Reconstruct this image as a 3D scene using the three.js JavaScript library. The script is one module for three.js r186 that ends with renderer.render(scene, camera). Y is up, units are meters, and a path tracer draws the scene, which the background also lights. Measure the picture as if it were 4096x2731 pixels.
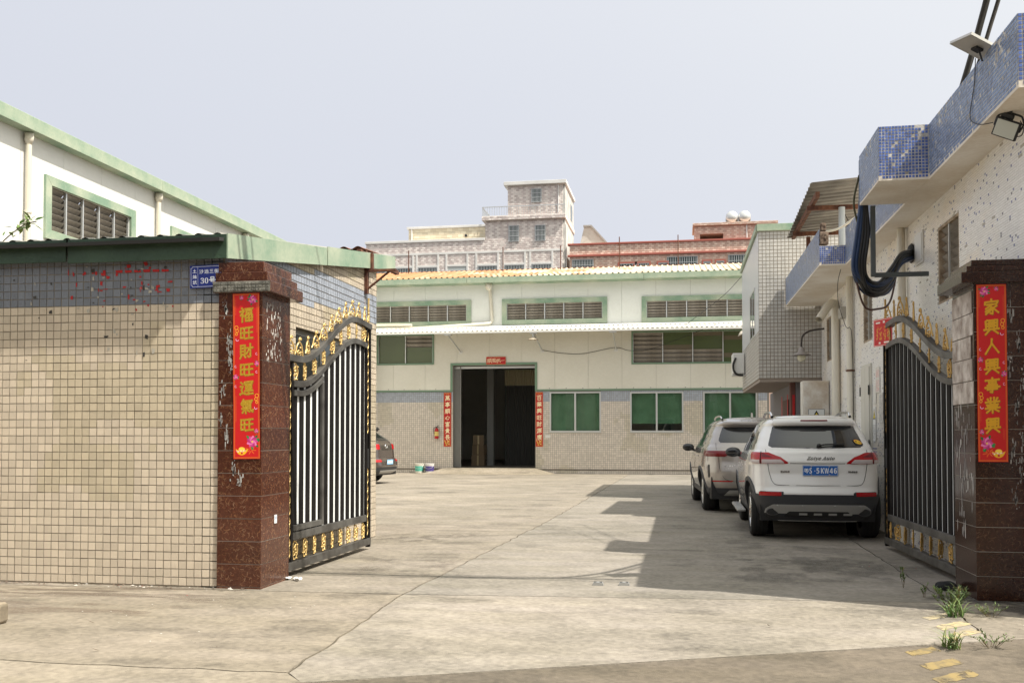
import * as THREE from 'three';
import { mergeGeometries } from 'three/addons/utils/BufferGeometryUtils.js';
import { RoundedBoxGeometry } from 'three/addons/geometries/RoundedBoxGeometry.js';
import { TextGeometry } from 'three/addons/geometries/TextGeometry.js';
import { FontLoader } from 'three/addons/loaders/FontLoader.js';

// ------------------------------------------------------------------ camera, sky, sun, exposure
const scene = new THREE.Scene();
const camera = new THREE.PerspectiveCamera(2 * Math.atan(2731 / 2 / 3900) * 180 / Math.PI, 4096 / 2731, 0.1, 600);
camera.position.set(0, 1.34, 0);
camera.rotation.order = 'YXZ';
camera.rotation.set(1.5 * Math.PI / 180, 9.8 * Math.PI / 180, 0);
camera.setViewOffset(4096, 2731, 0, -272, 4096, 2731);
scene.add(camera);

const clamp = (x, a, b) => Math.min(b, Math.max(a, x)), lerp = (a, b, t) => a + (b - a) * t;
const sstep = (a, b, x) => { const t = clamp((x - a) / (b - a), 0, 1); return t * t * (3 - 2 * t); };
const hash2 = (x, y, s) => { let h = Math.imul(x, 374761393) ^ Math.imul(y, 668265263) ^ Math.imul(s, 2147483647 / 7 | 0); h = Math.imul(h ^ (h >>> 13), 1274126177); return ((h ^ (h >>> 16)) >>> 0) / 4294967296; };
function vn(x, y, p, s) { // value noise of period p
  const xi = Math.floor(x), yi = Math.floor(y), fx = x - xi, fy = y - yi, m = (a) => ((a % p) + p) % p;
  const u = fx * fx * (3 - 2 * fx), v = fy * fy * (3 - 2 * fy), x0 = m(xi), x1 = m(xi + 1), y0 = m(yi), y1 = m(yi + 1);
  return lerp(lerp(hash2(x0, y0, s), hash2(x1, y0, s), u), lerp(hash2(x0, y1, s), hash2(x1, y1, s), u), v);
}
function fbm(x, y, p, s, oct = 4) { let a = 0.5, r = 0, n = 0; for (let i = 0; i < oct; i++) { r += a * vn(x, y, p, s + i); n += a; a *= 0.5; x *= 2; y *= 2; p *= 2; } return r / n; }
const SUN = new THREE.Vector3(0.645, 1, 0.25).normalize();
{
  const w = 512, h = 256, d = new Float32Array(w * h * 4), v = new THREE.Vector3();
  for (let j = 0; j < h; j++) for (let i = 0; i < w; i++) {
    const lat = ((j + 0.5) / h - 0.5) * Math.PI, lon = ((i + 0.5) / w - 0.5) * 2 * Math.PI;
    v.set(Math.cos(lat) * Math.cos(lon), Math.sin(lat), Math.cos(lat) * Math.sin(lon));
    const th = Math.acos(Math.min(1, Math.max(-1, v.dot(SUN)))) * 180 / Math.PI, g = Math.exp(-th / 38), hz = Math.exp(-Math.max(0, lat) * 9) * 0.02 + 0.035 * (fbm(i / w * 12, j / h * 6, 12, 7, 4) - 0.5);
    const o = (j * w + i) * 4;
    d[o] = 0.43 + 1.5 * g + hz; d[o + 1] = 0.458 + 1.44 * g + hz; d[o + 2] = 0.555 + 1.0 * g + hz * 0.6; d[o + 3] = 1;
  }
  const t = new THREE.DataTexture(d, w, h, THREE.RGBAFormat, THREE.FloatType);
  t.mapping = THREE.EquirectangularReflectionMapping; t.magFilter = THREE.LinearFilter; t.minFilter = THREE.LinearFilter; t.needsUpdate = true;
  scene.background = t; scene.environment = t;
}
const sun = new THREE.DirectionalLight(new THREE.Color(1, 0.945, 0.85), 5.0);
sun.position.copy(SUN).multiplyScalar(60); sun.position.z -= 18; sun.target.position.set(0, 0, -18); scene.add(sun.target);
sun.castShadow = true; sun.shadow.mapSize.set(4096, 4096);
Object.assign(sun.shadow.camera, { left: -40, right: 40, top: 40, bottom: -40, near: 1, far: 160 });
scene.add(sun);
const renderer = new THREE.WebGLRenderer({ antialias: true });
renderer.toneMapping = THREE.LinearToneMapping; renderer.toneMappingExposure = 1.3;
renderer.shadowMap.enabled = true;

// ------------------------------------------------------------------ helpers
let seedState = 12345;
const seed = (s) => { seedState = s >>> 0; };
const R = () => { seedState = (seedState + 0x6d2b79f5) | 0; let t = Math.imul(seedState ^ (seedState >>> 15), 1 | seedState); t = (t + Math.imul(t ^ (t >>> 7), 61 | t)) ^ t; return ((t ^ (t >>> 14)) >>> 0) / 4294967296; };
const rr = (a, b) => a + (b - a) * R();
const toS = (c) => { c = clamp(c, 0, 1); return 255 * (c <= 0.0031308 ? 12.92 * c : 1.055 * Math.pow(c, 1 / 2.4) - 0.055); };
function tex(w, h, f, srgb = true, repeat = 1) { // f(u, v) -> linear [r, g, b] or grey
  const d = new Uint8Array(w * h * 4);
  for (let j = 0; j < h; j++) for (let i = 0; i < w; i++) {
    const c = f(i / w, j / h), o = (j * w + i) * 4;
    if (srgb) { d[o] = toS(c[0]); d[o + 1] = toS(c[1]); d[o + 2] = toS(c[2]); } else d[o] = d[o + 1] = d[o + 2] = clamp(c, 0, 1) * 255;
    d[o + 3] = 255;
  }
  const t = new THREE.DataTexture(d, w, h); t.wrapS = t.wrapT = THREE.RepeatWrapping; t.magFilter = THREE.LinearFilter; t.minFilter = THREE.LinearMipmapLinearFilter; t.generateMipmaps = true;
  if (srgb) t.colorSpace = THREE.SRGBColorSpace;
  t.repeat.set(repeat, repeat); t.needsUpdate = true; return t;
}
function canvasTex(w, h, draw) {
  const c = document.createElement('canvas'); c.width = w; c.height = h; draw(c.getContext('2d'), w, h);
  const t = new THREE.CanvasTexture(c); t.colorSpace = THREE.SRGBColorSpace; t.magFilter = THREE.LinearFilter; return t;
}
const rep = (t, r) => { const c = t.clone(); c.repeat.set(r, r); c.needsUpdate = true; return c; };
const lin = (r, g, b) => new THREE.Color().setRGB(r, g, b);
const mat = (c, rough = 0.7, o = {}) => new THREE.MeshStandardMaterial({ color: Array.isArray(c) ? lin(...c) : c, roughness: rough, ...o });
const phys = (c, rough, o = {}) => new THREE.MeshPhysicalMaterial({ color: Array.isArray(c) ? lin(...c) : c, roughness: rough, ...o });

const taken = {};
const numbered = (n) => { const k = taken[n] = (taken[n] ?? -1) + 1; return k ? n + '_' + String(k).padStart(3, '0') : n; };
const shade = (o) => { o.castShadow = true; o.receiveShadow = true; return o; };
function thing(name, label, category, group, kind) {
  const o = new THREE.Group(); o.name = numbered(name); scene.add(o);
  o.userData = { label, category }; if (group) o.userData.group = group; if (kind) o.userData.kind = kind;
  return o;
}
function part(parent, name, geo, material, label, kind) {
  const m = shade(new THREE.Mesh(geo, material)); m.name = name; parent.add(m);
  if (label) m.userData.label = label; if (kind) m.userData.kind = kind;
  return m;
}
function solo(name, label, category, geo, material, group) {
  const m = shade(new THREE.Mesh(geo, material)); m.name = numbered(name); m.userData = { label, category }; if (group) m.userData.group = group;
  scene.add(m); return m;
}
function structure(name, geo, material) { const m = shade(new THREE.Mesh(geo, material)); m.name = numbered(name); m.userData = { kind: 'structure' }; scene.add(m); return m; }
function another(o, label) { const c = o.clone(); c.name = numbered(o.name.replace(/_\d{3}$/, '')); c.userData = { ...o.userData, label: label ?? o.userData.label }; scene.add(c); return c; }

function metreUV(g) {
  if (g.index) g = g.toNonIndexed();
  const p = g.attributes.position, n = g.attributes.normal, uv = new Float32Array(p.count * 2);
  for (let i = 0; i < p.count; i++) {
    const ax = Math.abs(n.getX(i)), ay = Math.abs(n.getY(i)), az = Math.abs(n.getZ(i));
    if (ay >= ax && ay >= az) { uv[2 * i] = p.getX(i); uv[2 * i + 1] = p.getZ(i); }
    else if (ax >= az) { uv[2 * i] = p.getZ(i); uv[2 * i + 1] = p.getY(i); } else { uv[2 * i] = p.getX(i); uv[2 * i + 1] = p.getY(i); }
  }
  g.setAttribute('uv', new THREE.BufferAttribute(uv, 2)); return g;
}
const bx = (x0, x1, y0, y1, z0, z1) => { const g = new THREE.BoxGeometry(Math.abs(x1 - x0), Math.abs(y1 - y0), Math.abs(z1 - z0)); g.translate((x0 + x1) / 2, (y0 + y1) / 2, (z0 + z1) / 2); return metreUV(g); };
const rbx = (x0, x1, y0, y1, z0, z1, r = 0.006, s = 2) => { const g = new RoundedBoxGeometry(Math.abs(x1 - x0), Math.abs(y1 - y0), Math.abs(z1 - z0), s, r); g.translate((x0 + x1) / 2, (y0 + y1) / 2, (z0 + z1) / 2); return metreUV(g); };
const V = (x, y, z) => new THREE.Vector3(x, y, z);
function cyl(a, b, r0, r1 = r0, seg = 12, open = false) {
  const d = b.clone().sub(a), g = new THREE.CylinderGeometry(r1, r0, d.length(), seg, 1, open);
  g.applyQuaternion(new THREE.Quaternion().setFromUnitVectors(V(0, 1, 0), d.normalize())); g.translate((a.x + b.x) / 2, (a.y + b.y) / 2, (a.z + b.z) / 2);
  return g.toNonIndexed();
}
function tube(pts, r, seg = 24, rad = 7, closed = false, tension = 0.5) { return new THREE.TubeGeometry(new THREE.CatmullRomCurve3(pts, closed, 'catmullrom', tension), seg, r, rad, closed).toNonIndexed(); }
const ball = (x, y, z, r, s = 8) => new THREE.SphereGeometry(r, s, Math.max(5, s - 2)).translate(x, y, z).toNonIndexed();
const join = (...gs) => { const list = gs.flat().map((g) => { const q = g.index ? g.toNonIndexed() : g.clone(); for (const k of Object.keys(q.attributes)) if (!['position', 'normal', 'uv'].includes(k)) q.deleteAttribute(k); return q; }); return mergeGeometries(list); };
function lathe(pts, seg = 20) { return new THREE.LatheGeometry(pts.map((p) => new THREE.Vector2(p[0], p[1])), seg).toNonIndexed(); }
function extrude(pts, depth, holes = [], bevel = 0) {
  const s = new THREE.Shape(pts.map((p) => new THREE.Vector2(p[0], p[1])));
  for (const h of holes) s.holes.push(new THREE.Path(h.map((p) => new THREE.Vector2(p[0], p[1]))));
  return new THREE.ExtrudeGeometry(s, { depth, bevelEnabled: bevel > 0, bevelSize: bevel, bevelThickness: bevel, bevelSegments: 2, bevelOffset: -bevel, curveSegments: 8 });
}
const rect = (x0, x1, y0, y1) => [[x0, y0], [x1, y0], [x1, y1], [x0, y1]];

// quads with colours, built up one by one
class Quads {
  constructor() { this.p = []; this.n = []; this.u = []; this.c = []; }
  quad(a, b, c, d, n, col, uv) {
    const P = this.p, N = this.n, U = this.u, C = this.c;
    for (const [q, k] of [[a, 0], [b, 1], [c, 2], [a, 0], [c, 2], [d, 3]]) { P.push(q[0], q[1], q[2]); N.push(n[0], n[1], n[2]); C.push(col[0], col[1], col[2]); if (uv) U.push(uv[k][0], uv[k][1]); else U.push(0, 0); }
  }
  geo() {
    const g = new THREE.BufferGeometry();
    g.setAttribute('position', new THREE.Float32BufferAttribute(this.p, 3)); g.setAttribute('normal', new THREE.Float32BufferAttribute(this.n, 3));
    g.setAttribute('uv', new THREE.Float32BufferAttribute(this.u, 2)); g.setAttribute('color', new THREE.Float32BufferAttribute(this.c, 3)); return g;
  }
}
const norm3 = (a) => { const l = Math.hypot(...a) || 1; return a.map((x) => x / l); };
const add3 = (o, U, u, W, v, N, t) => [o[0] + U[0] * u + W[0] * v + N[0] * t, o[1] + U[1] * u + W[1] * v + N[1] * t, o[2] + U[2] * u + W[2] * v + N[2] * t];
function onePiece(q, f, u0, u1, v0, v1, t, b, col) { // a tile with chamfered rim on the plane f
  const { O, U, W, N } = f, A = (u, v, k) => add3(O, U, u, W, v, N, k);
  const uv = [[u0, v0], [u1, v0], [u1, v1], [u0, v1]];
  q.quad(A(u0 + b, v0 + b, t), A(u1 - b, v0 + b, t), A(u1 - b, v1 - b, t), A(u0 + b, v1 - b, t), N, col, uv);
  const k = 0.75, side = (s, U2) => norm3([0, 1, 2].map((i) => N[i] * (1 - k) + s * U2[i] * k));
  q.quad(A(u0, v0, 0), A(u1, v0, 0), A(u1 - b, v0 + b, t), A(u0 + b, v0 + b, t), side(-1, W), col, uv);
  q.quad(A(u1, v0, 0), A(u1, v1, 0), A(u1 - b, v1 - b, t), A(u1 - b, v0 + b, t), side(1, U), col, uv);
  q.quad(A(u1, v1, 0), A(u0, v1, 0), A(u0 + b, v1 - b, t), A(u1 - b, v1 - b, t), side(1, W), col, uv);
  q.quad(A(u0, v1, 0), A(u0, v0, 0), A(u0 + b, v0 + b, t), A(u0 + b, v1 - b, t), side(-1, U), col, uv);
}
const camFwd = V(0, 0, -1).applyEuler(camera.rotation);
const fields = new Map(); // parent -> list of pieces, so that the 300 nearest over all its faces become parts
function tileField(parent, o) {
  const { O, U, W, N, w, h, pu, pv, gap = 0.004, t = 0.005, b = 0.0025, keep, col, brick = 0, jitter = 0.25, wobble = 0.0006, cut = true } = o, list = fields.get(parent) ?? [];
  fields.set(parent, list);
  for (let j = 0; j * pv < h - 0.001; j++) for (let i = brick ? -1 : 0; i * pu < w - 0.001; i++) {
    let u0 = i * pu + (brick && j % 2 ? pu * brick : 0) + gap / 2, u1 = u0 + pu - gap, v0 = j * pv + gap / 2, v1 = v0 + pv - gap;
    u0 = Math.max(u0, 0.001); u1 = Math.min(u1, w - 0.001); v1 = Math.min(v1, h - 0.001);
    if (u1 - u0 < pu * 0.15 || v1 - v0 < pv * 0.15) continue;
    const uc = (u0 + u1) / 2, vc = (v0 + v1) / 2;
    if (keep) { const k = keep(uc, vc, u0, u1, v0, v1); if (!k) continue; if (Array.isArray(k)) [u0, u1, v0, v1] = k; }
    const c = col(uc, vc, R(), i, j); if (!c) { R(); continue; }
    const dt = t * (1 + (R() - 0.5) * jitter), wx = (R() - 0.5) * wobble, wy = (R() - 0.5) * wobble;
    const ctr = add3(O, U, uc, W, vc, N, 0), dx = ctr[0], dy = ctr[1] - 1.34, dz = ctr[2], depth = dx * camFwd.x + dy * camFwd.y + dz * camFwd.z;
    const side = (dx * Math.cos(0.171) - dz * Math.sin(0.171)) / depth;
    const seen = depth > 0.5 && Math.abs(side) < 0.53 && dy / depth < 0.45 ? Math.hypot(dx, dy, dz) : 1e4;
    list.push({ seen, f: { O, U, W, N }, a: [u0 + wx, u1 + wx, v0 + wy, v1 + wy, dt, b, c], name: o.name ?? 'tile' });
  }
}
function flushTiles(parent, material, max = 300, restName = 'remaining_tiles') {
  const list = fields.get(parent); fields.delete(parent);
  list.sort((a, b) => a.seen - b.seen);
  const rest = new Quads(); let k = 0;
  for (const e of list) {
    if (k < max && e.seen < 1e4) { const q = new Quads(); onePiece(q, e.f, ...e.a); part(parent, e.name, q.geo(), material); k++; } else onePiece(rest, e.f, ...e.a);
  }
  if (rest.p.length) part(parent, restName, rest.geo(), material, undefined, 'stuff');
}
// corrugated sheet spanned by e (across the ribs) and s (along the ribs)
function corrugated(O, E, S, len, run, pitch, high, shape = 'wave', colour) {
  const q = new Quads(), Nv = new THREE.Vector3().crossVectors(V(...E), V(...S)).normalize(), N = [Nv.x, Nv.y, Nv.z], n = Math.round(len / pitch), sub = shape === 'wave' ? 8 : 4;
  const prof = []; for (let i = 0; i <= n; i++) for (let k = 0; k < sub; k++) {
    if (i === n && k > 0) break;
    const x = (i + (shape === 'wave' ? k / sub : [0, 0.55, 0.68, 0.87][k])) * pitch;
    prof.push([x, shape === 'wave' ? high * (0.5 - 0.5 * Math.cos(2 * Math.PI * k / sub)) : [0, 0, high, high][k]]);
  }
  const m = Math.max(1, Math.round(run / 0.5));
  for (let i = 0; i + 1 < prof.length; i++) for (let j = 0; j < m; j++) {
    const [x0, h0] = prof[i], [x1, h1] = prof[i + 1], a = j / m * run, c = (j + 1) / m * run, l = Math.hypot(x1 - x0, h1 - h0), nn = norm3([0, 1, 2].map((k) => N[k] * (x1 - x0) / l - E[k] * (h1 - h0) / l));
    q.quad(add3(O, E, x0, S, a, N, h0), add3(O, E, x1, S, a, N, h1), add3(O, E, x1, S, c, N, h1), add3(O, E, x0, S, c, N, h0), nn, colour ? colour(x0, a) : [1, 1, 1], [[x0, a], [x1, a], [x1, c], [x0, c]]);
  }
  return q.geo();
}
// rectangle less rectangular holes, as thick cells merged to one geometry (x, y plane, front at z)
function cells(...a) { const l = cellList(...a); return l.length ? join(l) : null; }
function cellList(x0, x1, y0, y1, holes, zBack, zFront) {
  const hs = holes.filter((h) => h[0] < x1 && h[1] > x0 && h[2] < y1 && h[3] > y0);
  if (!hs.length) return [bx(x0, x1, y0, y1, zBack, zFront)];
  const xs = [...new Set([x0, x1, ...hs.flatMap((h) => [h[0], h[1]])])].filter((x) => x >= x0 && x <= x1).sort((a, b) => a - b), out = [];
  for (let i = 0; i + 1 < xs.length; i++) {
    const xm = (xs[i] + xs[i + 1]) / 2, cuts = hs.filter((h) => h[0] < xm && h[1] > xm).sort((a, b) => a[2] - b[2]); let y = y0;
    for (const c of cuts) { if (c[2] > y + 1e-4) out.push(bx(xs[i], xs[i + 1], y, Math.min(c[2], y1), zBack, zFront)); y = Math.max(y, c[3]); }
    if (y < y1 - 1e-4) out.push(bx(xs[i], xs[i + 1], y, y1, zBack, zFront));
  }
  return out;
}
const font = await new FontLoader().loadAsync('fonts/droid/droid_sans_bold.typeface.json');
const fontSerif = await new FontLoader().loadAsync('fonts/droid/droid_serif_bold.typeface.json');

// ------------------------------------------------------------------ textures and materials
const grain = tex(512, 512, (u, v) => 0.55 * fbm(u * 32, v * 32, 32, 3, 4) + 0.45 * fbm(u * 128, v * 128, 128, 9, 2), false);
const coarse = tex(512, 512, (u, v) => fbm(u * 8, v * 8, 8, 21, 6), false);
const pebbly = tex(512, 512, (u, v) => { const a = fbm(u * 40, v * 40, 40, 5, 3); return clamp(0.5 + (a - 0.5) * 2.2, 0, 1); }, false);
function dirtTex(lo, hi, s, period = 6, contrast = 1.6) { // multiplier map between two tones
  return tex(1024, 1024, (u, v) => {
    const a = fbm(u * period, v * period, period, s, 6), b = fbm(u * 90, v * 90, 90, s + 40, 2), k = clamp(0.5 + (a - 0.5) * contrast + (b - 0.5) * 0.35, 0, 1);
    return [0, 1, 2].map((i) => lerp(lo[i], hi[i], k));
  });
}
const concreteMap = tex(2048, 2048, (u, v) => {
  const a = fbm(u * 6, v * 6, 6, 11, 5), st = fbm(u * 10 + 0.9 * fbm(u * 5, v * 5, 5, 70, 3), v * 30, 10, 31, 4), f = fbm(u * 256, v * 256, 256, 51, 2), m = fbm(u * 40, v * 40, 40, 61, 3);
  let k = 0.96 + (a - 0.5) * 0.5 + (st - 0.5) * 0.34 + (f - 0.5) * 0.46 + (m - 0.5) * 0.26;
  const pale = sstep(0.60, 0.72, fbm(u * 14, v * 28, 14, 81, 5)) * 0.12, dark = sstep(0.62, 0.76, fbm(u * 9, v * 18, 9, 91, 5)) * 0.24;
  if (hash2(Math.floor(u * 1400), Math.floor(v * 1400), 5) > 0.9992) k *= 0.45;
  if (hash2(Math.floor(u * 1500), Math.floor(v * 1500), 6) > 0.9993) k *= 1.5;
  k += pale - dark;
  return [0.262 * k, (0.228 - 0.006 * (a - 0.5)) * k, (0.183 + 0.02 * (st - 0.5)) * k];
}, true, 1 / 8);
const bumpC = rep(grain, 1 / 0.6), bumpTile = rep(pebbly, 1 / 0.16), bumpWall = rep(coarse, 1 / 0.5);
const M = {};
M.concrete = mat(0xffffff, 0.9, { map: concreteMap, bumpMap: bumpC, bumpScale: 0.004 });
const concreteTint = (r, g, b) => { const m = M.concrete.clone(); m.color = lin(r, g, b); return m; };
M.soil = mat([0.07, 0.058, 0.045], 1, { bumpMap: bumpC, bumpScale: 0.01 });
M.tile = mat(0xffffff, 0.62, { vertexColors: true, bumpMap: bumpTile, bumpScale: 0.003 });
M.tileSmooth = mat(0xffffff, 0.4, { vertexColors: true });
M.glazed = phys(0xffffff, 0.28, { vertexColors: true });
M.groutDark = mat([0.25, 0.21, 0.16], 0.95); M.groutMid = mat([0.26, 0.24, 0.215], 0.95); M.groutPale = mat([0.50, 0.47, 0.41], 0.95, { bumpMap: bumpWall, bumpScale: 0.003 });
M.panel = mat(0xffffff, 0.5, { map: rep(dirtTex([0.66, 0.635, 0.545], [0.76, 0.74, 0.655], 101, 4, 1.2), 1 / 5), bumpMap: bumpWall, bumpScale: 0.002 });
M.panelUpper = mat(0xffffff, 0.5, { map: rep(dirtTex([0.70, 0.71, 0.66], [0.80, 0.81, 0.77], 106, 4, 1.3), 1 / 5), bumpMap: bumpWall, bumpScale: 0.002 });  // same panels higher up: sunlit brightness put into a paler, greener tint
M.panelWhite = mat(0xffffff, 0.5, { map: rep(dirtTex([0.66, 0.655, 0.62], [0.75, 0.745, 0.72], 111, 4, 1.2), 1 / 6), bumpMap: bumpWall, bumpScale: 0.002 });
M.green = mat(0xffffff, 0.5, { map: rep(dirtTex([0.21, 0.32, 0.225], [0.46, 0.50, 0.375], 121, 5, 1.6), 1 / 2.2), metalness: 0.1 });
M.greenTrim = mat([0.17, 0.27, 0.185], 0.5, { metalness: 0.1 });
M.greenDark = mat(0xffffff, 0.45, { map: rep(dirtTex([0.020, 0.042, 0.025], [0.05, 0.09, 0.054], 131, 5, 1.5), 1 / 2), metalness: 0.15, bumpMap: bumpWall, bumpScale: 0.004 });
M.alu = mat([0.62, 0.63, 0.62], 0.35, { metalness: 0.6 });
M.louver = mat(0xffffff, 0.6, { map: rep(dirtTex([0.20, 0.175, 0.145], [0.36, 0.325, 0.28], 141, 6, 1.4), 1 / 1.2) });
M.pvc = mat(0xffffff, 0.45, { map: rep(dirtTex([0.56, 0.50, 0.38], [0.76, 0.73, 0.64], 151, 5, 1.6), 1 / 1.5) });
M.black = mat([0.012, 0.012, 0.013], 0.5); M.dark = mat([0.03, 0.03, 0.03], 0.8);
M.gateBlack = phys(0xffffff, 0.6, { map: rep(dirtTex([0.009, 0.008, 0.008], [0.02, 0.018, 0.017], 161, 6, 1.6), 1 / 0.9), specularIntensity: 0.12, bumpMap: bumpWall, bumpScale: 0.002 });
M.gateGrey = mat(0xffffff, 0.5, { map: rep(dirtTex([0.05, 0.045, 0.04], [0.14, 0.135, 0.125], 166, 6, 1.8), 1 / 0.9), metalness: 0.3 });
M.gateWhite = mat([0.82, 0.83, 0.83], 0.45);
M.gold = mat(0xffffff, 0.36, { map: rep(dirtTex([0.52, 0.33, 0.10], [0.80, 0.60, 0.28], 171, 8, 1.6), 1 / 0.2), metalness: 0.55 });
M.goldWorn = mat(0xffffff, 0.5, { map: rep(dirtTex([0.36, 0.19, 0.04], [0.70, 0.47, 0.15], 176, 8, 1.8), 1 / 0.2), metalness: 0.3 });
M.rust = mat(0xffffff, 0.85, { map: rep(dirtTex([0.06, 0.02, 0.012], [0.20, 0.085, 0.045], 181, 8, 1.6), 1 / 0.5) });
M.rustSheet = mat(0xffffff, 0.75, { vertexColors: true, bumpMap: bumpWall, bumpScale: 0.003 });
M.plaster = mat(0xffffff, 0.9, { map: rep(dirtTex([0.68, 0.60, 0.49], [0.87, 0.83, 0.76], 191, 5, 1.6), 1 / 2.4), bumpMap: bumpWall, bumpScale: 0.004 });
M.glass = phys([0.86, 0.90, 0.88], 0.03, { transmission: 1, thickness: 0, ior: 1.5 });
M.curtain = mat(0xffffff, 0.85, { map: rep(dirtTex([0.09, 0.19, 0.11], [0.13, 0.26, 0.155], 201, 5, 1.4), 1 / 1.2), side: THREE.DoubleSide });
M.paper = mat([0.75, 0.74, 0.7], 0.8); M.red = mat([0.55, 0.02, 0.02], 0.7);
// ------------------------------------------------------------------ ground
const ground = new THREE.Group(); ground.name = 'ground'; ground.userData = { kind: 'structure' }; scene.add(ground);
part(ground, 'subsoil', metreUV(new THREE.PlaneGeometry(700, 700).rotateX(-Math.PI / 2).translate(0, -0.06, 0)), M.soil);
function crack(pts, jit, step, s) {
  seed(s); const out = [];
  for (let i = 0; i + 1 < pts.length; i++) {
    const [a, b] = [pts[i], pts[i + 1]], l = Math.hypot(b[0] - a[0], b[1] - a[1]), n = Math.max(1, Math.round(l / step));
    for (let k = 0; k < n; k++) { const t = k / n, j = k ? (R() - 0.5) * jit : 0; out.push([lerp(a[0], b[0], t) - (b[1] - a[1]) / l * j, lerp(a[1], b[1], t) + (b[0] - a[0]) / l * j]); }
  }
  out.push(pts[pts.length - 1]); return out;
}
const offs = (l, d) => l.map((p, i) => { const a = l[Math.max(0, i - 1)], b = l[Math.min(l.length - 1, i + 1)], m = Math.hypot(b[0] - a[0], b[1] - a[1]); return [p[0] - (b[1] - a[1]) / m * d, p[1] + (b[0] - a[0]) / m * d]; });
const slab = (pts, material, label, top = 0) => {
  const g = extrude(pts.map((p) => [p[0], -p[1]]), 0.05).rotateX(-Math.PI / 2).translate(0, top - 0.05, 0);
  return part(ground, 'concrete_slab', g, material, label);
};
const K0 = [-2.19, -5.24], K1 = [-2.31, -7.97], K2 = [2.12, -8.32];
const cA1 = crack([K0, K1], 0.03, 0.16, 1), cA2 = crack([K1, [-2.03, -15.3], [-1.73, -33.66]], 0.035, 0.22, 2), cT0 = crack([[-16, -5.5], [-4, -5.25], K0], 0.05, 0.14, 3), cTl = crack([[-16, -7.6], K1], 0.02, 0.2, 4), cTr = crack([K1, K2], 0.02, 0.2, 5);
const cE = crack([[-16, 1.17], [-2.03, -5.04], [2.0, -6.83]], 0.004, 0.3, 6), cE2 = crack([[2.0, -6.83], [5.4, -8.35]], 0.01, 0.2, 7), cV = crack([[2.0, -6.83], [2.03, -7.56], [2.05, -8.05], K2], 0.05, 0.1, 8), cR = crack([K2, [2.14, -12], [2.14, -33.66]], 0.03, 0.2, 9);
const G = 0.009, rev = (a) => a.slice().reverse();
slab([...offs(cTl, -G), ...offs(cA2, -G), [-16, -33.66]], concreteTint(1.0, 1.0, 1.0));
slab([...offs(cTr, -G), ...offs(cR, -G), ...rev(offs(cA2, G))], concreteTint(0.93, 0.96, 1.0));
slab([...offs(cR, G), [9, -33.66], [9, -8.5]], concreteTint(0.80, 0.82, 0.86));
slab([...offs(cT0, -G), ...offs(cA1, -G), ...rev(offs(cTl, G))], concreteTint(1.0, 0.98, 0.94));
slab([...offs(cE.filter((p) => p[0] > -2.1), -G), ...offs(cV, -G), ...rev(offs(cTr, G)), ...rev(offs(cA1, G))], concreteTint(1.10, 1.11, 1.13));
slab([...offs(cE.filter((p) => p[0] <= -2.0), -G), ...rev(offs(cT0, G))], concreteTint(1.06, 1.04, 1.0));
slab([...offs(cV, G), [5.4, -8.35], ...rev(offs(cE2, -G))], concreteTint(0.93, 0.92, 0.90), 'weathered verge beside the right pillar', -0.004);
slab([...offs(cE, G * 0.6), ...offs(cE2, G * 0.6), [40, -8.35], [40, 60], [-40, 60], [-40, 1.17]], concreteTint(0.58, 0.545, 0.50), 'road slab with a darkened foreground strip put into its colour', -0.003);  // darker exposure of the foreground strip is put into the slab colour
slab([[-16, -33.69], [9, -33.69], [9, -46], [-16, -46]], concreteTint(0.7, 0.7, 0.72), 'floor inside the warehouse', 0.16);
structure('doorway_ramp', (() => {
  const q = new Quads(), n = 14, prof = (t) => 0.19 * sstep(0, 1, t);
  const P = (i, j) => { const x = lerp(-9.0, -4.3, i / n), e = Math.min(sstep(-9.0, -8.1, x), 1 - sstep(-5.0, -4.3, x)), t = j / 8; return [x, 0.004 + prof(t) * e, lerp(-32.45, -33.69, t)]; };
  for (let i = 0; i < n; i++) for (let j = 0; j < 8; j++) { const a = P(i, j), b = P(i + 1, j), c = P(i + 1, j + 1), d = P(i, j + 1); q.quad(a, b, c, d, norm3([0, 1, 0.15]), [1, 1, 1], [a, b, c, d].map((p) => [p[0], p[2]])); }
  return q.geo();
})(), concreteTint(1.12, 1.1, 1.04));
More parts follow.
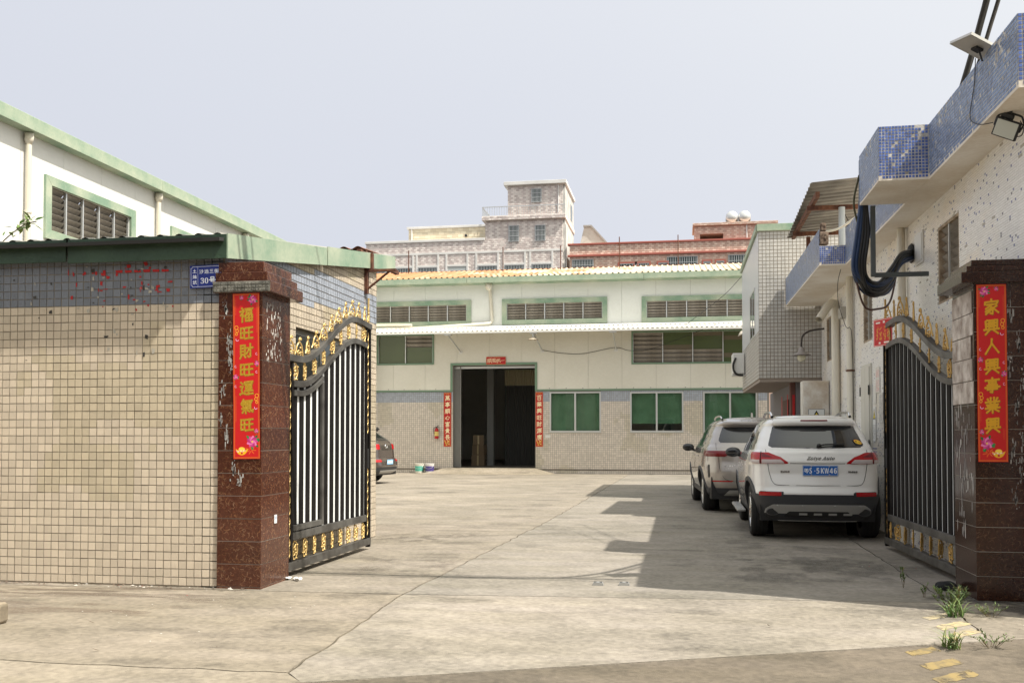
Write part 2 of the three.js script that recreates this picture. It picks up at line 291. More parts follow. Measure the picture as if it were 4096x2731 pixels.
// painted hatching at the edge of the apron
const hatchPaint = mat(0xffffff, 0.8, { map: rep(dirtTex([0.30, 0.26, 0.19], [0.48, 0.39, 0.21], 211, 9, 3.2), 1 / 0.5), alphaMap: rep(tex(512, 512, (u, v) => clamp((fbm(u * 12, v * 12, 12, 77, 5) - 0.27) * 8, 0.15, 1), false), 1 / 0.6), transparent: true }), hatchPaint2 = hatchPaint.clone(); hatchPaint2.color = lin(0.62, 0.56, 0.42);  // second paint is a copy darkened along with the foreground strip
[[1.74, -7.60, 1.99, -7.84, 0.10], [1.74, -7.26, 2.01, -7.53, 0.13], [1.71, -6.93, 1.98, -7.24, 0.13], [1.36, -6.40, 1.57, -6.58, 0.11], [1.37, -6.05, 1.61, -6.27, 0.13], [1.36, -5.72, 1.62, -5.98, 0.12], [1.34, -5.4, 1.62, -5.68, 0.12]].forEach(([x0, z0, x1, z1, w], k) => {
  seed(300 + k); const up = [], dn = [];
  for (let i = 0; i <= 10; i++) { const t = i / 10, x = lerp(x0, x1, t), z = lerp(z0, z1, t); up.push([x + (R() - 0.5) * 0.012, z + (R() - 0.5) * 0.02]); dn.push([x + 0.03 + (R() - 0.5) * 0.012, z + w + (R() - 0.5) * 0.02]); }
  const g = new THREE.ShapeGeometry(new THREE.Shape([...up, ...dn.reverse()].map((p) => new THREE.Vector2(p[0], -p[1])))).rotateX(-Math.PI / 2).translate(0, k < 3 ? 0.002 : -0.001, 0);
  const s = structure('painted_stripe', metreUV(g), k < 3 ? hatchPaint : hatchPaint2); s.userData.label = 'worn yellow painted stripe on the apron';
});

// ------------------------------------------------------------------ shared builders
function louverBank(parent, x0, x1, y0, y1, z, cols, rows, frameMat, o = {}) { // opening in an x, y wall; slats lean outward
  const w = (x1 - x0) / cols, p = (y1 - y0) / rows, tilt = o.tilt ?? 0.6, deep = o.deep ?? 0.12;
  const slat = metreUV(new THREE.BoxGeometry(w - 0.03, deep, 0.006).rotateX(tilt));
  for (let c = 0; c < cols; c++) for (let r = 0; r < rows; r++) { const m = part(parent, 'louver_slat', slat, o.mats ? o.mats(c, r) : M.louver); m.position.set(x0 + w * (c + 0.5), y0 + p * (r + 0.5), z); if (o.open) m.rotation.x = o.open(c, r); }
  for (let c = 0; c <= cols; c++) part(parent, 'mullion', rbx(x0 + w * c - 0.016, x0 + w * c + 0.016, y0 - 0.01, y1 + 0.01, z + 0.03, z + 0.075, 0.004), frameMat);
}
function mitredFrame(parent, x0, x1, y0, y1, wd, z0, z1, material, name = 'window_frame') { // four bevelled lengths round an opening
  const mk = (pts) => extrude(pts, z1 - z0, [], 0.006).translate(0, 0, z0);
  part(parent, name, join(metreUV(mk([[x0 - wd, y1 + wd], [x1 + wd, y1 + wd], [x1, y1], [x0, y1]])), metreUV(mk([[x0 - wd, y0 - wd], [x0 - wd, y1 + wd], [x0, y1], [x0, y0]])), metreUV(mk([[x1, y0], [x1, y1], [x1 + wd, y1 + wd], [x1 + wd, y0 - wd]])), metreUV(mk([[x0 - wd, y0 - wd], [x0, y0], [x1, y0], [x1 + wd, y0 - wd]]))), material);
}
const beigeTile = (s) => (u, v, r) => { const k = 0.9 + 0.2 * r, d = fbm(u * 1.1 + s, v * 1.1, 64, 17, 3); const y = d > 0.60 ? 0.88 : 1; return [0.62 * k * y, 0.53 * k * y, (0.415 - (y < 1 ? 0.03 : 0)) * k * y]; };
const greyTile = (r) => { const k = 0.9 + 0.2 * r; return [0.33 * k, 0.36 * k, 0.42 * k]; };

// ------------------------------------------------------------------ warehouse at the end of the yard
const FZ = -33.7, ware = thing('warehouse', 'cream panelled warehouse with an open doorway at the end of the yard', 'warehouse');
const DOOR = [-7.95, -5.0, -1, 3.80], WINS = [[-4.485, -2.70, 1.43, 2.84], [-1.695, 0.11, 1.43, 2.82], [0.77, 2.56, 1.43, 2.81]], LV = [[-10.69, -8.69, 3.90, 4.88], [-1.59, 2.45, 3.82, 4.85]], UP = [[-10.95, -7.45, 5.38, 5.95], [-6.0, -2.64, 5.38, 5.95], [-1.12, 2.26, 5.36, 5.93]];
const holesLow = [DOOR, ...WINS], holesHigh = [DOOR, ...LV, ...UP];
part(ware, 'wall', join(cells(-11.3, 2.95, -0.05, 2.88, holesLow, FZ - 0.2, FZ), cells(-11.3, 2.95, 2.88, 6.8, holesHigh, FZ - 0.2, FZ - 0.01)), M.groutMid, 'grey mortar wall behind tiles and panels');
part(ware, 'side_wall', bx(2.75, 2.95, -0.05, 6.8, -46, FZ - 0.2), M.panel); part(ware, 'back_wall', bx(-16, 2.95, -0.05, 7.6, -46.2, -46), M.panel); part(ware, 'gable_wall', bx(-16.2, -16, -0.05, 7.6, -46.2, FZ - 0.2), M.panel); part(ware, 'end_wall', bx(-16.2, -11.3, -0.05, 6.8, FZ - 0.2, FZ), M.panel);
const inHole = (hs, u0, u1, v0, v1, ox) => hs.some((h) => u1 + ox > h[0] && u0 + ox < h[1] && v1 > h[2] && v0 < h[3]);
const clipTo = (hs, ox) => (uc, vc, u0, u1, v0, v1) => { // pieces that meet an opening are cut at its edge
  for (const h of hs) {
    const a = h[0] - ox, b = h[1] - ox; if (!(u1 > a && u0 < b && v1 > h[2] && v0 < h[3])) continue;
    if (uc < a) u1 = a - 0.002; else if (uc > b) u0 = b + 0.002; else if (vc < h[2]) v1 = h[2] - 0.002; else if (vc > h[3]) v0 = h[3] + 0.002; else return null;
  }
  return [u0, u1, v0, v1];
};
seed(41);
{ const bc = beigeTile(3); tileField(ware, { O: [-11.3, 0.004, FZ], U: [1, 0, 0], W: [0, 1, 0], N: [0, 0, 1], w: 14.2, h: 2.87, pu: 0.0735, pv: 0.0735, gap: 0.008, t: 0.005, keep: clipTo(holesLow, -11.3), col: (u, v, r, i, j) => (j >= 34 ? greyTile(r).map((x) => x * 1.15) : bc(u, v, r).map((x, k) => x * [1.06, 1.12, 1.26][k])), name: 'wall_tile' }); }
flushTiles(ware, M.tileSmooth, 300);
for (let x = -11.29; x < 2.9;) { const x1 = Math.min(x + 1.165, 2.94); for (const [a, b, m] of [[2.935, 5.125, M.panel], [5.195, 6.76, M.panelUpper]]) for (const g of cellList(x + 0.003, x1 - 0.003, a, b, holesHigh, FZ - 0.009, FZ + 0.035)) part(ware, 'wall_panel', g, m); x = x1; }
for (let x = -10.9; x < 2.6; x += 0.583) if (x < -8.1 || x > -4.9) part(ware, 'fixing_screw', new THREE.SphereGeometry(0.013, 6, 4).translate(x, 2.965, FZ + 0.036), M.dark);
for (const [a, b] of [[-11.3, -8.03], [-4.92, 2.9]]) part(ware, 'base_flashing', rbx(a, b, 2.875, 2.932, FZ + 0.001, FZ + 0.055, 0.006), M.greenTrim);
part(ware, 'door_frame', join(rbx(-8.03, -7.952, 2.875, 3.885, FZ + 0.001, FZ + 0.07), rbx(-4.998, -4.92, 2.875, 3.885, FZ + 0.001, FZ + 0.07), rbx(-7.951, -4.999, 3.802, 3.885, FZ + 0.002, FZ + 0.068)), M.greenTrim);
part(ware, 'sliding_door', join(bx(-8.0, -7.72, 0.2, 3.78, FZ - 0.30, FZ - 0.24), bx(-7.74, -7.70, 0.2, 3.78, FZ - 0.23, FZ - 0.20)), mat([0.22, 0.215, 0.20], 0.6, { bumpMap: bumpWall, bumpScale: 0.01 }), 'grey steel sliding door pushed aside');
part(ware, 'door_track', bx(-8.0, -4.9, 3.70, 3.78, FZ - 0.34, FZ - 0.22), M.alu);
part(ware, 'column', bx(-7.35, -7.1, 0.16, 6.5, -37.2, -36.9), mat([0.25, 0.25, 0.24], 0.8)); part(ware, 'column', bx(-0.6, -0.35, 0.16, 6.5, -37.2, -36.9), mat([0.25, 0.25, 0.24], 0.8));
part(ware, 'partition_sheet', corrugated([-6.75, 0.16, -37.4], [1, 0, 0], [0, 1, 0], 3.6, 3.1, 0.09, 0.03, 'wave'), mat([0.06, 0.06, 0.055], 0.6, { side: THREE.DoubleSide }), 'dark corrugated partition inside the doorway');
part(ware, 'partition_sheet', corrugated([-6.75, 3.27, -37.4], [1, 0, 0], [0, 1, 0], 3.6, 0.6, 0.09, 0.03, 'wave'), phys([0.7, 0.62, 0.40], 0.8, { transmission: 0.5, thickness: 0, side: THREE.DoubleSide }), 'yellowed translucent sheet above the partition');
part(ware, 'ceiling_beam', bx(-16, 2.7, 3.9, 4.2, -37.3, -37.1), M.dark);
// windows with green cloth hung behind the glass
WINS.forEach(([x0, x1, y0, y1], k) => {
  const xm = (x0 + x1) / 2, f = part(ware, 'window', join(rbx(x0, x1, y0, y0 + 0.06, FZ - 0.05, FZ + 0.022), rbx(x0, x1, y1 - 0.05, y1, FZ - 0.05, FZ + 0.022), rbx(x0, x0 + 0.05, y0 + 0.06, y1 - 0.05, FZ - 0.05, FZ + 0.021), rbx(x1 - 0.05, x1, y0 + 0.06, y1 - 0.05, FZ - 0.05, FZ + 0.021), rbx(xm - 0.03, xm + 0.03, y0 + 0.06, y1 - 0.05, FZ - 0.05, FZ + 0.020)), M.alu);
  part(f, 'window_pane', bx(x0 + 0.05, xm - 0.03, y0 + 0.06, y1 - 0.05, FZ - 0.032, FZ - 0.028), M.glass); part(f, 'window_pane', bx(xm + 0.03, x1 - 0.05, y0 + 0.06, y1 - 0.05, FZ - 0.022, FZ - 0.018), M.glass);
  part(f, 'sill', rbx(x0 - 0.03, x1 + 0.03, y0 - 0.03, y0 - 0.001, FZ - 0.04, FZ + 0.035), M.groutPale);
  [[x0 - 0.02, xm], [xm, x1 + 0.02]].forEach(([a, b], s) => {
    const q = new Quads(), n = 22, m = 18, low = k === 1 ? y0 + 0.30 : y0 - 0.05, P = (i, j) => { const u = i / n, v = j / m; return [lerp(a, b, u), lerp(low, y1 + 0.05, v), FZ - 0.13 + 0.030 * Math.sin(u * 5 + v * 3 + s * 2 + k) * (1 - v * 0.6) + (k === 2 && s ? 0.055 * Math.sin((u + v) * 9) : 0.008 * Math.sin(u * 23 + k)) + 0.012 * Math.sin(v * 7 + u * 2)]; };
    for (let i = 0; i < n; i++) for (let j = 0; j < m; j++) { const A = P(i, j), B = P(i + 1, j), C = P(i + 1, j + 1), D = P(i, j + 1), e1 = [0, 1, 2].map((t) => B[t] - A[t]), e2 = [0, 1, 2].map((t) => D[t] - A[t]); q.quad(A, B, C, D, norm3([e1[1] * e2[2] - e1[2] * e2[1], e1[2] * e2[0] - e1[0] * e2[2], e1[0] * e2[1] - e1[1] * e2[0]]), [1, 1, 1], [A, B, C, D].map((p) => [p[0], p[1]])); }
    part(f, 'curtain', q.geo(), M.curtain);
  });
});
// lower louvred openings, some slats of tinted glass
const slatGlass = phys([0.10, 0.13, 0.06], 0.12, {}), slatBrown = mat([0.16, 0.135, 0.09], 0.25);
louverBank(ware, ...LV[0], FZ - 0.05, 2, 7, M.alu, { deep: 0.17, tilt: 0.5, mats: (c, r) => (c === 0 || r < 4 ? slatGlass : M.louver), open: (c, r) => (c === 0 || r < 4 ? -0.42 : 0.15) });
louverBank(ware, ...LV[1], FZ - 0.05, 4, 7, M.alu, { deep: 0.17, tilt: 0.5, mats: (c, r) => (c === 0 || (r < 3 && c < 3) ? M.louver : (r + c) % 4 ? slatGlass : slatBrown), open: (c, r) => (c === 0 || (r < 3 && c < 3) ? 0.12 : -0.42) });
for (const [x0, x1, y0, y1] of LV) mitredFrame(ware, x0, x1, y0, y1, 0.055, FZ + 0.036, FZ + 0.06, M.greenTrim);
for (const [x0, x1, y0, y1] of UP) { louverBank(ware, x0, x1, y0, y1, FZ - 0.03, 5, 6, M.alu, { deep: 0.13, tilt: 0.75 }); mitredFrame(ware, x0, x1, y0, y1, 0.17, FZ + 0.036, FZ + 0.075, M.green); }
part(ware, 'apron_flashing', rbx(-11.25, 2.9, 5.13, 5.19, FZ + 0.036, FZ + 0.08, 0.005), M.green);
// awning
part(ware, 'awning_sheet', corrugated([-11.2, 4.86, -32.4], [1, 0, 0], norm3([0, 0.30, -1.24]), 17.6, 1.27, 0.16, 0.035, 'wave'), mat(0xffffff, 0.6, { map: rep(dirtTex([0.60, 0.56, 0.46], [0.80, 0.78, 0.72], 221, 6, 1.6), 1 / 3), side: THREE.DoubleSide }));
part(ware, 'awning_edge', rbx(-11.2, 6.4, 4.80, 4.855, -32.42, -32.38, 0.004), M.panelWhite);
part(ware, 'awning_flashing', (() => { const g = new THREE.BoxGeometry(13.6, 0.01, 0.42); g.rotateX(0.24).translate(-4.4, 5.145, -33.46); return metreUV(g); })(), M.panelWhite);
for (const [x, dx] of [[-7.86, 0.2], [-4.88, 0.14], [-2.2, 0.03]]) { const b = part(ware, 'awning_bracket', join(cyl(V(x, 4.78, -32.55), V(x + dx, 4.28, FZ + 0.04), 0.025), bx(x - 0.12, x + 0.12, 4.76, 4.80, -32.7, -32.45)), M.alu); part(b, 'bracket_foot', bx(x + dx - 0.06, x + dx + 0.06, 4.22, 4.32, FZ + 0.036, FZ + 0.05), M.panelWhite); }
// roof
const roofColour = (u, v) => { const n = fbm(u * 1.3 + 40, v * 1.9, 256, 33, 4), k = sstep(0.42, 0.70, n * 0.75 + 0.5 * clamp(1 - u / 12, 0, 1)); const h = hash2(Math.floor(u * 5), 3, 8) * 0.1; return [lerp(0.66, 0.50, k) - h, lerp(0.58, 0.27, k) - h, lerp(0.42, 0.13, k) - h * 0.6]; };
for (let k = 0; k < 15; k++) part(ware, 'roof_sheet', corrugated([-12.0 + k, 6.845, -33.2], [1, 0, 0], norm3([0, 0.87, -3.8]), 1, 3.9, 0.2, 0.035, 'rib', (u, v) => roofColour(u + k, v)), M.rustSheet);
part(ware, 'rear_roof', bx(-16.3, 3.0, 7.45, 7.52, -46.3, -37.0), M.rust); part(ware, 'roof_lining', (() => { const g = new THREE.BoxGeometry(19.2, 0.04, 4.2); g.rotateX(0.22).translate(-6.65, 7.12, -35.3); return metreUV(g); })(), M.dark);
part(ware, 'ridge_cap', rbx(-12.1, 3.0, 7.66, 7.73, -37.2, -36.9, 0.02), M.rust);
part(ware, 'clerestory_wall', bx(-16.2, 2.95, 6.8, 7.45, -37.1, -37.0), M.dark);
for (const [a, b] of [[-11.2, -7.35], [-7.34, -1.2], [-1.19, 2.95]]) part(ware, 'gutter', join(rbx(a, b, 6.645, 6.84, -33.22, -33.18, 0.008), rbx(a, b, 6.645, 6.675, FZ + 0.037, -33.22, 0.004)), M.green);
part(ware, 'downpipe', join(tube([V(-6.6, 6.63, -33.42), V(-6.58, 6.3, -33.6), V(-6.52, 5.5, -33.6), V(-6.55, 5.31, -33.56), V(-6.75, 5.25, -33.52), V(-8.5, 5.16, -33.45), V(-11.2, 5.05, -33.42)], 0.055, 70, 10), lathe([[0, 0], [0.12, 0], [0.12, 0.14], [0.06, 0.24], [0, 0.24]], 12).rotateX(Math.PI).translate(-6.6, 6.65, -33.4)), M.pvc);
part(ware, 'overflow_pipe', cyl(V(-11.2, 5.26, -33.35), V(-9.35, 5.22, -33.3), 0.05, 0.05, 14), M.pvc);
for (const x of [-10.3, -6.6, -4.4, -2.2, -0.05]) part(ware, 'steel_rod', cyl(V(x, 7.4, -36.2), V(x, 8.45 + (x > -3 ? 0.25 : 0), -36.2), 0.02, 0.02, 6), M.rust);

// wing along the left side of the yard
const wing = thing('warehouse_wing', 'white panelled wing with green gutter and louvred window on the left of the yard', 'building');
const WX = -11.3, WW = [[15.9, 18.5, 5.05, 5.86], [20.3, 22.9, 5.05, 5.86], [24.7, 27.3, 5.05, 5.86]];
const turnWing = (g) => g.rotateY(Math.PI / 2).translate(WX, 0, 0); // local x runs to -z, local z faces the yard
part(wing, 'wall', turnWing(cells(11.5, 33.4, -0.05, 6.8, WW, -0.2, -0.01)), M.groutDark);
for (let x = 11.5; x < 33; x += 1.2) for (const g of cellList(x + 0.003, Math.min(x + 1.197, 33.45), 0, 6.72, WW, -0.009, 0.03)) part(wing, 'wall_panel', turnWing(g), M.panelWhite);
WW.forEach(([x0, x1, y0, y1]) => {
  const sub = new THREE.Group(); sub.name = 'louvred_window'; wing.add(sub); sub.rotation.y = Math.PI / 2; sub.position.x = WX;
  louverBank(sub, x0, x1, y0, y1, -0.06, 5, 7, M.alu, { deep: 0.13, tilt: 0.7 }); mitredFrame(sub, x0, x1, y0, y1, 0.17, 0.031, 0.075, M.green);
});
for (const [a, b] of [[11.5, 19.4], [19.41, 26.9], [26.91, 33.2]]) part(wing, 'gutter', join(rbx(WX + 0.22, WX + 0.26, 6.62, 6.86, -b, -a, 0.01), rbx(WX + 0.031, WX + 0.22, 6.62, 6.65, -b, -a, 0.004)), M.green);
for (const z of [-15.2, -19.5, -23.8]) part(wing, 'downpipe', join(cyl(V(WX + 0.11, 0, z), V(WX + 0.11, 6.4, z), 0.052, 0.052, 12), lathe([[0, 0], [0.055, 0], [0.1, 0.08], [0.1, 0.2], [0, 0.2]], 4).translate(WX + 0.11, 6.4, z), cyl(V(WX + 0.11, 5.2, z), V(WX + 0.11, 5.24, z), 0.064, 0.064, 12)), M.pvc);
part(wing, 'roof', metreUV(new THREE.BoxGeometry(5.2, 0.05, 22).rotateZ(-0.2).translate(WX - 2.3, 7.3, -22.5)), M.greenDark); part(wing, 'rear_wall', bx(-16.2, -16, -0.05, 7.5, -33.4, -11.5), M.panelWhite); part(wing, 'end_wall', bx(-16, WX - 0.2, -0.05, 6.8, -11.7, -11.5), M.panelWhite);
// ------------------------------------------------------------------ brush-written characters as strokes on a 100 x 100 grid
const HZ = {
  福: '18,5 26,14|5,26 34,26 8,52|20,42 20,98|24,50 34,62|44,12 96,12|52,24 88,24 88,42 52,42 52,24|46,54 94,54 94,96 46,96 46,54|70,54 70,96|46,75 94,75',
  旺: '8,15 34,15 34,82 8,82 8,15|8,48 34,48|44,16 96,16|46,50 94,50|42,90 98,90|70,16 70,90',
  財: '8,8 40,8 40,72 8,72 8,8|8,28 40,28|8,50 40,50|16,74 4,96|32,74 44,94|50,30 98,30|80,4 80,88 70,94 62,86|78,34 50,70',
  運: '10,10 20,20|6,38 22,38 12,64 22,82|2,90 22,84 50,96 98,94|36,24 36,10 96,10 90,24|44,26 88,26|46,36 86,36 86,62 46,62 46,36|46,49 86,49|38,73 94,73|66,26 66,86',
  氣: '26,4 10,30|22,14 92,14|24,26 84,26|14,38 78,38 80,80 96,94 98,80|16,66 72,66|44,46 44,98|24,50 32,60|64,48 54,60|44,66 18,92|46,68 72,90',
  家: '50,2 50,12|8,30 8,16 94,16 88,28|22,34 80,34|56,34 14,60|44,44 60,62 58,96 44,90|50,56 12,78|54,66 14,94|84,46 62,60|60,58 96,90',
  興: '22,8 10,14 14,64|16,30 28,30|16,46 28,46|72,10 88,10 86,64|74,28 86,28|74,46 86,46|34,10 66,10 66,62|34,10 34,62|42,24 58,24|43,36 57,36 57,52 43,52 43,36|2,68 98,68|34,74 10,98|64,74 92,98',
  人: '50,5 46,40 8,96|50,34 94,94',
  事: '6,14 94,14|28,24 74,24 74,38 28,38 28,24|18,48 82,48 82,74 18,74|4,61 98,61|50,2 50,94 38,90',
  業: '38,2 38,26|60,2 60,26|18,8 26,22|82,6 72,22|6,28 94,28|34,32 40,42|66,32 60,42|14,46 86,46|20,57 80,57|6,68 96,68|50,46 50,98|46,70 12,94|54,70 90,92',
  萬: '8,12 92,12|34,4 34,22|66,4 66,22|26,28 76,28 76,52 26,52 26,28|26,40 76,40|50,28 50,84|12,98 12,62 90,62 88,94 76,90|30,84 68,80',
  順: '12,10 8,60 2,92|24,16 24,76|36,8 36,92|46,8 98,8|70,8 66,22|52,24 92,24 92,74 52,74 52,24|52,40 92,40|52,57 92,57|62,76 46,96|82,76 98,96',
  心: '14,46 8,70|32,30 34,84 70,86 74,68|52,18 60,34|78,36 92,54',
  富: '50,2 50,12|8,28 8,14 94,14 90,26|28,28 74,28|32,36 70,36 70,50 32,50 32,36|22,60 80,60 80,96 22,96 22,60|50,60 50,96|22,78 80,78',
  貴: '30,8 72,8 72,24 30,24 30,8|50,2 50,34|6,36 94,36|28,46 74,46 74,80 28,80 28,46|28,57 74,57|28,69 74,69|36,82 14,98|64,82 90,98',
  長: '30,6 30,50|30,6 82,6|30,20 76,20|30,34 76,34|4,50 98,50|34,50 30,92 50,84|86,58 62,72|50,54 94,96',
  百: '6,10 94,10|52,10 40,28|22,30 80,30 80,96 22,96 22,30|22,62 80,62',
  源: '8,10 20,20|4,36 16,46|4,94 24,60|34,10 98,10|36,10 34,50 22,94|68,12 60,24|48,26 88,26 88,56 48,56 48,26|48,40 88,40|68,58 68,94 58,90|54,66 42,84|80,66 94,84',
  廣: '50,0 54,10|14,14 98,14|16,14 14,50 2,96|30,26 90,26|46,18 46,38|74,18 74,38|28,38 94,38|36,48 86,48 86,80 36,80 36,48|36,64 86,64|60,40 60,80|48,82 30,98|72,82 92,98',
  一: '6,50 94,46', 帆: '10,28 10,76|10,28 44,28 44,72|27,6 27,98|58,14 54,60 40,96|58,14 86,14 86,84 98,92 98,78|64,40 76,56',
  風: '18,8 16,60 4,96|18,8 84,8 86,82 98,94 98,80|34,20 64,18|32,34 70,34 70,56 32,56 32,34|51,20 51,82|28,84 74,80|66,70 78,88',
  土: '16,40 84,40|50,8 50,90|4,90 96,90', 地: '4,36 38,36|21,10 21,82|2,88 40,76|46,46 92,30 90,66 80,64|68,6 68,74|54,24 54,88 96,88 96,74',
  坑: '4,36 36,36|20,8 20,82|2,88 38,76|68,4 74,16|44,24 98,24|56,42 54,70 40,96|56,42 82,42 82,84 96,88 97,74',
  沙: '10,10 22,20|4,38 16,48|6,94 26,60|66,4 66,60|50,26 38,50|80,22 92,44|88,52 70,80 34,98',
  远: '10,10 20,20|4,42 22,42 18,76|2,92 20,82 44,94 98,94|44,14 88,14|34,38 98,38|56,40 50,64 36,80|74,40 74,72 94,76 96,62',
  三: '12,16 88,16|20,50 80,50|4,88 96,88', 街: '22,4 4,28|24,30 4,56|15,46 15,98|34,24 62,24|48,6 48,42|32,44 64,44|36,64 62,64|48,50 48,86|30,90 66,84|72,16 96,16|68,44 98,44|86,44 86,92 76,88',
  号: '26,8 74,8 74,34 26,34 26,8|4,48 96,48|34,48 28,68 78,68 76,92 60,96',
  实: '50,2 50,12|8,30 8,16 92,16 88,28|26,34 38,44|18,50 30,58|6,68 96,68|58,30 54,68 12,96|60,74 90,96', 习: '10,12 86,12 84,84 66,90|26,32 48,46|16,74 68,54',
  粤: '26,4 20,10|16,12 84,12 84,56|16,12 16,56|28,32 72,32|50,18 50,54|36,22 44,28|64,20 56,28|48,36 32,50|52,36 68,50|2,64 98,64|32,66 28,78 76,78 72,96 52,98',
};
function hanzi(c, ch, cx, cy, size, lw, brush = false) {
  c.lineCap = 'round'; c.lineJoin = 'round';
  for (const s of HZ[ch].split('|')) {
    const p = s.split(' ').map((q) => q.split(',').map(Number)).map(([x, y]) => [cx + (x - 50) / 100 * size, cy + (y - 50 - (brush ? (x - 50) * 0.10 : 0)) / 100 * size]);
    c.lineWidth = lw; c.beginPath(); c.moveTo(...p[0]); for (const q of p.slice(1)) c.lineTo(...q); c.stroke();
    if (brush) { c.beginPath(); c.arc(...p[0], lw * 0.62, 0, 7); c.fill(); const e = p[p.length - 1]; c.beginPath(); c.arc(...e, lw * 0.56, 0, 7); c.fill(); }
  }
}
function flower(c, x, y, r, s = 1) {
  seed(Math.round(x * 7 + y)); const g = ['#0f6a33', '#1b8a45'];
  for (let k = 0; k < 6; k++) { const a = R() * 6.28; c.fillStyle = g[k % 2]; c.beginPath(); c.ellipse(x + Math.cos(a) * r * 1.05, y + Math.sin(a) * r * 1.05, r * 0.42, r * 0.2, a, 0, 7); c.fill(); }
  for (let ring = 0; ring < 3; ring++) for (let k = 0; k < 9; k++) { const a = k / 9 * 6.28 + ring * 0.4, d = r * (0.72 - ring * 0.25); c.fillStyle = ['#d0438f', '#e77ab5', '#b82a77'][(k + ring) % 3]; c.beginPath(); c.ellipse(x + Math.cos(a) * d, y + Math.sin(a) * d, r * 0.34, r * 0.24, a, 0, 7); c.fill(); }
  c.fillStyle = '#f3d24a'; c.beginPath(); c.arc(x, y, r * 0.16, 0, 7); c.fill();
}
function coinChain(c, x, y, r, dir) {
  c.strokeStyle = '#f0b429'; c.lineWidth = r * 0.3;
  for (let k = 0; k < 3; k++) { c.beginPath(); c.arc(x + (k % 2 ? r * 0.4 * dir : 0), y + k * r * 1.7, r * (0.95 - k * 0.15), 0, 7); c.stroke(); }
  c.strokeStyle = '#e8c8ef'; c.beginPath(); c.arc(x + r * 0.5 * dir, y + r * 6.2, r * 0.8, 0.3, 3.6); c.stroke();
}
function ingot(c, x, y, r) {
  c.fillStyle = '#f0b81f'; c.beginPath(); c.moveTo(x - r * 1.2, y - r * 0.35); c.quadraticCurveTo(x, y + r * 0.3, x + r * 1.2, y - r * 0.35); c.quadraticCurveTo(x + r * 0.9, y + r * 0.75, x, y + r * 0.8); c.quadraticCurveTo(x - r * 0.9, y + r * 0.75, x - r * 1.2, y - r * 0.35); c.fill();
  c.fillStyle = '#ffd84a'; c.beginPath(); c.ellipse(x, y - r * 0.25, r * 0.62, r * 0.42, 0, 0, 7); c.fill(); c.fillStyle = '#c61d18'; c.fillRect(x - r * 0.18, y + r * 0.25, r * 0.36, r * 0.36);
  for (let k = 0; k < 7; k++) { c.fillStyle = k % 2 ? '#f4ece0' : '#e98fb0'; c.beginPath(); c.arc(x - r + k * r * 0.28, y + r * (0.05 + 0.12 * Math.sin(k * 2)), r * 0.12, 0, 7); c.fill(); }
}
function bannerCanvas(chars, gold, flip, speck) {
  return canvasTex(300, 1740, (c, w, h) => {
    c.fillStyle = '#c80d10'; c.fillRect(0, 0, w, h);
    c.strokeStyle = '#d98a1c'; c.lineWidth = 4; c.strokeRect(9, 9, w - 18, h - 18); c.lineWidth = 2; c.strokeRect(17, 17, w - 34, h - 34);
    c.globalAlpha = 0.45; c.strokeStyle = '#e09a2a'; c.lineWidth = 3;
    for (const [x, y0, y1] of [[28, 60, 230], [w - 28, 110, 400], [28, 1080, 1330], [w - 40, 1420, 1520]]) for (let y = y0; y < y1; y += 34) { c.strokeRect(x - 7, y, 14, 14); c.beginPath(); c.arc(x, y + 24, 7, 0, 7); c.stroke(); }
    c.globalAlpha = 1; const X = (x) => (flip ? x : w - x);
    flower(c, X(78), 68, 44); flower(c, X(200), 46, 20);
    coinChain(c, X(w - 38), 360, 20, flip ? -1 : 1); coinChain(c, X(34), 1080, 20, flip ? 1 : -1); flower(c, X(34), 740, 24); flower(c, X(w - 30), 880, 26);
    c.strokeStyle = '#e6c9ea'; c.lineWidth = 4; for (const [x, y] of [[34, 640], [34, 830], [w - 30, 770], [w - 30, 980]]) { c.beginPath(); c.arc(X(x), y, 11, 0.6, 5.2); c.stroke(); }
    c.fillStyle = '#e2641e'; for (let k = 0; k < 26; k++) { const a = k * 0.9; c.beginPath(); c.ellipse(X(105) + Math.cos(a) * (18 + k * 1.6), 1650 + Math.sin(a) * (14 + k), 10, 5, a, 0, 7); c.fill(); }
    flower(c, X(88), 1560, 60); flower(c, X(40), 1448, 22); ingot(c, X(205), 1655, 58);
    const y0 = 222, dy = 193;
    chars.forEach((ch, k) => {
      const y = y0 + dy * k; c.strokeStyle = c.fillStyle = '#7c5206'; hanzi(c, ch, w / 2 + 4, y + 5, 150, 21, true); c.strokeStyle = c.fillStyle = gold; hanzi(c, ch, w / 2, y, 150, 19, true);
    });
    if (speck) { seed(77); for (let k = 0; k < 2600; k++) { const x = rr(60, w - 60), y = rr(130, 1480), d = c.getImageData(x | 0, y | 0, 1, 1).data; if (d[1] > 90 && d[2] < 90) { c.fillStyle = R() > 0.7 ? '#ffe27a' : R() > 0.5 ? '#6e4a05' : '#d7a11a'; c.fillRect(x, y, 3, 3); } } }
  });
}
const panelMat = (t, rough = 0.55) => mat(0xffffff, rough, { map: t });
function flatSheet(w, h, bend = 0.004, nx = 3, ny = 14, s = 1) { // thin sheet with a slight waviness, uv 0..1, facing +z
  const g = new THREE.PlaneGeometry(w, h, nx, ny), p = g.attributes.position; seed(s);
  for (let i = 0; i < p.count; i++) p.setZ(i, bend * (0.5 + 0.5 * Math.sin(p.getY(i) * 9 + s) * Math.cos(p.getX(i) * 14 + s)));
  g.computeVertexNormals(); return g;
}
function sheetBox(w, h, t, tx, edge) { const m = [edge, edge, edge, edge, panelMat(tx), edge]; const o = shade(new THREE.Mesh(new THREE.BoxGeometry(w, h, t), m)); return o; }
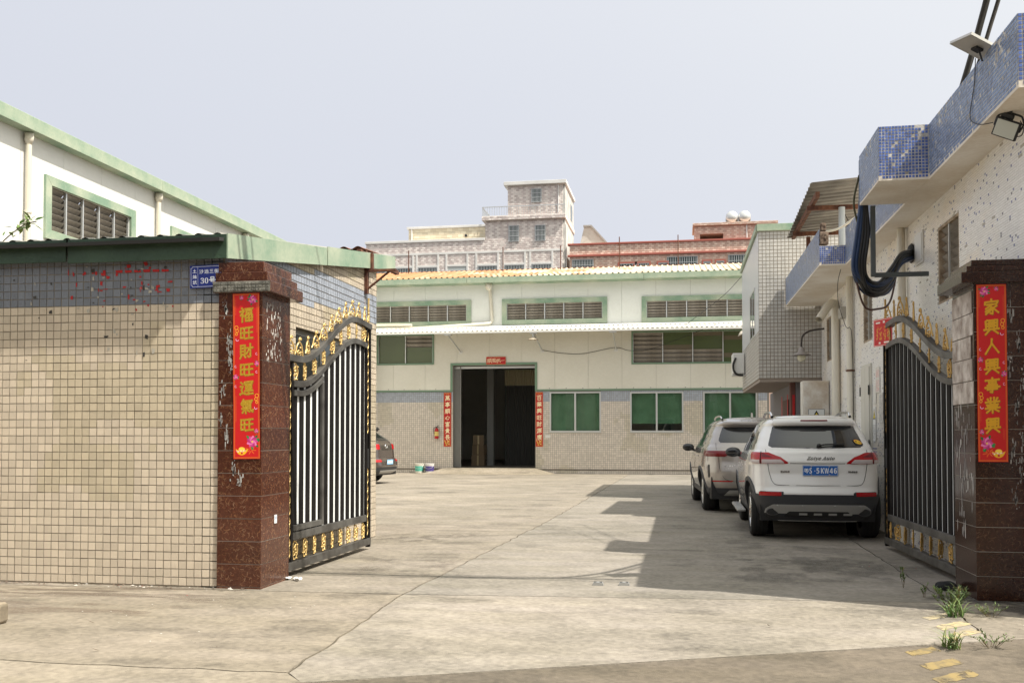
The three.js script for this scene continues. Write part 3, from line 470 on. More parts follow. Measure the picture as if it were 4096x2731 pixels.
function hungSheet(name, label, category, w, h, tx, pos, ry = 0, group, bend = 0.004, lean = 0) {
  const o = new THREE.Mesh(flatSheet(w, h, bend, 3, 16, pos[0] * 3), panelMat(tx)); o.material.side = THREE.DoubleSide; shade(o); o.name = numbered(name); o.userData = { label, category }; if (group) o.userData.group = group;
  o.position.set(...pos); o.rotation.set(0, ry, lean); scene.add(o); return o;
}

// ------------------------------------------------------------------ gatehouse on the left
const booth = thing('gatehouse', 'low tiled gatehouse with dark green fascia and beige square tiles on the left', 'building');
const BZ = -8.03, BX = -3.97, BB = -12.4, TP = 0.0735;
part(booth, 'front_wall', bx(-9.6, BX - 0.01, -0.05, 3.02, BZ - 0.2, BZ), M.groutDark);
part(booth, 'side_wall', (() => { // rises towards the back; window opening
  const s = new THREE.Shape([[8.03, -0.05], [12.4, -0.05], [12.4, 3.62], [8.03, 3.0]].map((p) => new THREE.Vector2(...p))); s.holes.push(new THREE.Path(rect(9.65, 11.74, 1.35, 2.47).map((p) => new THREE.Vector2(...p))));
  return metreUV(new THREE.ExtrudeGeometry(s, { depth: 0.2, bevelEnabled: false }).translate(0, 0, -0.2).rotateY(Math.PI / 2).translate(BX, 0, 0));
})(), M.groutDark);
part(booth, 'rear_wall', bx(-9.6, BX - 0.2, -0.05, 3.6, BB, BB + 0.2), M.groutPale); part(booth, 'far_wall', bx(-9.6, -9.4, -0.05, 3.0, BB + 0.2, BZ - 0.2), M.groutPale);
part(booth, 'floor', bx(-9.4, BX - 0.2, 0, 0.03, BB + 0.2, BZ - 0.2), M.groutPale);
seed(51);
const boothBeige = beigeTile(9);
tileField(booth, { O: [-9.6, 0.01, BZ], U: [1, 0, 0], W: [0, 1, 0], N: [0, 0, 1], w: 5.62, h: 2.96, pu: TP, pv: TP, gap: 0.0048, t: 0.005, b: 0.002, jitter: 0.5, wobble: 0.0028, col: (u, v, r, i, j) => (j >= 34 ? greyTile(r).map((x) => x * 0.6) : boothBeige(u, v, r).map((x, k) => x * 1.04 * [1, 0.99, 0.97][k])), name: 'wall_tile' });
tileField(booth, { O: [BX, 0.01, BZ], U: [0, 0, -1], W: [0, 1, 0], N: [1, 0, 0], w: 4.36, h: 3.55, pu: TP, pv: TP, gap: 0.006, t: 0.006, jitter: 0.4, wobble: 0.001, keep: (uc, vc, u0, u1, v0, v1) => (v1 > 2.99 + uc * 0.142 ? null : clipTo([[1.62, 3.71, 1.34, 2.46]], 0)(uc, vc, u0, u1, v0, v1)), col: (u, v, r, i, j) => { const k = Math.floor((v - u * 0.017) / TP); return k >= 37 && k < 42 ? greyTile(r).map((x) => x * 1.1) : boothBeige(u, v, r).map((x) => x * 0.95); }, name: 'wall_tile' });
flushTiles(booth, M.tile, 300);
{ const w = part(booth, 'window', join(bx(BX - 0.14, BX - 0.10, 1.35, 1.40, -11.74, -9.65), bx(BX - 0.14, BX - 0.10, 2.42, 2.47, -11.74, -9.65), bx(BX - 0.14, BX - 0.10, 1.40, 2.42, -10.72, -10.67)), M.alu);
  part(w, 'window_pane', bx(BX - 0.122, BX - 0.118, 1.4, 2.42, -10.67, -9.65), phys([0.35, 0.45, 0.36], 0.05, { transmission: 1, thickness: 0 })); part(w, 'window_pane', bx(BX - 0.122, BX - 0.118, 1.4, 2.42, -11.74, -10.72), phys([0.35, 0.45, 0.36], 0.05, { transmission: 1, thickness: 0 })); }
// roof: fascia to the street, fascia to the yard, corrugated sheets
part(booth, 'front_fascia', rbx(-9.7, -5.46, 2.90, 3.10, BZ + 0.075, BZ + 0.09, 0.004), M.greenDark); part(booth, 'front_fascia', rbx(-5.44, -3.905, 2.885, 3.10, BZ + 0.08, BZ + 0.095, 0.004), M.greenDark);
part(booth, 'soffit', join(bx(-9.7, -3.92, 2.98, 3.0, BZ - 0.19, BZ + 0.075), bx(-9.7, BX, 3.0, 3.04, BZ - 0.19, BZ + 0.07)), M.dark);
for (const [a, b, d] of [[7.935, 10.36, 0], [10.38, 13.0, 0.004]]) part(booth, 'side_fascia', metreUV(extrude([[a, 2.87 + (a - 7.84) * 0.147], [b, 2.87 + (b - 7.84) * 0.147], [b, 3.075 + (b - 7.84) * 0.143], [a, 3.09 + (a - 7.84) * 0.143]], 0.012).rotateY(Math.PI / 2).translate(-3.905 + d, 0, 0)), M.green);
for (let k = 0; k < 8; k++) part(booth, 'roof_sheet', corrugated([-9.75 + 0.73 * k, 3.075, BZ + 0.072], [1, 0, 0], norm3([0, 0.72, -5.05]), 0.73, 5.2, 0.1825, 0.045, 'wave'), mat([0.30, 0.29, 0.25], 0.7, { side: THREE.DoubleSide, bumpMap: bumpWall, bumpScale: 0.01 }));
part(booth, 'roof_deck', metreUV(new THREE.BoxGeometry(5.7, 0.03, 5.1).rotateX(0.142).translate(-6.78, 3.40, -10.37)), M.dark);
part(booth, 'sign_bracket', join(bx(BX + 0.005, BX + 0.05, 3.14, 3.60, -11.93, -11.87), bx(BX + 0.05, BX + 0.42, 3.42, 3.45, -11.93, -11.87), cyl(V(BX + 0.04, 3.2, -11.9), V(BX + 0.33, 3.42, -11.9), 0.015), bx(BX + 0.07, BX + 0.11, 3.45, 3.66, -11.95, -11.89)), M.rust);
{ // scraps of old paper and paint on the street wall
  const q = new Quads(), p = new Quads(); seed(61);
  for (let k = 0; k < 95; k++) {
    const near = R(), x = near > 0.4 ? -4.95 + rr(-0.55, 0.5) : rr(-6.3, -4.3), y = near > 0.4 ? rr(2.45, 2.88) : rr(2.0, 2.85), w = rr(0.004, 0.02), h = rr(0.004, 0.022), red = near > 0.4 && R() > 0.3, c = red ? [0.42, 0.02, 0.02] : R() > 0.5 ? [0.42, 0.39, 0.33] : [0.05, 0.045, 0.04], z = BZ + 0.0095;
    const J = () => rr(0.4, 1.4);
    q.quad([x - w * J(), y - h * J(), z], [x + w * J(), y - h * J(), z], [x + w * J(), y + h * J(), z + 0.001], [x - w * J(), y + h * J(), z], [0, 0, 1], c);
  }
  for (let k = 0; k < 6; k++) q.quad([-4.56 - k * 0.09, 2.8, BZ + 0.0096], [-4.5 - k * 0.09, 2.8, BZ + 0.0096], [-4.5 - k * 0.09, 2.818 + 0.004 * (k % 3), BZ + 0.0096], [-4.57 - k * 0.09, 2.822, BZ + 0.0096], [0, 0, 1], [0.45, 0.02, 0.02]);
  part(booth, 'paper_scraps', q.geo(), mat(0xffffff, 0.85, { vertexColors: true, side: THREE.DoubleSide }), 'torn scraps of red and pale paper', 'stuff');
}
const numberPlate = sheetBox(0.30, 0.20, 0.012, canvasTex(480, 320, (c, w, h) => {
  c.fillStyle = '#1b2f86'; c.fillRect(0, 0, w, h); c.strokeStyle = '#dfe4ee'; c.lineWidth = 6; c.beginPath(); c.moveTo(40, 18); c.lineTo(w - 40, 18); c.quadraticCurveTo(w - 40, 40, w - 18, 40); c.lineTo(w - 18, h - 40); c.quadraticCurveTo(w - 40, h - 40, w - 40, h - 18); c.lineTo(40, h - 18); c.quadraticCurveTo(40, h - 40, 18, h - 40); c.lineTo(18, 40); c.quadraticCurveTo(40, 40, 40, 18); c.stroke();
  c.lineWidth = 4; c.beginPath(); c.moveTo(122, 20); c.lineTo(122, h - 20); c.stroke(); c.strokeStyle = c.fillStyle = '#e9edf5';
  ['土', '地', '坑'].forEach((ch, k) => hanzi(c, ch, 72, 78 + k * 80, 58, 8)); ['沙', '远', '三', '街'].forEach((ch, k) => hanzi(c, ch, 178 + k * 76, 88, 60, 8));
  c.font = 'bold 110px serif'; c.fillText('30', 160, 258); hanzi(c, '号', 342, 214, 100, 15);
}), mat([0.02, 0.03, 0.2], 0.5));
{ const q = new Quads(); seed(63); for (let k = 0; k < 26; k++) { const y = 3.12 - k * 0.025, w = rr(0.004, 0.014), z = -11.9 + rr(-0.006, 0.006); q.quad([BX + 0.0085, y - 0.024, z + w], [BX + 0.0085, y - 0.024, z - w], [BX + 0.0085, y + 0.003, z - w * rr(0.6, 1.2)], [BX + 0.0085, y + 0.003, z + w], [1, 0, 0], [0.36, 0.22, 0.11]); } part(booth, 'rust_streak', q.geo(), mat(0xffffff, 0.9, { vertexColors: true, side: THREE.DoubleSide }), 'rust run below the iron bracket'); }
numberPlate.name = 'street_number_plate'; numberPlate.userData = { label: 'blue enamel street number plate under the gatehouse eave', category: 'sign' }; numberPlate.position.set(-4.135, 2.742, BZ + 0.022); numberPlate.rotation.z = 0.02; scene.add(numberPlate);

// added unseen beam above the street, made up to shade the gatehouse front
const shadeBeam = thing('added_shade_beam', 'added unseen beam above the street that shades the gatehouse front', 'shadeBeam');
part(shadeBeam, 'shade_bar', join(rbx(-12, -2.66, 5.24, 5.30, -7.50, -7.24, 0.01), rbx(-12, -2.66, 5.30, 5.36, -7.27, -7.24, 0.004), rbx(-12, -2.66, 5.30, 5.36, -7.50, -7.47, 0.004)), M.rust);
part(shadeBeam, 'post', cyl(V(-11.6, 0, -7.37), V(-11.6, 5.24, -7.37), 0.07, 0.07, 12), M.rust); part(shadeBeam, 'post', cyl(V(-8.6, 0, -7.37), V(-8.6, 5.24, -7.37), 0.07, 0.07, 12), M.rust);

// ------------------------------------------------------------------ granite pillars
const graniteTex = canvasTex(1024, 1024, (c, w, h) => {
  c.fillStyle = '#5c3324'; c.fillRect(0, 0, w, h); seed(71);
  for (let k = 0; k < 2600; k++) { c.fillStyle = ['#4c2518', '#733f2c', '#3f1e14', '#7d4935'][k % 4]; c.globalAlpha = 0.35; c.beginPath(); c.ellipse(R() * w, R() * h, rr(3, 16), rr(3, 12), R() * 3, 0, 7); c.fill(); }
  c.lineCap = 'round';
  for (let k = 0; k < 1000; k++) { let x = R() * w, y = R() * h, a = R() * 6.28; c.globalAlpha = rr(0.35, 0.9); c.strokeStyle = ['#a5744a', '#b98f68', '#8a5a3a', '#c9a684'][k % 4]; c.lineWidth = rr(2, 4.6); c.beginPath(); c.moveTo(x, y); for (let i = 0; i < 4; i++) { a += rr(-1.1, 1.1); x += Math.cos(a) * rr(5, 15); y += Math.sin(a) * rr(5, 15); c.lineTo(x, y); } c.stroke(); }
});
graniteTex.wrapS = graniteTex.wrapT = THREE.RepeatWrapping;
const granites = [0, 1, 2, 3].map((k) => { const t = graniteTex.clone(); t.repeat.set(1 / 0.8, 1 / 0.8); t.offset.set(k * 0.37, k * 0.61); t.needsUpdate = true; return phys(lin(1, 1, 1).multiplyScalar(0.50 + 0.08 * k), 0.2, { map: t }); });
const capGrey = mat(0xffffff, 0.85, { map: rep(dirtTex([0.05, 0.05, 0.042], [0.26, 0.25, 0.215], 231, 7, 2), 1 / 0.4), bumpMap: bumpWall, bumpScale: 0.01 });
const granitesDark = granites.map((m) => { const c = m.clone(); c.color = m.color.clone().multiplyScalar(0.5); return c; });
function pillar(label, x0, x1, z0, z1, top, panelH, faces, stone) { // z0 is the street face
  const p = thing('gate_pillar', label, 'pillar', undefined);
  part(p, 'core', bx(x0 + 0.005, x1 - 0.005, -0.05, top, z1 + 0.005, z0 - 0.005), M.groutPale);
  const n = Math.ceil(top / panelH); seed(x0 > 0 ? 82 : 81);
  for (let k = 0; k < n; k++) {
    const y0 = Math.max(0, top - (n - k) * panelH) + (k ? 0.002 : -0.04), y1 = top - (n - k - 1) * panelH - 0.002;
    for (const f of faces) {
      const d = 0.013 + R() * 0.003, m = stone[(k * 3 + f.charCodeAt(0) + Math.floor(R() * 2)) % 4], b = 0.002;
      if (f === 'f') part(p, 'granite_panel', rbx(x0, x1, y0, y1, z0 - 0.015, z0 - 0.015 + d, b, 1), m);
      if (f === 'r') part(p, 'granite_panel', rbx(x1 - 0.015, x1 - 0.015 + d, y0, y1, z1, z0 - 0.016, b, 1), m);
      if (f === 'l') part(p, 'granite_panel', rbx(x0 + 0.015 - d, x0 + 0.015, y0, y1, z1, z0 - 0.016, b, 1), m);
      if (f === 'b') part(p, 'granite_panel', rbx(x0, x1, y0, y1, z1 + 0.015 - d, z1 + 0.0145, b, 1), m);
    }
  }
  return p;
}
const pillarL = pillar('red granite gate pillar carrying a gold lettered banner, beside the gatehouse', -4.01, -3.60, -8.005, -8.62, 2.59, 0.198, ['f', 'r', 'b'], granites);
{ const c = [[0.09, 2.59, 2.69, 'r'], [0.05, 2.692, 2.77, 'r'], [0.01, 2.772, 2.86, 'r']]; c.forEach(([o, a, b], k) => { part(pillarL, 'cap_slab', rbx(-4.01 - o * 0.5, -3.60 + o, a, b, -8.62 - o, -8.005 + o * 0.35, 0.006), granites[(k + 1) % 4]); });
  const pc = part(pillarL, 'worn_cap_face', rbx(-4.05, -3.515, 2.592, 2.685, -7.975, -7.968, 0.002), capGrey, 'bare scored mortar where the cap stone fell off');
  seed(91); for (let i = 0; i < 16; i++) for (let j = 0; j < 3; j++) part(pc, 'mortar_lump', rbx(-4.04 + i * 0.0325, -4.015 + i * 0.0325, 2.6 + j * 0.028, 2.622 + j * 0.028, -7.969, -7.966 + R() * 0.006, 0.003, 1), capGrey);
}
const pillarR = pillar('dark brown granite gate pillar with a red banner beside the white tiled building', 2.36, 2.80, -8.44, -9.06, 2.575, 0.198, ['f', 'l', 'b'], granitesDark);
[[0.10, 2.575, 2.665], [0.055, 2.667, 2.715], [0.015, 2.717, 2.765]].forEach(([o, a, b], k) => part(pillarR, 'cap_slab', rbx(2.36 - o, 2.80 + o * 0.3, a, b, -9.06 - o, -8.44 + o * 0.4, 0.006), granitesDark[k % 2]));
{ // paint runs and mortar left on both pillars: flat flecks standing proud of the stone
  const flecks = (p, n, f, name, label) => { const q = new Quads(); for (let k = 0; k < n; k++) { const [x, y, z, w, h, N, U, c] = f(k); const J = () => rr(0.35, 1.3), A = (u, v) => [x + U[0] * u, y + v, z + U[2] * u]; q.quad(A(-w * J(), -h * J()), A(w * J(), -h * J()), A(w * J(), h * J()), A(-w * J(), h * J()), N, c); } part(p, name, q.geo(), mat(0xffffff, 0.9, { vertexColors: true, side: THREE.DoubleSide }), label, 'stuff'); };
  seed(92); flecks(pillarL, 150, (k) => { const c = rr(0.25, 0.55), s = k % 9, cx = [-3.95, -3.91, -3.97, -3.90, -3.93, -3.98, -3.89, -3.86, -3.8][s], cy = [2.45, 2.2, 1.75, 2.05, 1.35, 1.5, 1.95, 1.02, 0.95][s]; return [clamp(cx + rr(-1, 1) * rr(0, 0.03), -4.0, -3.62), cy + rr(-1, 1) * rr(0, 0.14), -8.0035, rr(0.001, 0.007), rr(0.003, 0.03), [0, 0, 1], [1, 0, 0], [c, c * 0.98, c * 0.93]]; }, 'paint_flecks', 'white paint runs and scrapes');
  seed(93); flecks(pillarL, 70, () => [-3.5985, rr(2.0, 2.5), rr(-8.42, -8.08), rr(0.003, 0.008), rr(0.006, 0.03), [1, 0, 0], [0, 0, -1], [0.6, 0.58, 0.55]], 'paint_flecks', 'white paint spots on the yard side');
  seed(94); flecks(pillarR, 190, (k) => { const c = rr(0.16, 0.42), s = k % 10, cx = [2.64, 2.70, 2.73, 2.63, 2.68, 2.72, 2.65, 2.71, 2.66, 2.74][s], cy = [2.35, 2.1, 1.8, 1.95, 1.55, 1.35, 1.2, 1.05, 0.85, 1.65][s]; return [cx + rr(-1, 1) * rr(0, 0.035), cy + rr(-1, 1) * rr(0, 0.17), -8.4385, rr(0.001, 0.006), rr(0.003, 0.032), [0, 0, 1], [1, 0, 0], [c, c * 0.95, c * 0.9]]; }, 'paint_flecks', 'white paint runs beside the banner');
  seed(95); flecks(pillarR, 60, () => { const c = rr(0.3, 0.6); return [2.3585, rr(0.5, 1.6), rr(-9.0, -8.5), rr(0.003, 0.012), rr(0.01, 0.08), [-1, 0, 0], [0, 0, 1], [c, c * 0.96, c * 0.92]]; }, 'paint_flecks', 'white paint scrapes on the yard side');
}
const paleStone = mat(0xffffff, 0.9, { map: rep(dirtTex([0.30, 0.24, 0.20], [0.66, 0.60, 0.54], 241, 6, 1.9), 1 / 0.5), bumpMap: bumpWall, bumpScale: 0.012 });
for (let k = 0; k < 5; k++) part(pillarR, 'bare_mortar_patch', rbx(2.352 - (k % 2) * 0.002, 2.3595, 1.60 + k * 0.185, 1.78 + k * 0.185, -9.05, -8.45 - (k % 3) * 0.03, 0.002, 1), paleStone, 'pale mortar where panels have come away');

hungSheet('spring_couplet', 'red vertical banner with gold glitter characters on the left gate pillar', 'banner', 0.247, 1.45, bannerCanvas([...'福旺財旺運氣旺'], '#b08a12', false, true), [-3.742, 1.857, -8.001], 0, 'gate couplets', 0.005, 0.012);
hungSheet('spring_couplet', 'red vertical banner with gold characters on the right gate pillar', 'banner', 0.228, 1.44, bannerCanvas([...'家興人興事業興'], '#d9a018', true, false), [2.494, 1.843, -8.435], 0, 'gate couplets', 0.004);
{ const o = sheetBox(0.055, 0.075, 0.003, canvasTex(64, 88, (c) => { c.fillStyle = '#e6eaec'; c.fillRect(0, 0, 64, 88); c.fillStyle = '#5e7fa6'; for (let k = 0; k < 9; k++) c.fillRect(8 + k * 5.5, 14, 3, 42 - (k % 3) * 7); c.fillRect(8, 66, 48, 4); c.fillRect(8, 74, 36, 3); }), M.paper); o.name = 'pillar_sticker'; o.userData = { label: 'small white sticker low on the yard side of the left pillar', category: 'sticker' }; o.rotation.y = Math.PI / 2; o.position.set(-3.598, 0.585, -8.31); scene.add(o); }

// ------------------------------------------------------------------ wrought iron gate leaves
// pieces of scrollwork, in the plane of the leaf (x along it, y up)
const finialGeo = (() => { const s = 1; return join(
  tube([V(-0.075, 0, 0), V(-0.055, 0.045, 0), V(-0.035, 0.12, 0), V(0.0, 0.165, 0), V(0.035, 0.13, 0), V(0.05, 0.06, 0), V(0.055, 0.0, 0)], 0.0085, 26, 6),
  tube([V(0.0, 0.165, 0), V(-0.004, 0.195, 0), V(0.008, 0.222, 0), V(0.026, 0.214, 0), V(0.024, 0.192, 0)], 0.009, 14, 6), ball(0.02, 0.2, 0, 0.013, 7),
  tube([V(-0.02, 0.0, 0), V(-0.03, 0.04, 0), V(-0.008, 0.07, 0), V(0.014, 0.05, 0), V(0.004, 0.028, 0)], 0.007, 16, 6), tube([V(0.055, 0.0, 0), V(0.03, 0.02, 0), V(0.012, 0.012, 0), V(0.02, 0.0, 0)], 0.006, 10, 5), ball(0.016, 0.1, 0, 0.013, 7), ball(-0.012, 0.03, 0.004, 0.012, 7), ball(0.034, 0.045, 0, 0.011, 7)); })();
const spireGeo = join(tube([V(0, 0, 0), V(0.006, 0.1, 0), V(-0.004, 0.2, 0), V(0.0, 0.31, 0)], 0.012, 16, 6), tube([V(-0.05, 0, 0), V(-0.035, 0.06, 0), V(-0.005, 0.1, 0), V(-0.012, 0.16, 0), V(-0.002, 0.22, 0)], 0.011, 16, 6), ball(-0.02, 0.04, 0, 0.02, 7), ball(-0.008, 0.13, 0, 0.016, 7), ball(-0.03, 0.085, 0, 0.012, 6));
const ovalGeo = (() => { const e = []; for (let k = 0; k < 12; k++) { const a = k / 12 * 6.283; e.push(V(Math.cos(a) * 0.042 * (1 + 0.12 * Math.cos(3 * a)), Math.sin(a) * 0.098, 0)); }
  return join(tube(e, 0.007, 30, 5, true), tube([V(-0.02, -0.06, 0), V(0.02, -0.02, 0.004), V(-0.018, 0.02, 0), V(0.018, 0.06, 0)], 0.008, 16, 5), tube([V(0.02, -0.06, 0), V(-0.02, -0.02, -0.004), V(0.018, 0.02, 0), V(-0.018, 0.06, 0)], 0.008, 16, 5), ball(0, 0, 0.004, 0.018, 7), ball(0, 0.035, 0.002, 0.012, 6), ball(0, -0.035, 0.002, 0.012, 6), ball(-0.045, -0.055, 0, 0.011, 6), ball(0.045, 0.055, 0, 0.011, 6), ball(-0.02, -0.1, 0, 0.012, 6), ball(0.03, -0.092, 0, 0.012, 6), ball(-0.02, 0.1, 0, 0.012, 6)); })();
const linkGeo = join(tube([V(0, -0.1, 0), V(0.026, -0.05, 0), V(0.0, 0, 0), V(-0.026, 0.05, 0), V(0, 0.1, 0)], 0.0065, 18, 5), tube([V(0, -0.1, 0), V(-0.026, -0.05, 0), V(0.0, 0, 0), V(0.026, 0.05, 0), V(0, 0.1, 0)], 0.0065, 18, 5), ball(0, 0, 0, 0.013, 6), ball(0.012, 0.05, 0, 0.01, 6), ball(-0.012, -0.05, 0, 0.01, 6));
function curvedBar(f, a0, a1, hgt, z0, z1, n = 28) { // rail whose lower edge follows f
  const lo = [], hi = []; for (let i = 0; i <= n; i++) { const a = lerp(a0, a1, i / n); lo.push([a, f(a)]); hi.push([a, f(a) + hgt]); }
  return metreUV(extrude([...lo, ...hi.reverse()], z1 - z0, [], 0.004).translate(0, 0, z0));
}
function gateLeaf(label, L, wicket, goldMat, railMat, nBars, seedN) { // x from the hinge, +z is the face seen
  const g = thing('iron_gate', label, 'gate'); g.userData.group = 'gate leaves';
  const S = (a) => 0.57 * sstep(0.28, 1.86, a * 2.35 / L) - 0.03 * sstep(1.9, 2.35, a * 2.35 / L), top = (a) => 2.04 + S(a), low = (a) => 1.80 + S(a);
  const c0 = 0.115, c1 = L - 0.13;
  part(g, 'hinge_stile', rbx(0, 0.045, 0.06, 2.06, -0.025, 0.025, 0.004), M.gateBlack); part(g, 'free_stile', rbx(L - 0.045, L, 0.03, top(L) + 0.05, -0.025, 0.025, 0.004), M.gateBlack);
  part(g, 'inner_stile', rbx(c0 - 0.02, c0 + 0.02, 0.14, top(c0) - 0.004, -0.022, 0.022, 0.004), M.gateBlack); part(g, 'inner_stile', rbx(c1 - 0.02, c1 + 0.02, 0.14, top(c1) - 0.004, -0.022, 0.022, 0.004), M.gateBlack);
  part(g, 'bottom_rail', rbx(0, L, 0.06, 0.138, -0.03, 0.03, 0.004), railMat); part(g, 'lower_rail', rbx(c0 + 0.02, c1 - 0.02, 0.34, 0.415, -0.026, 0.026, 0.004), railMat);
  part(g, 'top_rail', curvedBar(top, 0, L, 0.065, -0.032, 0.032), railMat); part(g, 'arched_rail', curvedBar(low, c0 + 0.02, c1 - 0.02, 0.06, -0.028, 0.028), railMat);
  const pitch = (c1 - c0 - 0.04) / nBars, bw = pitch * (wicket ? 0.58 : 0.69);
  for (let k = 0; k < nBars; k++) { const a = c0 + 0.02 + pitch * (k + 0.5); part(g, 'bar', rbx(a - bw / 2, a + bw / 2, 0.415, low(a - bw / 2) + 0.012, -0.006, 0.004, 0.002), M.gateBlack); }
  { const lo = [[c0 + 0.02, 0.40]], n = 24; lo.push([c1 - 0.02, 0.40]); for (let i = n; i >= 0; i--) { const a = lerp(c0 + 0.02, c1 - 0.02, i / n); lo.push([a, low(a) + 0.004]); } part(g, 'backing_sheet', metreUV(extrude(lo, 0.003).translate(0, 0, -0.0095)), M.gateWhite, 'white painted sheet metal behind the bars'); }
  seed(seedN);
  for (let k = 0; k < 9; k++) { const a = lerp(c0 + 0.07, c1 - 0.09, k / 8); const m = part(g, 'scroll_ornament', ovalGeo, goldMat); m.position.set(a, (low(a) + 0.06 + top(a)) / 2, 0.006); m.scale.set(wicket ? 1.15 : 1.45, 0.82, 1); m.rotation.y = rr(-0.3, 0.3); }
  for (let k = 0; k < 9; k++) { const a = lerp(c0 + 0.10, c1 - 0.09, k / 8); const m = part(g, 'scroll_ornament', ovalGeo, goldMat); m.position.set(a, 0.24, 0.006); m.scale.set(wicket ? 1.0 : 1.4, 0.86, 1); m.rotation.y = wicket ? rr(-0.2, 0.2) : rr(-0.7, 0.7); }
  for (const [a, n, y1] of [[0.07, 9, 1.98], [(c1 + 0.02 + L - 0.045) / 2, 12, top(L) - 0.04]]) for (let k = 0; k < n; k++) { if (a > 1 && k === 5) continue; const m = part(g, 'scroll_link', linkGeo, goldMat); const h = (y1 - 0.17) / n; m.position.set(a, 0.17 + h * (k + 0.5), 0.006); m.scale.set(1, h / 0.2, 1); }
  part(g, 'lock_plate', rbx(c1 + 0.022, L - 0.048, 0.95, 1.18, -0.01, 0.02, 0.006), M.black);
  const nf = 11; for (let k = 0; k < nf; k++) { const a = lerp(0.10, L - 0.17, k / (nf - 1)), m = part(g, 'finial', finialGeo, goldMat); m.position.set(a, top(a) + 0.068, 0.0); m.scale.set(wicket ? 1.15 : 1.7, wicket ? 0.8 : 0.95, 1); m.rotation.y = rr(-0.25, 0.25); }
  { const m = part(g, 'corner_spire', spireGeo, goldMat); m.position.set(L - 0.03, top(L) + 0.062, 0); }
  for (const y of [0.45, 1.75]) part(g, 'hinge', cyl(V(-0.03, y - 0.06, 0), V(-0.03, y + 0.06, 0), 0.022, 0.022, 10), M.gateBlack);
  if (wicket) { const a1 = c0 + 0.02 + pitch * 4.5 + 0.015; part(g, 'wicket_door', join(curvedBar((a) => low(a) - 0.085, c0 + 0.025, a1, 0.055, -0.024, 0.030), rbx(a1 - 0.03, a1 + 0.02, 0.425, low(a1) - 0.09, -0.02, 0.032, 0.004), rbx(c0 + 0.025, a1 - 0.031, 0.425, 0.48, -0.02, 0.031, 0.004)), railMat, 'framed small door in the gate leaf'); }
  return g;
}
const gateL = gateLeaf('black iron gate leaf with gold scrollwork folded back against the gatehouse', 2.38, true, M.gold, M.gateGrey, 13, 101);
gateL.position.set(-3.655, 0, -8.66); gateL.rotation.y = Math.PI / 2 - 0.015; gateL.rotation.order = 'YXZ';
const gateR = gateLeaf('black iron gate leaf with tarnished gold scrollwork folded back before the white wall', 3.05, false, M.goldWorn, M.gateGrey, 16, 102);
gateR.position.set(2.50, 0, -9.12); gateR.rotation.y = Math.PI / 2 + 0.03; gateR.scale.z = -1;
// ------------------------------------------------------------------ white tiled building along the right side
const RX = 2.77, RZ0 = -7.62, RZ1 = -20.0, SOF = 3.95, PAR = 4.44;
const rb = thing('tiled_building', 'white glazed tile building with blue mosaic parapet along the right side', 'building');
const RW = [[10.36, 11.17, 2.745, 3.58], [14.86, 15.55, 2.735, 3.52], [18.66, 19.34, 2.73, 3.55]]; // openings along z
const turnR = (g) => g.rotateY(-Math.PI / 2).translate(RX, 0, 0); // local x -> +z, local z -> -x
const RWl = RW.map(([a, b, c, d]) => [-b, -a, c, d]);
part(rb, 'wall', turnR(cells(RZ1, RZ0, -0.05, SOF, RWl, -0.24, 0)), M.groutPale, 'mortar bed of the white tiles');
part(rb, 'street_wall', bx(RX + 0.24, 8, -0.05, SOF, RZ0 - 0.24, RZ0), M.groutPale); part(rb, 'rear_wall', bx(7.76, 8, -0.05, SOF, RZ1, RZ0 - 0.24), M.groutPale); part(rb, 'yard_end_wall', bx(RX + 0.24, 7.76, -0.05, SOF, RZ1, RZ1 + 0.24), M.groutPale);
part(rb, 'roof_slab', bx(RX, 8, SOF + 0.002, SOF + 0.12, RZ1, RZ0), M.plaster);
seed(121);
const whiteTile = (u, v, r) => { const stain = fbm(u * 0.9, v * 1.4, 128, 46, 4), k = 0.95 + 0.1 * r, warm = sstep(0.5, 0.68, stain); return r < 0.004 ? null : [0.88 * k, (0.87 - 0.05 * warm) * k, (0.845 - 0.12 * warm) * k]; };
tileField(rb, { O: [RX, 0.004, RZ1], U: [0, 0, 1], W: [0, 1, 0], N: [-1, 0, 0], w: RZ0 - RZ1, h: SOF - 0.01, pu: 0.095, pv: 0.0235, gap: 0.0025, t: 0.003, b: 0.0008, brick: 0.5, jitter: 0.3, wobble: 0.0006, keep: clipTo(RWl, RZ1), col: whiteTile });
tileField(rb, { O: [RX - 0.0032, 0.006, RZ1], U: [0, 0, 1], W: [0, 1, 0], N: [-1, 0, 0], w: RZ0 - RZ1, h: SOF - 0.02, pu: 0.0475, pv: 0.0235, gap: 0.004, t: 0.0012, b: 0.0005, keep: (uc, vc, u0, u1, v0, v1) => { const k = clipTo(RWl, RZ1)(uc, vc, u0, u1, v0, v1); return k && [k[0], Math.min(k[1], k[0] + 0.026), k[2], k[3]]; }, col: (u, v, r, i, j) => { const band = v > 1.02 && v < 1.17 && u < 5.4 && j % 2 === 0, dens = (fbm(u * 0.8, v * 0.8, 64, 47, 2) > 0.5 ? 0.055 : 0.035) * (v < 1.5 ? 1.6 : 1); return band ? [0.10, 0.11, 0.36] : hash2(i, j, 44) < dens ? (r > 0.7 ? [0.12, 0.12, 0.15] : [0.15, 0.17, 0.36]) : null; } });
{ const list = fields.get(rb); const q = new Quads(); for (const e of list) onePiece(q, e.f, ...e.a); fields.delete(rb); part(rb, 'glazed_tiles', q.geo(), M.glazed, 'narrow white glazed tiles speckled with blue', 'stuff'); }
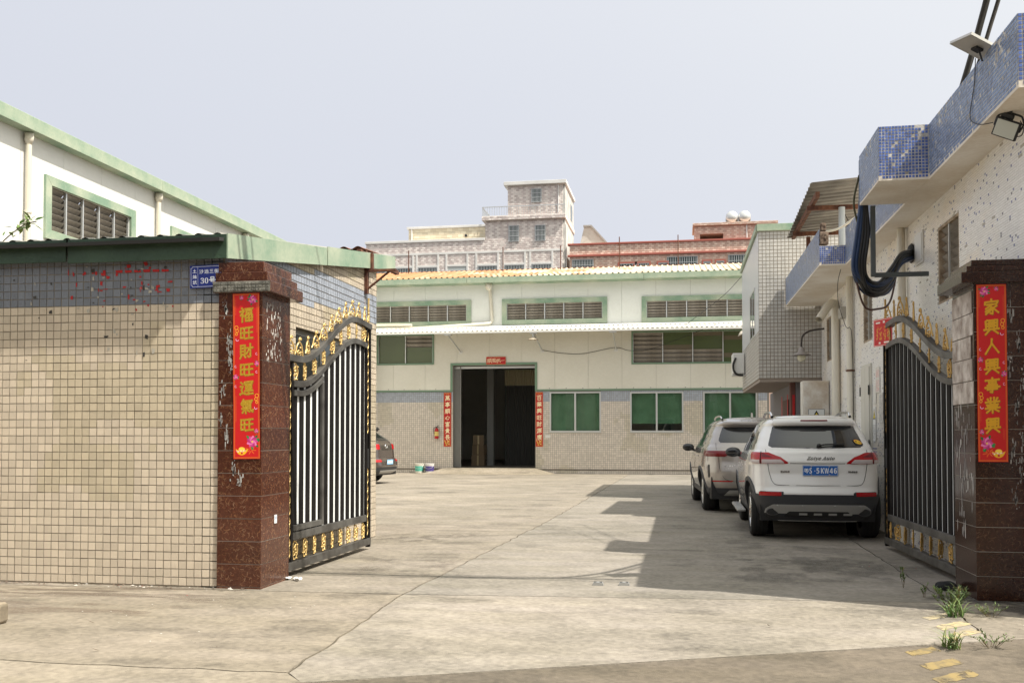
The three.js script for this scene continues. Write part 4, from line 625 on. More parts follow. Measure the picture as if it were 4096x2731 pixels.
// louvred windows set in deep reveals
const reveal = mat(0xffffff, 0.85, { map: rep(dirtTex([0.20, 0.14, 0.09], [0.55, 0.45, 0.33], 251, 6, 1.8), 1 / 0.5) });
RW.forEach(([a, b, y0, y1]) => {
  const w = part(rb, 'window', turnR(join(bx(-b, -b + 0.03, y0, y1, -0.2, -0.002), bx(-a - 0.03, -a, y0, y1, -0.2, -0.002), bx(-b + 0.03, -a - 0.03, y0, y0 + 0.025, -0.2, -0.001), bx(-b + 0.03, -a - 0.03, y1 - 0.03, y1, -0.2, -0.001))), reveal);
  const n = 8, h = (y1 - y0 - 0.06) / n;
  for (let k = 0; k < n; k++) { const s = part(w, 'louver_slat', metreUV(new THREE.BoxGeometry(b - a - 0.07, 0.125, 0.006).rotateX(0.72).rotateY(-Math.PI / 2).translate(RX + 0.07, y0 + 0.035 + h * (k + 0.5), -(a + b) / 2)), M.louver); void s; }
  part(w, 'mullion', bx(RX + 0.004, RX + 0.02, y0 + 0.026, y1 - 0.031, -(a + b) / 2 - 0.012, -(a + b) / 2 + 0.012), M.alu);
  part(w, 'dark_backing', bx(RX + 0.19, RX + 0.2, y0, y1, -b, -a), M.dark);  // dark sheet in place of the unlit room behind the louvres
});
// eaves slab, parapets and projecting boxes
part(rb, 'soffit_slab', join(bx(2.46, RX - 0.001, SOF - 0.06, SOF - 0.002, -15.2, RZ0), bx(1.98, 2.459, SOF - 0.058, SOF - 0.003, -11.28, -10.22), bx(2.08, RX - 0.002, SOF - 0.059, SOF - 0.004, -19.98, -15.201)), M.plaster, 'stained plaster soffit under the parapet');
const paraMat = mat(0xffffff, 0.9, { map: rep(dirtTex([0.30, 0.28, 0.26], [0.66, 0.64, 0.60], 261, 8, 1.8), 1 / 0.6), bumpMap: bumpWall, bumpScale: 0.01 });
const blue = (u, v, r, i, j) => { const h = hash2(i, j, 61), g = fbm(u * 2.2, v * 2.2, 256, 62, 3); if (h < 0.03 || (g > 0.66 && h < 0.4)) return null; const k = 0.7 + 0.6 * r; return [0.085 * k, 0.145 * k, 0.40 * k]; }, blueSheen = (u, v, r, i, j) => { const c = blue(u, v, r, i, j); return c && [c[0] * 1.9, c[1] * 1.6, c[2] * 0.98]; };  // side faces: pale grey sky sheen put into the tile colour
const bt = { pu: 0.0315, pv: 0.0315, gap: 0.0075, t: 0.003, b: 0.0012, wobble: 0.0015, jitter: 0.5, col: blue, name: 'mosaic_tile' };
const parapet = (O, U, w, N, thickBox) => { part(rb, 'parapet', thickBox, paraMat); tileField(rb, { ...bt, col: N[0] ? blueSheen : blue, O, U, W: [0, 1, 0], N, w, h: PAR - SOF + 0.04 }); };
const pb = SOF - 0.04;
seed(131);
parapet([2.46, pb, -10.22], [0, 0, 1], 2.6, [-1, 0, 0], bx(2.46, 2.58, SOF, PAR, -10.22, RZ0));
tileField(rb, { ...bt, O: [2.46, pb, RZ0], U: [1, 0, 0], W: [0, 1, 0], N: [0, 0, 1], w: 2.4, h: PAR - SOF + 0.04 }); part(rb, 'parapet', bx(2.581, 8, SOF, PAR, RZ0 - 0.12, RZ0), paraMat);
parapet([1.98, pb, -10.22], [1, 0, 0], 0.48, [0, 0, 1], bx(1.98, 2.459, SOF, PAR, -10.34, -10.22));
parapet([1.98, pb, -11.28], [0, 0, 1], 1.06, [-1, 0, 0], bx(1.98, 2.1, SOF, PAR, -11.28, -10.341));
part(rb, 'parapet', bx(2.101, 2.459, SOF, PAR, -11.28, -11.17), paraMat);
parapet([2.46, pb, -15.2], [0, 0, 1], 3.9, [-1, 0, 0], bx(2.46, 2.58, SOF, PAR, -15.2, -11.281));
part(rb, 'parapet', bx(2.08, 2.58, SOF, SOF + 0.24, -15.32, -15.2), paraMat); tileField(rb, { ...bt, O: [2.08, pb, -15.2], U: [1, 0, 0], W: [0, 1, 0], N: [0, 0, 1], w: 0.38, h: 0.27 });
parapet([2.08, pb, -19.95], [0, 0, 1], 4.75, [-1, 0, 0], bx(2.08, 2.2, SOF, PAR, -19.95, -15.321));
flushTiles(rb, M.glazed, 300, 'remaining_mosaic_tiles');
part(rb, 'broken_parapet_post', join(rbx(2.085, 2.22, SOF + 0.26, SOF + 0.46, -15.35, -15.215, 0.02), rbx(2.10, 2.19, SOF + 0.46, SOF + 0.60, -15.33, -15.23, 0.03)), mat(0xffffff, 1, { map: rep(dirtTex([0.05, 0.03, 0.02], [0.30, 0.22, 0.16], 271, 8, 2), 1 / 0.2), bumpMap: bumpWall, bumpScale: 0.02 }), 'broken brick end of the parapet');
// rain pipes
const pipe = (label, pts, r, seg = 30) => { const p = solo('drain_pipe', label, 'pipe', tube(pts, r, seg, 12, false, 0.2), M.pvc, 'pipes on the right building'); return p; };
pipe('cream drain pipe on the white wall behind the cable bundle', [V(2.70, SOF - 0.06, -12.62), V(2.70, 2, -12.62), V(2.70, 0.02, -12.62)], 0.05);
pipe('cream drain pipe with rusty bracket beside the steel door', [V(2.70, SOF - 0.06, -16.35), V(2.70, 2, -16.35), V(2.70, 0.02, -16.35)], 0.055);
pipe('thick cream pipe with an elbow pointing into the yard', [V(2.36, 3.32, -17.4), V(2.55, 3.58, -17.6), V(2.66, 3.68, -17.72), V(2.69, 3.55, -17.76), V(2.69, 2, -17.76), V(2.69, 0.02, -17.76)], 0.07, 50);
part(rb, 'pipe_bracket', join(cyl(V(2.70, 2.36, -16.35), V(2.70, 2.39, -16.35), 0.066, 0.066, 12), bx(2.70, RX - 0.004, 2.365, 2.385, -16.37, -16.33)), M.rust);
// steel door
const sd = part(rb, 'steel_door', turnR(join(rbx(-15.62, -14.9, 0, 2.39, 0.004, 0.03, 0.004), rbx(-15.58, -15.27, 0.03, 2.35, 0.031, 0.045, 0.004), rbx(-15.25, -14.94, 0.03, 2.35, 0.031, 0.046, 0.004))), mat([0.62, 0.60, 0.53], 0.5, { bumpMap: bumpWall, bumpScale: 0.003 }), 'cream steel double door');
for (const z of [-15.60, -14.92]) for (const y of [0.5, 1.2, 2.0]) part(sd, 'hinge', turnR(rbx(z - 0.02, z + 0.02, y - 0.07, y + 0.07, 0.046, 0.06, 0.004)), M.black);
part(sd, 'latch', join(turnR(rbx(-15.36, -15.16, 1.20, 1.23, 0.05, 0.07)), turnR(rbx(-15.27, -15.25, 1.0, 1.2, 0.05, 0.075)), turnR(rbx(-15.29, -15.23, 0.9, 1.0, 0.05, 0.085))), M.rust);
// notices and plates on the wall
const wallNotice = (name, label, z, y, w, h, draw) => { const o = sheetBox(w, h, 0.006, canvasTex(128, Math.round(128 * h / w), draw), M.paper); o.name = numbered(name); o.userData = { label, category: 'notice' }; o.rotation.y = -Math.PI / 2; o.position.set(RX - 0.012, y, z); scene.add(o); };
const bolt = (c, w, h, y) => { c.fillStyle = '#e9d23a'; c.strokeStyle = '#111'; c.lineWidth = w * 0.07; c.beginPath(); c.moveTo(w / 2, y); c.lineTo(w * 0.9, y + w * 0.72); c.lineTo(w * 0.1, y + w * 0.72); c.closePath(); c.fill(); c.stroke(); c.fillStyle = '#111'; c.beginPath(); c.moveTo(w * 0.54, y + w * 0.2); c.lineTo(w * 0.38, y + w * 0.46); c.lineTo(w * 0.5, y + w * 0.46); c.lineTo(w * 0.44, y + w * 0.66); c.lineTo(w * 0.63, y + w * 0.38); c.lineTo(w * 0.51, y + w * 0.38); c.closePath(); c.fill(); };
const scribble = (c, w, y0, y1, col, s) => { seed(s); c.fillStyle = col; for (let y = y0; y < y1; y += 9) for (let x = 10; x < w - 10; x += 6 + R() * 4) if (R() > 0.2) c.fillRect(x, y, 2 + R() * 4, 3 + R() * 3); };
wallNotice('warning_sign', 'narrow high voltage warning sign on the wall beside the steel door', -14.72, 1.50, 0.2, 0.5, (c, w, h) => { c.fillStyle = '#e8e8e4'; c.fillRect(0, 0, w, h); bolt(c, w, h, 20); scribble(c, w, 170, 290, '#333', 5); });
wallNotice('wall_plate', 'blank white plate on the wall above the warning sign', -14.68, 1.92, 0.16, 0.26, (c, w, h) => { c.fillStyle = '#dedcd4'; c.fillRect(0, 0, w, h); });
wallNotice('wall_plate', 'large blank white plate between the two downpipes', -17.1, 2.19, 0.55, 0.46, (c, w, h) => { c.fillStyle = '#e2e0d9'; c.fillRect(0, 0, w, h); });
wallNotice('stencilled_notice', 'red stencilled advert stuck on the white wall', -14.45, 2.12, 0.26, 0.36, (c, w, h) => { c.fillStyle = '#d9d4ca'; c.fillRect(0, 0, w, h); scribble(c, w, 20, 70, '#c8525a', 7); scribble(c, w, 90, 165, '#c8525a', 8); });
wallNotice('stencilled_notice', 'black stencilled advert stuck low on the white wall', -14.25, 1.72, 0.24, 0.42, (c, w, h) => { c.fillStyle = '#d4d1ca'; c.fillRect(0, 0, w, h); scribble(c, w, 14, 210, '#3a3a40', 9); });
wallNotice('meter_plate', 'small white enamel plate under the second louvred window', -14.55, 2.86, 0.18, 0.28, (c, w, h) => { c.fillStyle = '#d9d5bd'; c.fillRect(0, 0, w, h); scribble(c, w, 12, 50, '#5a6b95', 11); });
{ const c = solo('wall_hatch', 'white square hatch cover on the wall near the cable entry', 'hatch', turnR(join(rbx(-12.15, -11.77, 3.33, 3.70, 0.004, 0.02, 0.004), rbx(-12.12, -11.80, 3.36, 3.67, 0.02, 0.028, 0.004))), mat([0.74, 0.73, 0.69], 0.6)); void c; }
solo('junction_box', 'small grey junction box high on the wall beside the drain pipe', 'box', turnR(rbx(-17.35, -17.05, 3.32, 3.5, 0.004, 0.1, 0.01)), mat([0.42, 0.40, 0.35], 0.6));
// bundle of black and blue cables hanging from the box and entering the wall
const cab = thing('cable_bundle', 'thick loop of black and blue cables entering the white wall', 'cables');
seed(141);
for (let k = 0; k < 13; k++) {
  const blueOne = k % 4 === 1 || k % 5 === 0, o = (k % 5) * 0.03 - 0.06, d = Math.floor(k / 5) * 0.035, sag = 3.06 - 0.035 * (k % 4) - 0.03 * Math.floor(k / 5) - (k === 11 ? 0.12 : 0);
  const pts = [V(2.04 + o * 0.5, 4.42, -11.34 - d), V(2.03 + o * 0.5, SOF - 0.02, -11.33 - d), V(2.02 + o, 3.6, -11.34 - d), V(1.98 + o, 3.22 + o * 0.3, -11.36 - d), V(2.06 + o * 0.4, sag + 0.03, -11.42 - d), V(2.22, sag, -11.55 - d), V(2.40, sag + 0.14 + o, -11.75 - d), V(2.56, 3.40 + o, -11.98 - d), V(2.76, 3.50 + o * 0.8, -12.25 - d)];
  part(cab, 'cable', tube(pts, k > 9 ? 0.012 : 0.021, 46, 7), mat(blueOne ? [0.012, 0.035, 0.10] : k === 11 ? [0.09, 0.045, 0.035] : [0.014, 0.015, 0.017], 0.35));
}
part(cab, 'cable', tube([V(1.99, SOF + 0.3, -11.36), V(1.93, SOF, -11.36), V(1.97, 3.7, -11.36), V(2.0, 3.5, -11.37), V(2.01, 3.2, -11.4)], 0.012, 30, 6), mat([0.06, 0.055, 0.02], 0.5));
part(cab, 'cable_bracket', join(rbx(2.10, 2.15, 3.10, SOF - 0.06, -11.345, -11.30, 0.004), rbx(2.15, 2.72, 3.10, 3.15, -11.40, -11.36, 0.004)), mat([0.10, 0.115, 0.12], 0.5, { metalness: 0.4 }), 'grey steel bracket carrying the cables');
solo('wall_opening', 'blackened hole in the wall where the cables enter', 'hole', turnR(lathe([[0, 0], [0.10, 0], [0.12, 0.02], [0.09, 0.05], [0, 0.05]], 18).rotateX(Math.PI / 2).translate(-12.3, 3.52, 0.004)), M.dark);
// feeder cables rising from the parapet out of the picture
const feed = thing('feeder_cables', 'pair of thick black cables rising from the blue parapet', 'cables');
for (const [dx, r] of [[0, 0.035], [0.07, 0.022]]) part(feed, 'cable', tube([V(2.52 + dx, PAR - 0.01, -9.35), V(2.50 + dx, 4.72, -8.75 + dx), V(2.47 + dx, 5.10, -8.15 + dx * 2), V(2.36 + dx, 5.6, -7.7), V(1.9 + dx, 6.3, -7.45 + dx), V(0.8, 6.75, -7.38 + dx * 2), V(-4, 6.95, -7.30 + dx * 2), V(-13, 7.5, -7.2 + dx * 2)], r * 0.8, 110, 8), M.black);
// solar panel and the floodlight it feeds
const sol = thing('solar_panel', 'small tilted solar panel fixed on top of the blue parapet', 'solar panel');
part(sol, 'panel', rbx(-0.24, 0.24, -0.012, 0.012, -0.17, 0.17, 0.004), mat([0.02, 0.025, 0.05], 0.2)); part(sol, 'panel_frame', join(bx(-0.255, -0.235, -0.018, 0.018, -0.185, 0.185), bx(0.235, 0.255, -0.018, 0.018, -0.185, 0.185), bx(-0.235, 0.235, -0.018, 0.018, -0.185, -0.168), bx(-0.235, 0.235, -0.018, 0.018, 0.168, 0.185), bx(-0.23, 0.23, -0.017, -0.0125, -0.165, 0.165)), mat([0.60, 0.58, 0.54], 0.4, { metalness: 0.5 }));
part(sol, 'mount', join(cyl(V(0.06, -0.02, 0), V(0.15, -0.16, 0.02), 0.012), rbx(-0.02, 0.10, -0.05, -0.019, -0.05, 0.05, 0.004)), M.black);
sol.position.set(2.36, 4.475, -8.30); sol.rotation.set(0.05, 0.5, -0.30); sol.scale.setScalar(0.62);
const fl = thing('floodlight', 'black framed floodlight hung under the soffit near the right edge', 'floodlight');
part(fl, 'housing', rbx(-0.15, 0.15, -0.11, 0.11, -0.025, 0.02, 0.01), M.black); part(fl, 'lens', rbx(-0.13, 0.13, -0.095, 0.095, 0.021, 0.026, 0.002), mat([0.50, 0.52, 0.46], 0.25)); part(fl, 'yoke', tube([V(-0.155, 0, 0), V(-0.165, 0.1, -0.03), V(-0.1, 0.17, -0.05), V(0.1, 0.17, -0.05), V(0.165, 0.1, -0.03), V(0.155, 0, 0)], 0.012, 30, 6, false, 0.2), M.black); part(fl, 'ballast', join(rbx(-0.13, 0.02, 0.09, 0.17, -0.07, -0.02, 0.015), cyl(V(-0.05, 0.17, -0.05), V(-0.03, 0.24, -0.06), 0.02)), M.black); part(fl, 'cable', tube([V(0.15, -0.05, 0), V(0.19, -0.02, -0.02), V(0.17, 0.06, -0.04), V(0.1, 0.12, -0.05)], 0.006, 18, 5), M.black);
fl.position.set(2.56, 3.765, -8.22); fl.scale.setScalar(0.66); fl.rotation.set(0.35, -0.75, -0.55, 'YXZ');
solo('lead_wire', 'thin black wire hanging over the blue parapet to the floodlight', 'wire', tube([V(2.45, PAR + 0.05, -8.62), V(2.449, 4.3, -8.65), V(2.448, 4.18, -8.72), V(2.447, 4.08, -8.78), V(2.446, 4.0, -8.74), V(2.45, 3.90, -8.52), V(2.5, 3.86, -8.35)], 0.004, 40, 5), M.black);
solo('loose_wire', 'thin wire dangling from the soffit beside the drain pipe', 'wire', tube([V(2.45, SOF - 0.06, -15.6), V(2.42, 3.7, -15.7), V(2.46, 3.4, -15.9), V(2.6, 3.05, -16.1), V(2.72, 2.9, -16.28), V(2.735, 1.2, -16.30)], 0.005, 40, 5), M.dark);
// rooftop lean-to
const lean = thing('rooftop_shelter', 'corrugated lean-to shelter on rusty frame behind the blue parapet', 'shelter');
part(lean, 'roof_sheet', corrugated([3.6, 5.30, -15.3], norm3([0, -0.05, -1]), norm3([-1.62, -0.12, 0]), 3.4, 1.62, 0.2, 0.03, 'rib'), mat(0xffffff, 0.6, { map: rep(dirtTex([0.10, 0.092, 0.08], [0.20, 0.185, 0.16], 281, 6, 1.6), 1 / 1.5), side: THREE.DoubleSide }));
part(lean, 'frame', join(bx(2.06, 2.12, 4.98, 5.06, -18.7, -15.4), bx(3.5, 3.56, 5.1, 5.18, -18.7, -15.4), bx(2.0, 3.6, 4.90, 4.97, -16.0, -15.94), bx(2.0, 3.6, 4.90, 4.97, -18.0, -17.94)), M.rust); part(lean, 'post', cyl(V(2.52, SOF + 0.1, -15.9), V(2.52, 4.92, -15.9), 0.05, 0.05, 12), mat([0.48, 0.52, 0.54], 0.5)); part(lean, 'post', cyl(V(2.3, SOF + 0.1, -18.2), V(2.3, 4.92, -18.2), 0.04, 0.04, 10), M.rust);
part(lean, 'handrail', join(tube([V(2.15, SOF + 0.52, -15.6), V(2.4, 4.5, -15.5), V(2.62, 4.62, -15.3), V(2.9, 4.8, -15.0)], 0.018, 24, 7)), M.pvc); part(lean, 'stay_wire', tube([V(2.52, 4.9, -15.9), V(2.66, 4.6, -15.85), V(2.85, 4.35, -15.8)], 0.006, 14, 5), M.dark);

// ------------------------------------------------------------------ tiled upper block beyond the right building
const blk = thing('tiled_block', 'grey tiled upper storey block jutting over the parked cars', 'building');
const KX = 1.56, KZ = -20.01, KZ1 = -25.2;
part(blk, 'wall', join(bx(KX, 7, 2.46, 5.46, KZ - 0.2, KZ), bx(KX, KX + 0.2, 2.46, 3.42, KZ1, KZ - 0.2), bx(KX + 0.2, 7, 2.46, 5.4, KZ1, KZ1 + 0.2)), M.groutDark); part(blk, 'cladding', bx(KX - 0.004, KX + 0.2, 3.42, 5.42, KZ1, KZ - 0.002), mat([0.62, 0.64, 0.67], 0.4, { metalness: 0.3 }), 'plain pale metal cladding on the yard side');
seed(151); const blkCol = (u, v, r) => { const k = 0.93 + 0.14 * r; return [0.50 * k, 0.485 * k, 0.455 * k]; };
tileField(blk, { O: [KX, 2.47, KZ], U: [1, 0, 0], W: [0, 1, 0], N: [0, 0, 1], w: 1.95, h: 2.98, pu: TP, pv: TP, gap: 0.009, t: 0.005, col: blkCol, name: 'wall_tile' });
tileField(blk, { O: [KX, 2.47, KZ1], U: [0, 0, 1], W: [0, 1, 0], N: [-1, 0, 0], w: 5.18, h: 0.94, pu: TP, pv: TP, gap: 0.008, t: 0.005, col: blkCol, name: 'wall_tile' });
flushTiles(blk, M.tileSmooth, 300);
part(blk, 'soffit', bx(KX + 0.01, 7, 2.40, 2.459, KZ1, KZ - 0.01), mat([0.32, 0.27, 0.23], 0.9)); part(blk, 'roof_flashing', join(rbx(KX - 0.03, 3.6, 5.42, 5.56, KZ + 0.002, KZ + 0.05, 0.006), rbx(KX - 0.05, KX - 0.006, 5.42, 5.55, KZ1, KZ + 0.001, 0.006), bx(KX - 0.03, 7, 5.461, 5.5, KZ1, KZ)), M.green);
{ const w = part(blk, 'window', join(bx(KX - 0.02, KX - 0.005, 3.40, 3.45, -22.3, -20.9), bx(KX - 0.02, KX - 0.005, 4.38, 4.43, -22.3, -20.9), bx(KX - 0.02, KX - 0.005, 3.45, 4.38, -22.3, -22.25), bx(KX - 0.02, KX - 0.005, 3.45, 4.38, -20.95, -20.9), bx(KX - 0.02, KX - 0.006, 3.45, 4.38, -21.62, -21.57)), M.alu); part(w, 'window_pane', bx(KX - 0.012, KX - 0.009, 3.45, 4.38, -22.25, -20.95), phys([0.05, 0.06, 0.07], 0.05)); }
part(blk, 'lower_wall', join(bx(2.30, 7, -0.05, 2.40, -26, -25.8), bx(2.30, 2.5, -0.05, 2.40, -25.8, -20.3), bx(RX, 7, -0.05, 2.46, -20.29, -20.02)), mat([0.20, 0.19, 0.2], 0.8)); part(blk, 'doorway', bx(2.27, 2.299, 0.1, 2.1, -22.6, -21.6), mat([0.09, 0.035, 0.03], 0.6), 'dark red door below the overhang');
part(blk, 'pier', bx(2.20, 2.295, -0.05, 2.399, -20.55, -20.35), mat([0.16, 0.07, 0.055], 0.7), 'brown tiled pier under the overhang');
for (const [z, w, y0, y1] of [[-21.5, 0.06, 0.9, 2.2], [-22.7, 0.06, 0.9, 2.2], [-20.34, 0.05, 1.2, 2.15]]) solo('door_couplet', ['narrow red paper strip on the right of the dark doorway under the overhang', 'narrow red paper strip on the far side of the dark doorway', 'narrow red paper strip on the brown pier under the overhang'][z === -21.5 ? 0 : z === -22.7 ? 1 : 2], 'banner', z === -20.34 ? bx(2.235, 2.285, y0, y1, -20.348, -20.342) : bx(2.262, 2.266, y0, y1, z - w, z + w), M.red);
const ac = thing('air_conditioner', 'white air conditioner unit on the side of the tiled block', 'air conditioner');
part(ac, 'casing', rbx(1.26, 1.54, 2.82, 3.32, -24.75, -24.1, 0.02), mat([0.70, 0.70, 0.67], 0.5)); part(ac, 'hose', tube([V(1.33, 3.2, -24.09), V(1.27, 3.05, -24.06), V(1.28, 2.9, -24.06), V(1.36, 2.8, -24.08), V(1.5, 2.78, -24.1)], 0.025, 24, 8), M.dark); part(ac, 'bracket', bx(1.26, 1.555, 2.78, 2.815, -24.7, -24.15), M.alu);
const lantern = thing('wall_lamp', 'grey conical lamp on a curved arm over the parked cars', 'lamp');
part(lantern, 'arm', tube([V(2.76, 3.40, -19.6), V(2.5, 3.36, -19.6), V(2.36, 3.27, -19.6), V(2.33, 3.12, -19.6), V(2.33, 3.05, -19.6)], 0.018, 36, 8), mat([0.06, 0.05, 0.045], 0.6)); part(lantern, 'shade', lathe([[0.028, 0.17], [0.045, 0.16], [0.065, 0.08], [0.18, 0.012], [0.175, 0.0], [0.06, 0.06], [0.028, 0.12]], 26).translate(2.33, 2.88, -19.6), mat([0.34, 0.31, 0.29], 0.6)); part(lantern, 'globe', new THREE.SphereGeometry(0.082, 18, 14).translate(2.33, 2.845, -19.6), mat([0.66, 0.64, 0.50], 0.25));
// electricity cabinet
const ebox = thing('electricity_cabinet', 'rusty white electricity cabinet with a warning triangle behind the white car', 'cabinet');
const ebMat = mat(0xffffff, 0.6, { map: rep(dirtTex([0.52, 0.42, 0.31], [0.80, 0.785, 0.73], 291, 7, 2.2), 1 / 2.5) });
part(ebox, 'casing', rbx(2.28, 2.76, 0.15, 2.36, -19.4, -19.0, 0.012), ebMat); part(ebox, 'plinth', bx(2.3, 2.74, 0, 0.149, -19.38, -19.02), M.groutPale); part(ebox, 'door', rbx(2.295, 2.745, 0.3, 2.33, -18.999, -18.985, 0.005), ebMat);
{ const o = sheetBox(0.3, 0.42, 0.006, canvasTex(160, 224, (c, w, h) => { c.fillStyle = '#e4e6e4'; c.fillRect(0, 0, w, h); c.strokeStyle = '#333'; c.lineWidth = 4; c.strokeRect(4, 4, w - 8, h - 8); bolt(c, w, h, 26); scribble(c, w, 160, 206, '#222', 15); }), M.paper); o.name = 'warning_sign_001'; taken.warning_sign = 1; o.userData = { label: 'high voltage warning sign on the electricity cabinet', category: 'sign' }; o.position.set(2.52, 1.62, -18.98); scene.add(o); }
// ------------------------------------------------------------------ buildings beyond the warehouse
const farBrick = (a, b) => (u, v, r, i, j) => { const k = 0.85 + 0.3 * r, dark = (i % 2 === 0) !== (hash2(i, j, 71) > 0.92); const c = dark ? b : a; return [c[0] * k, c[1] * k, c[2] * k]; };
const pinkTile = farBrick([0.76, 0.69, 0.65], [0.58, 0.50, 0.475]), redTile = farBrick([0.76, 0.60, 0.50], [0.61, 0.42, 0.34]), creamTile = farBrick([0.72, 0.65, 0.49], [0.68, 0.60, 0.44]);  // pale tones: distance haze put into the facing brick colours
const fb = { pu: 0.29, pv: 0.165, gap: 0.03, t: 0.02, b: 0.006, brick: 0.5, name: 'facing_brick' };
const farPane = phys([0.05, 0.08, 0.075], 0.08), farWhite = mat(0xffffff, 0.7, { map: rep(dirtTex([0.60, 0.59, 0.57], [0.78, 0.77, 0.75], 301, 4, 1.4), 1 / 3) }), steel = mat([0.55, 0.56, 0.56], 0.4, { metalness: 0.5 });
function barredWindow(parent, x0, x1, y0, y1, z, nb = 9, surround) {
  const w = part(parent, 'window', join(bx(x0, x1, y0, y0 + 0.05, z, z + 0.06), bx(x0, x1, y1 - 0.05, y1, z, z + 0.06), bx(x0, x0 + 0.05, y0 + 0.05, y1 - 0.05, z, z + 0.06), bx(x1 - 0.05, x1, y0 + 0.05, y1 - 0.05, z, z + 0.06)), surround ?? steel);
  part(w, 'pane', bx(x0 + 0.05, x1 - 0.05, y0 + 0.05, y1 - 0.05, z + 0.005, z + 0.012), farPane);
  const bars = []; for (let k = 0; k < nb; k++) { const x = lerp(x0 + 0.05, x1 - 0.05, (k + 0.5) / nb); bars.push(bx(x - 0.018, x + 0.018, y0 + 0.02, y1 - 0.02, z + 0.07, z + 0.105)); }
  const nh = Math.max(1, Math.round((y1 - y0) / 0.45)); for (let k = 0; k <= nh; k++) { const y = lerp(y0 + 0.03, y1 - 0.03, k / nh); bars.push(bx(x0, x1, y - 0.016, y + 0.016, z + 0.106, z + 0.13)); }
  part(w, 'window_bars', join(bars), steel);
}
const holesFar = (hs, ox, oy) => (uc, vc, u0, u1, v0, v1) => { for (const h of hs) if (u1 + ox > h[0] && u0 + ox < h[1] && v1 + oy > h[2] && v0 + oy < h[3]) { if (uc + ox < h[0]) u1 = h[0] - ox; else if (uc + ox > h[1]) u0 = h[1] - ox; else if (vc + oy < h[2]) v1 = h[2] - oy; else if (vc + oy > h[3]) v0 = h[3] - oy; else return null; } return [u0, u1, v0, v1]; };
seed(161);
{ // pink faced house with stair tower
  const t = thing('brick_faced_house', 'pinkish brick faced house with a stair tower behind the warehouse', 'building'), Z = -82, core = mat([0.70, 0.65, 0.61], 0.9);
  const yTop = 18.1;
  part(t, 'lower_wall', bx(-27.2, -9.75, 0, yTop, Z - 9, Z), core); part(t, 'parapet_coping', rbx(-27.3, -16.55, yTop + 0.001, yTop + 0.22, Z - 0.3, Z + 0.12, 0.02), farWhite);
  const wins = [[-27.0, -25.4], [-24.9, -23.0], [-22.5, -20.75], [-19.85, -18.15], [-17.2, -15.45], [-14.85, -13.1], [-12.5, -10.75]];
  const lowHoles = wins.map(([a, b]) => [a - 0.16, b + 0.16, 13.0, 16.99]);
  tileField(t, { ...fb, O: [-27.2, 14.4, Z], U: [1, 0, 0], W: [0, 1, 0], N: [0, 0, 1], w: 17.45, h: yTop - 14.4, keep: holesFar([...lowHoles, [-30, -9, 16.99, 17.19]], -27.2, 14.4), col: pinkTile });
  part(t, 'belt_course', rbx(-27.2, -9.75, 17.0, 17.18, Z + 0.001, Z + 0.07, 0.01), farWhite);
  wins.forEach(([a, b], k) => {
    part(t, 'window_surround', join(rbx(a - 0.16, a, 13, 16.98, Z + 0.001, Z + 0.08, 0.01), rbx(b, b + 0.16, 13, 16.98, Z + 0.001, Z + 0.08, 0.01), rbx(a, b, 15.92, 16.08, Z + 0.001, Z + 0.075, 0.01)), farWhite);
    if (k === 3) part(t, 'roller_shutter', join(...Array.from({ length: 16 }, (_, i) => rbx(a, b, 14.4 + i * 0.095, 14.49 + i * 0.095, Z + 0.002, Z + 0.02, 0.004, 1))), mat([0.50, 0.53, 0.52], 0.5)); else barredWindow(t, a, b, 14.3, 15.9, Z, 12);
    tileField(t, { ...fb, O: [a, 16.1, Z], U: [1, 0, 0], W: [0, 1, 0], N: [0, 0, 1], w: b - a, h: 0.88, col: pinkTile });
  });
  part(t, 'tower_wall', bx(-16.5, -9.8, 18.1, 19.75, Z - 6.9, Z - 0.02), core); tileField(t, { ...fb, O: [-16.5, 18.1, Z - 0.02], U: [1, 0, 0], W: [0, 1, 0], N: [0, 0, 1], w: 6.7, h: 1.65, keep: holesFar([[-14.45, -13.55, 17.9, 19.3], [-12.17, -11.26, 17.9, 19.26]], -16.5, 18.1), col: pinkTile });
  barredWindow(t, -14.45, -13.55, 17.88, 19.3, Z + 0.03, 7); barredWindow(t, -12.17, -11.26, 17.87, 19.26, Z + 0.03, 7);
  part(t, 'balcony_slab', rbx(-16.75, -9.5, 19.75, 20.12, Z - 6.9, Z + 0.35, 0.02), core); tileField(t, { ...fb, O: [-16.75, 19.75, Z + 0.35], U: [1, 0, 0], W: [0, 1, 0], N: [0, 0, 1], w: 7.25, h: 0.37, col: pinkTile });
  { const rails = []; for (let k = 0; k <= 34; k++) rails.push(bx(-16.7 + k * 0.21, -16.67 + k * 0.21, 20.12, 20.85, Z + 0.28, Z + 0.31)); for (let k = 0; k < 12; k++) rails.push(bx(-16.72, -16.69, 20.12, 20.85, Z + 0.1 - k * 0.25, Z + 0.13 - k * 0.25)); part(t, 'balcony_railing', join(...rails, bx(-16.72, -9.52, 20.86, 20.93, Z + 0.26, Z + 0.33), bx(-16.74, -16.67, 20.865, 20.925, Z - 3, Z + 0.25)), steel); }
  part(t, 'stair_head_wall', bx(-14.55, -9.8, 20.12, 22.72, Z - 6.5, Z - 0.1), core); tileField(t, { ...fb, O: [-14.55, 20.12, Z - 0.1], U: [1, 0, 0], W: [0, 1, 0], N: [0, 0, 1], w: 4.75, h: 2.58, keep: holesFar([[-12.49, -11.6, 21.23, 22.41]], -14.55, 20.12), col: pinkTile });
  barredWindow(t, -12.49, -11.6, 21.23, 22.41, Z - 0.06, 7);
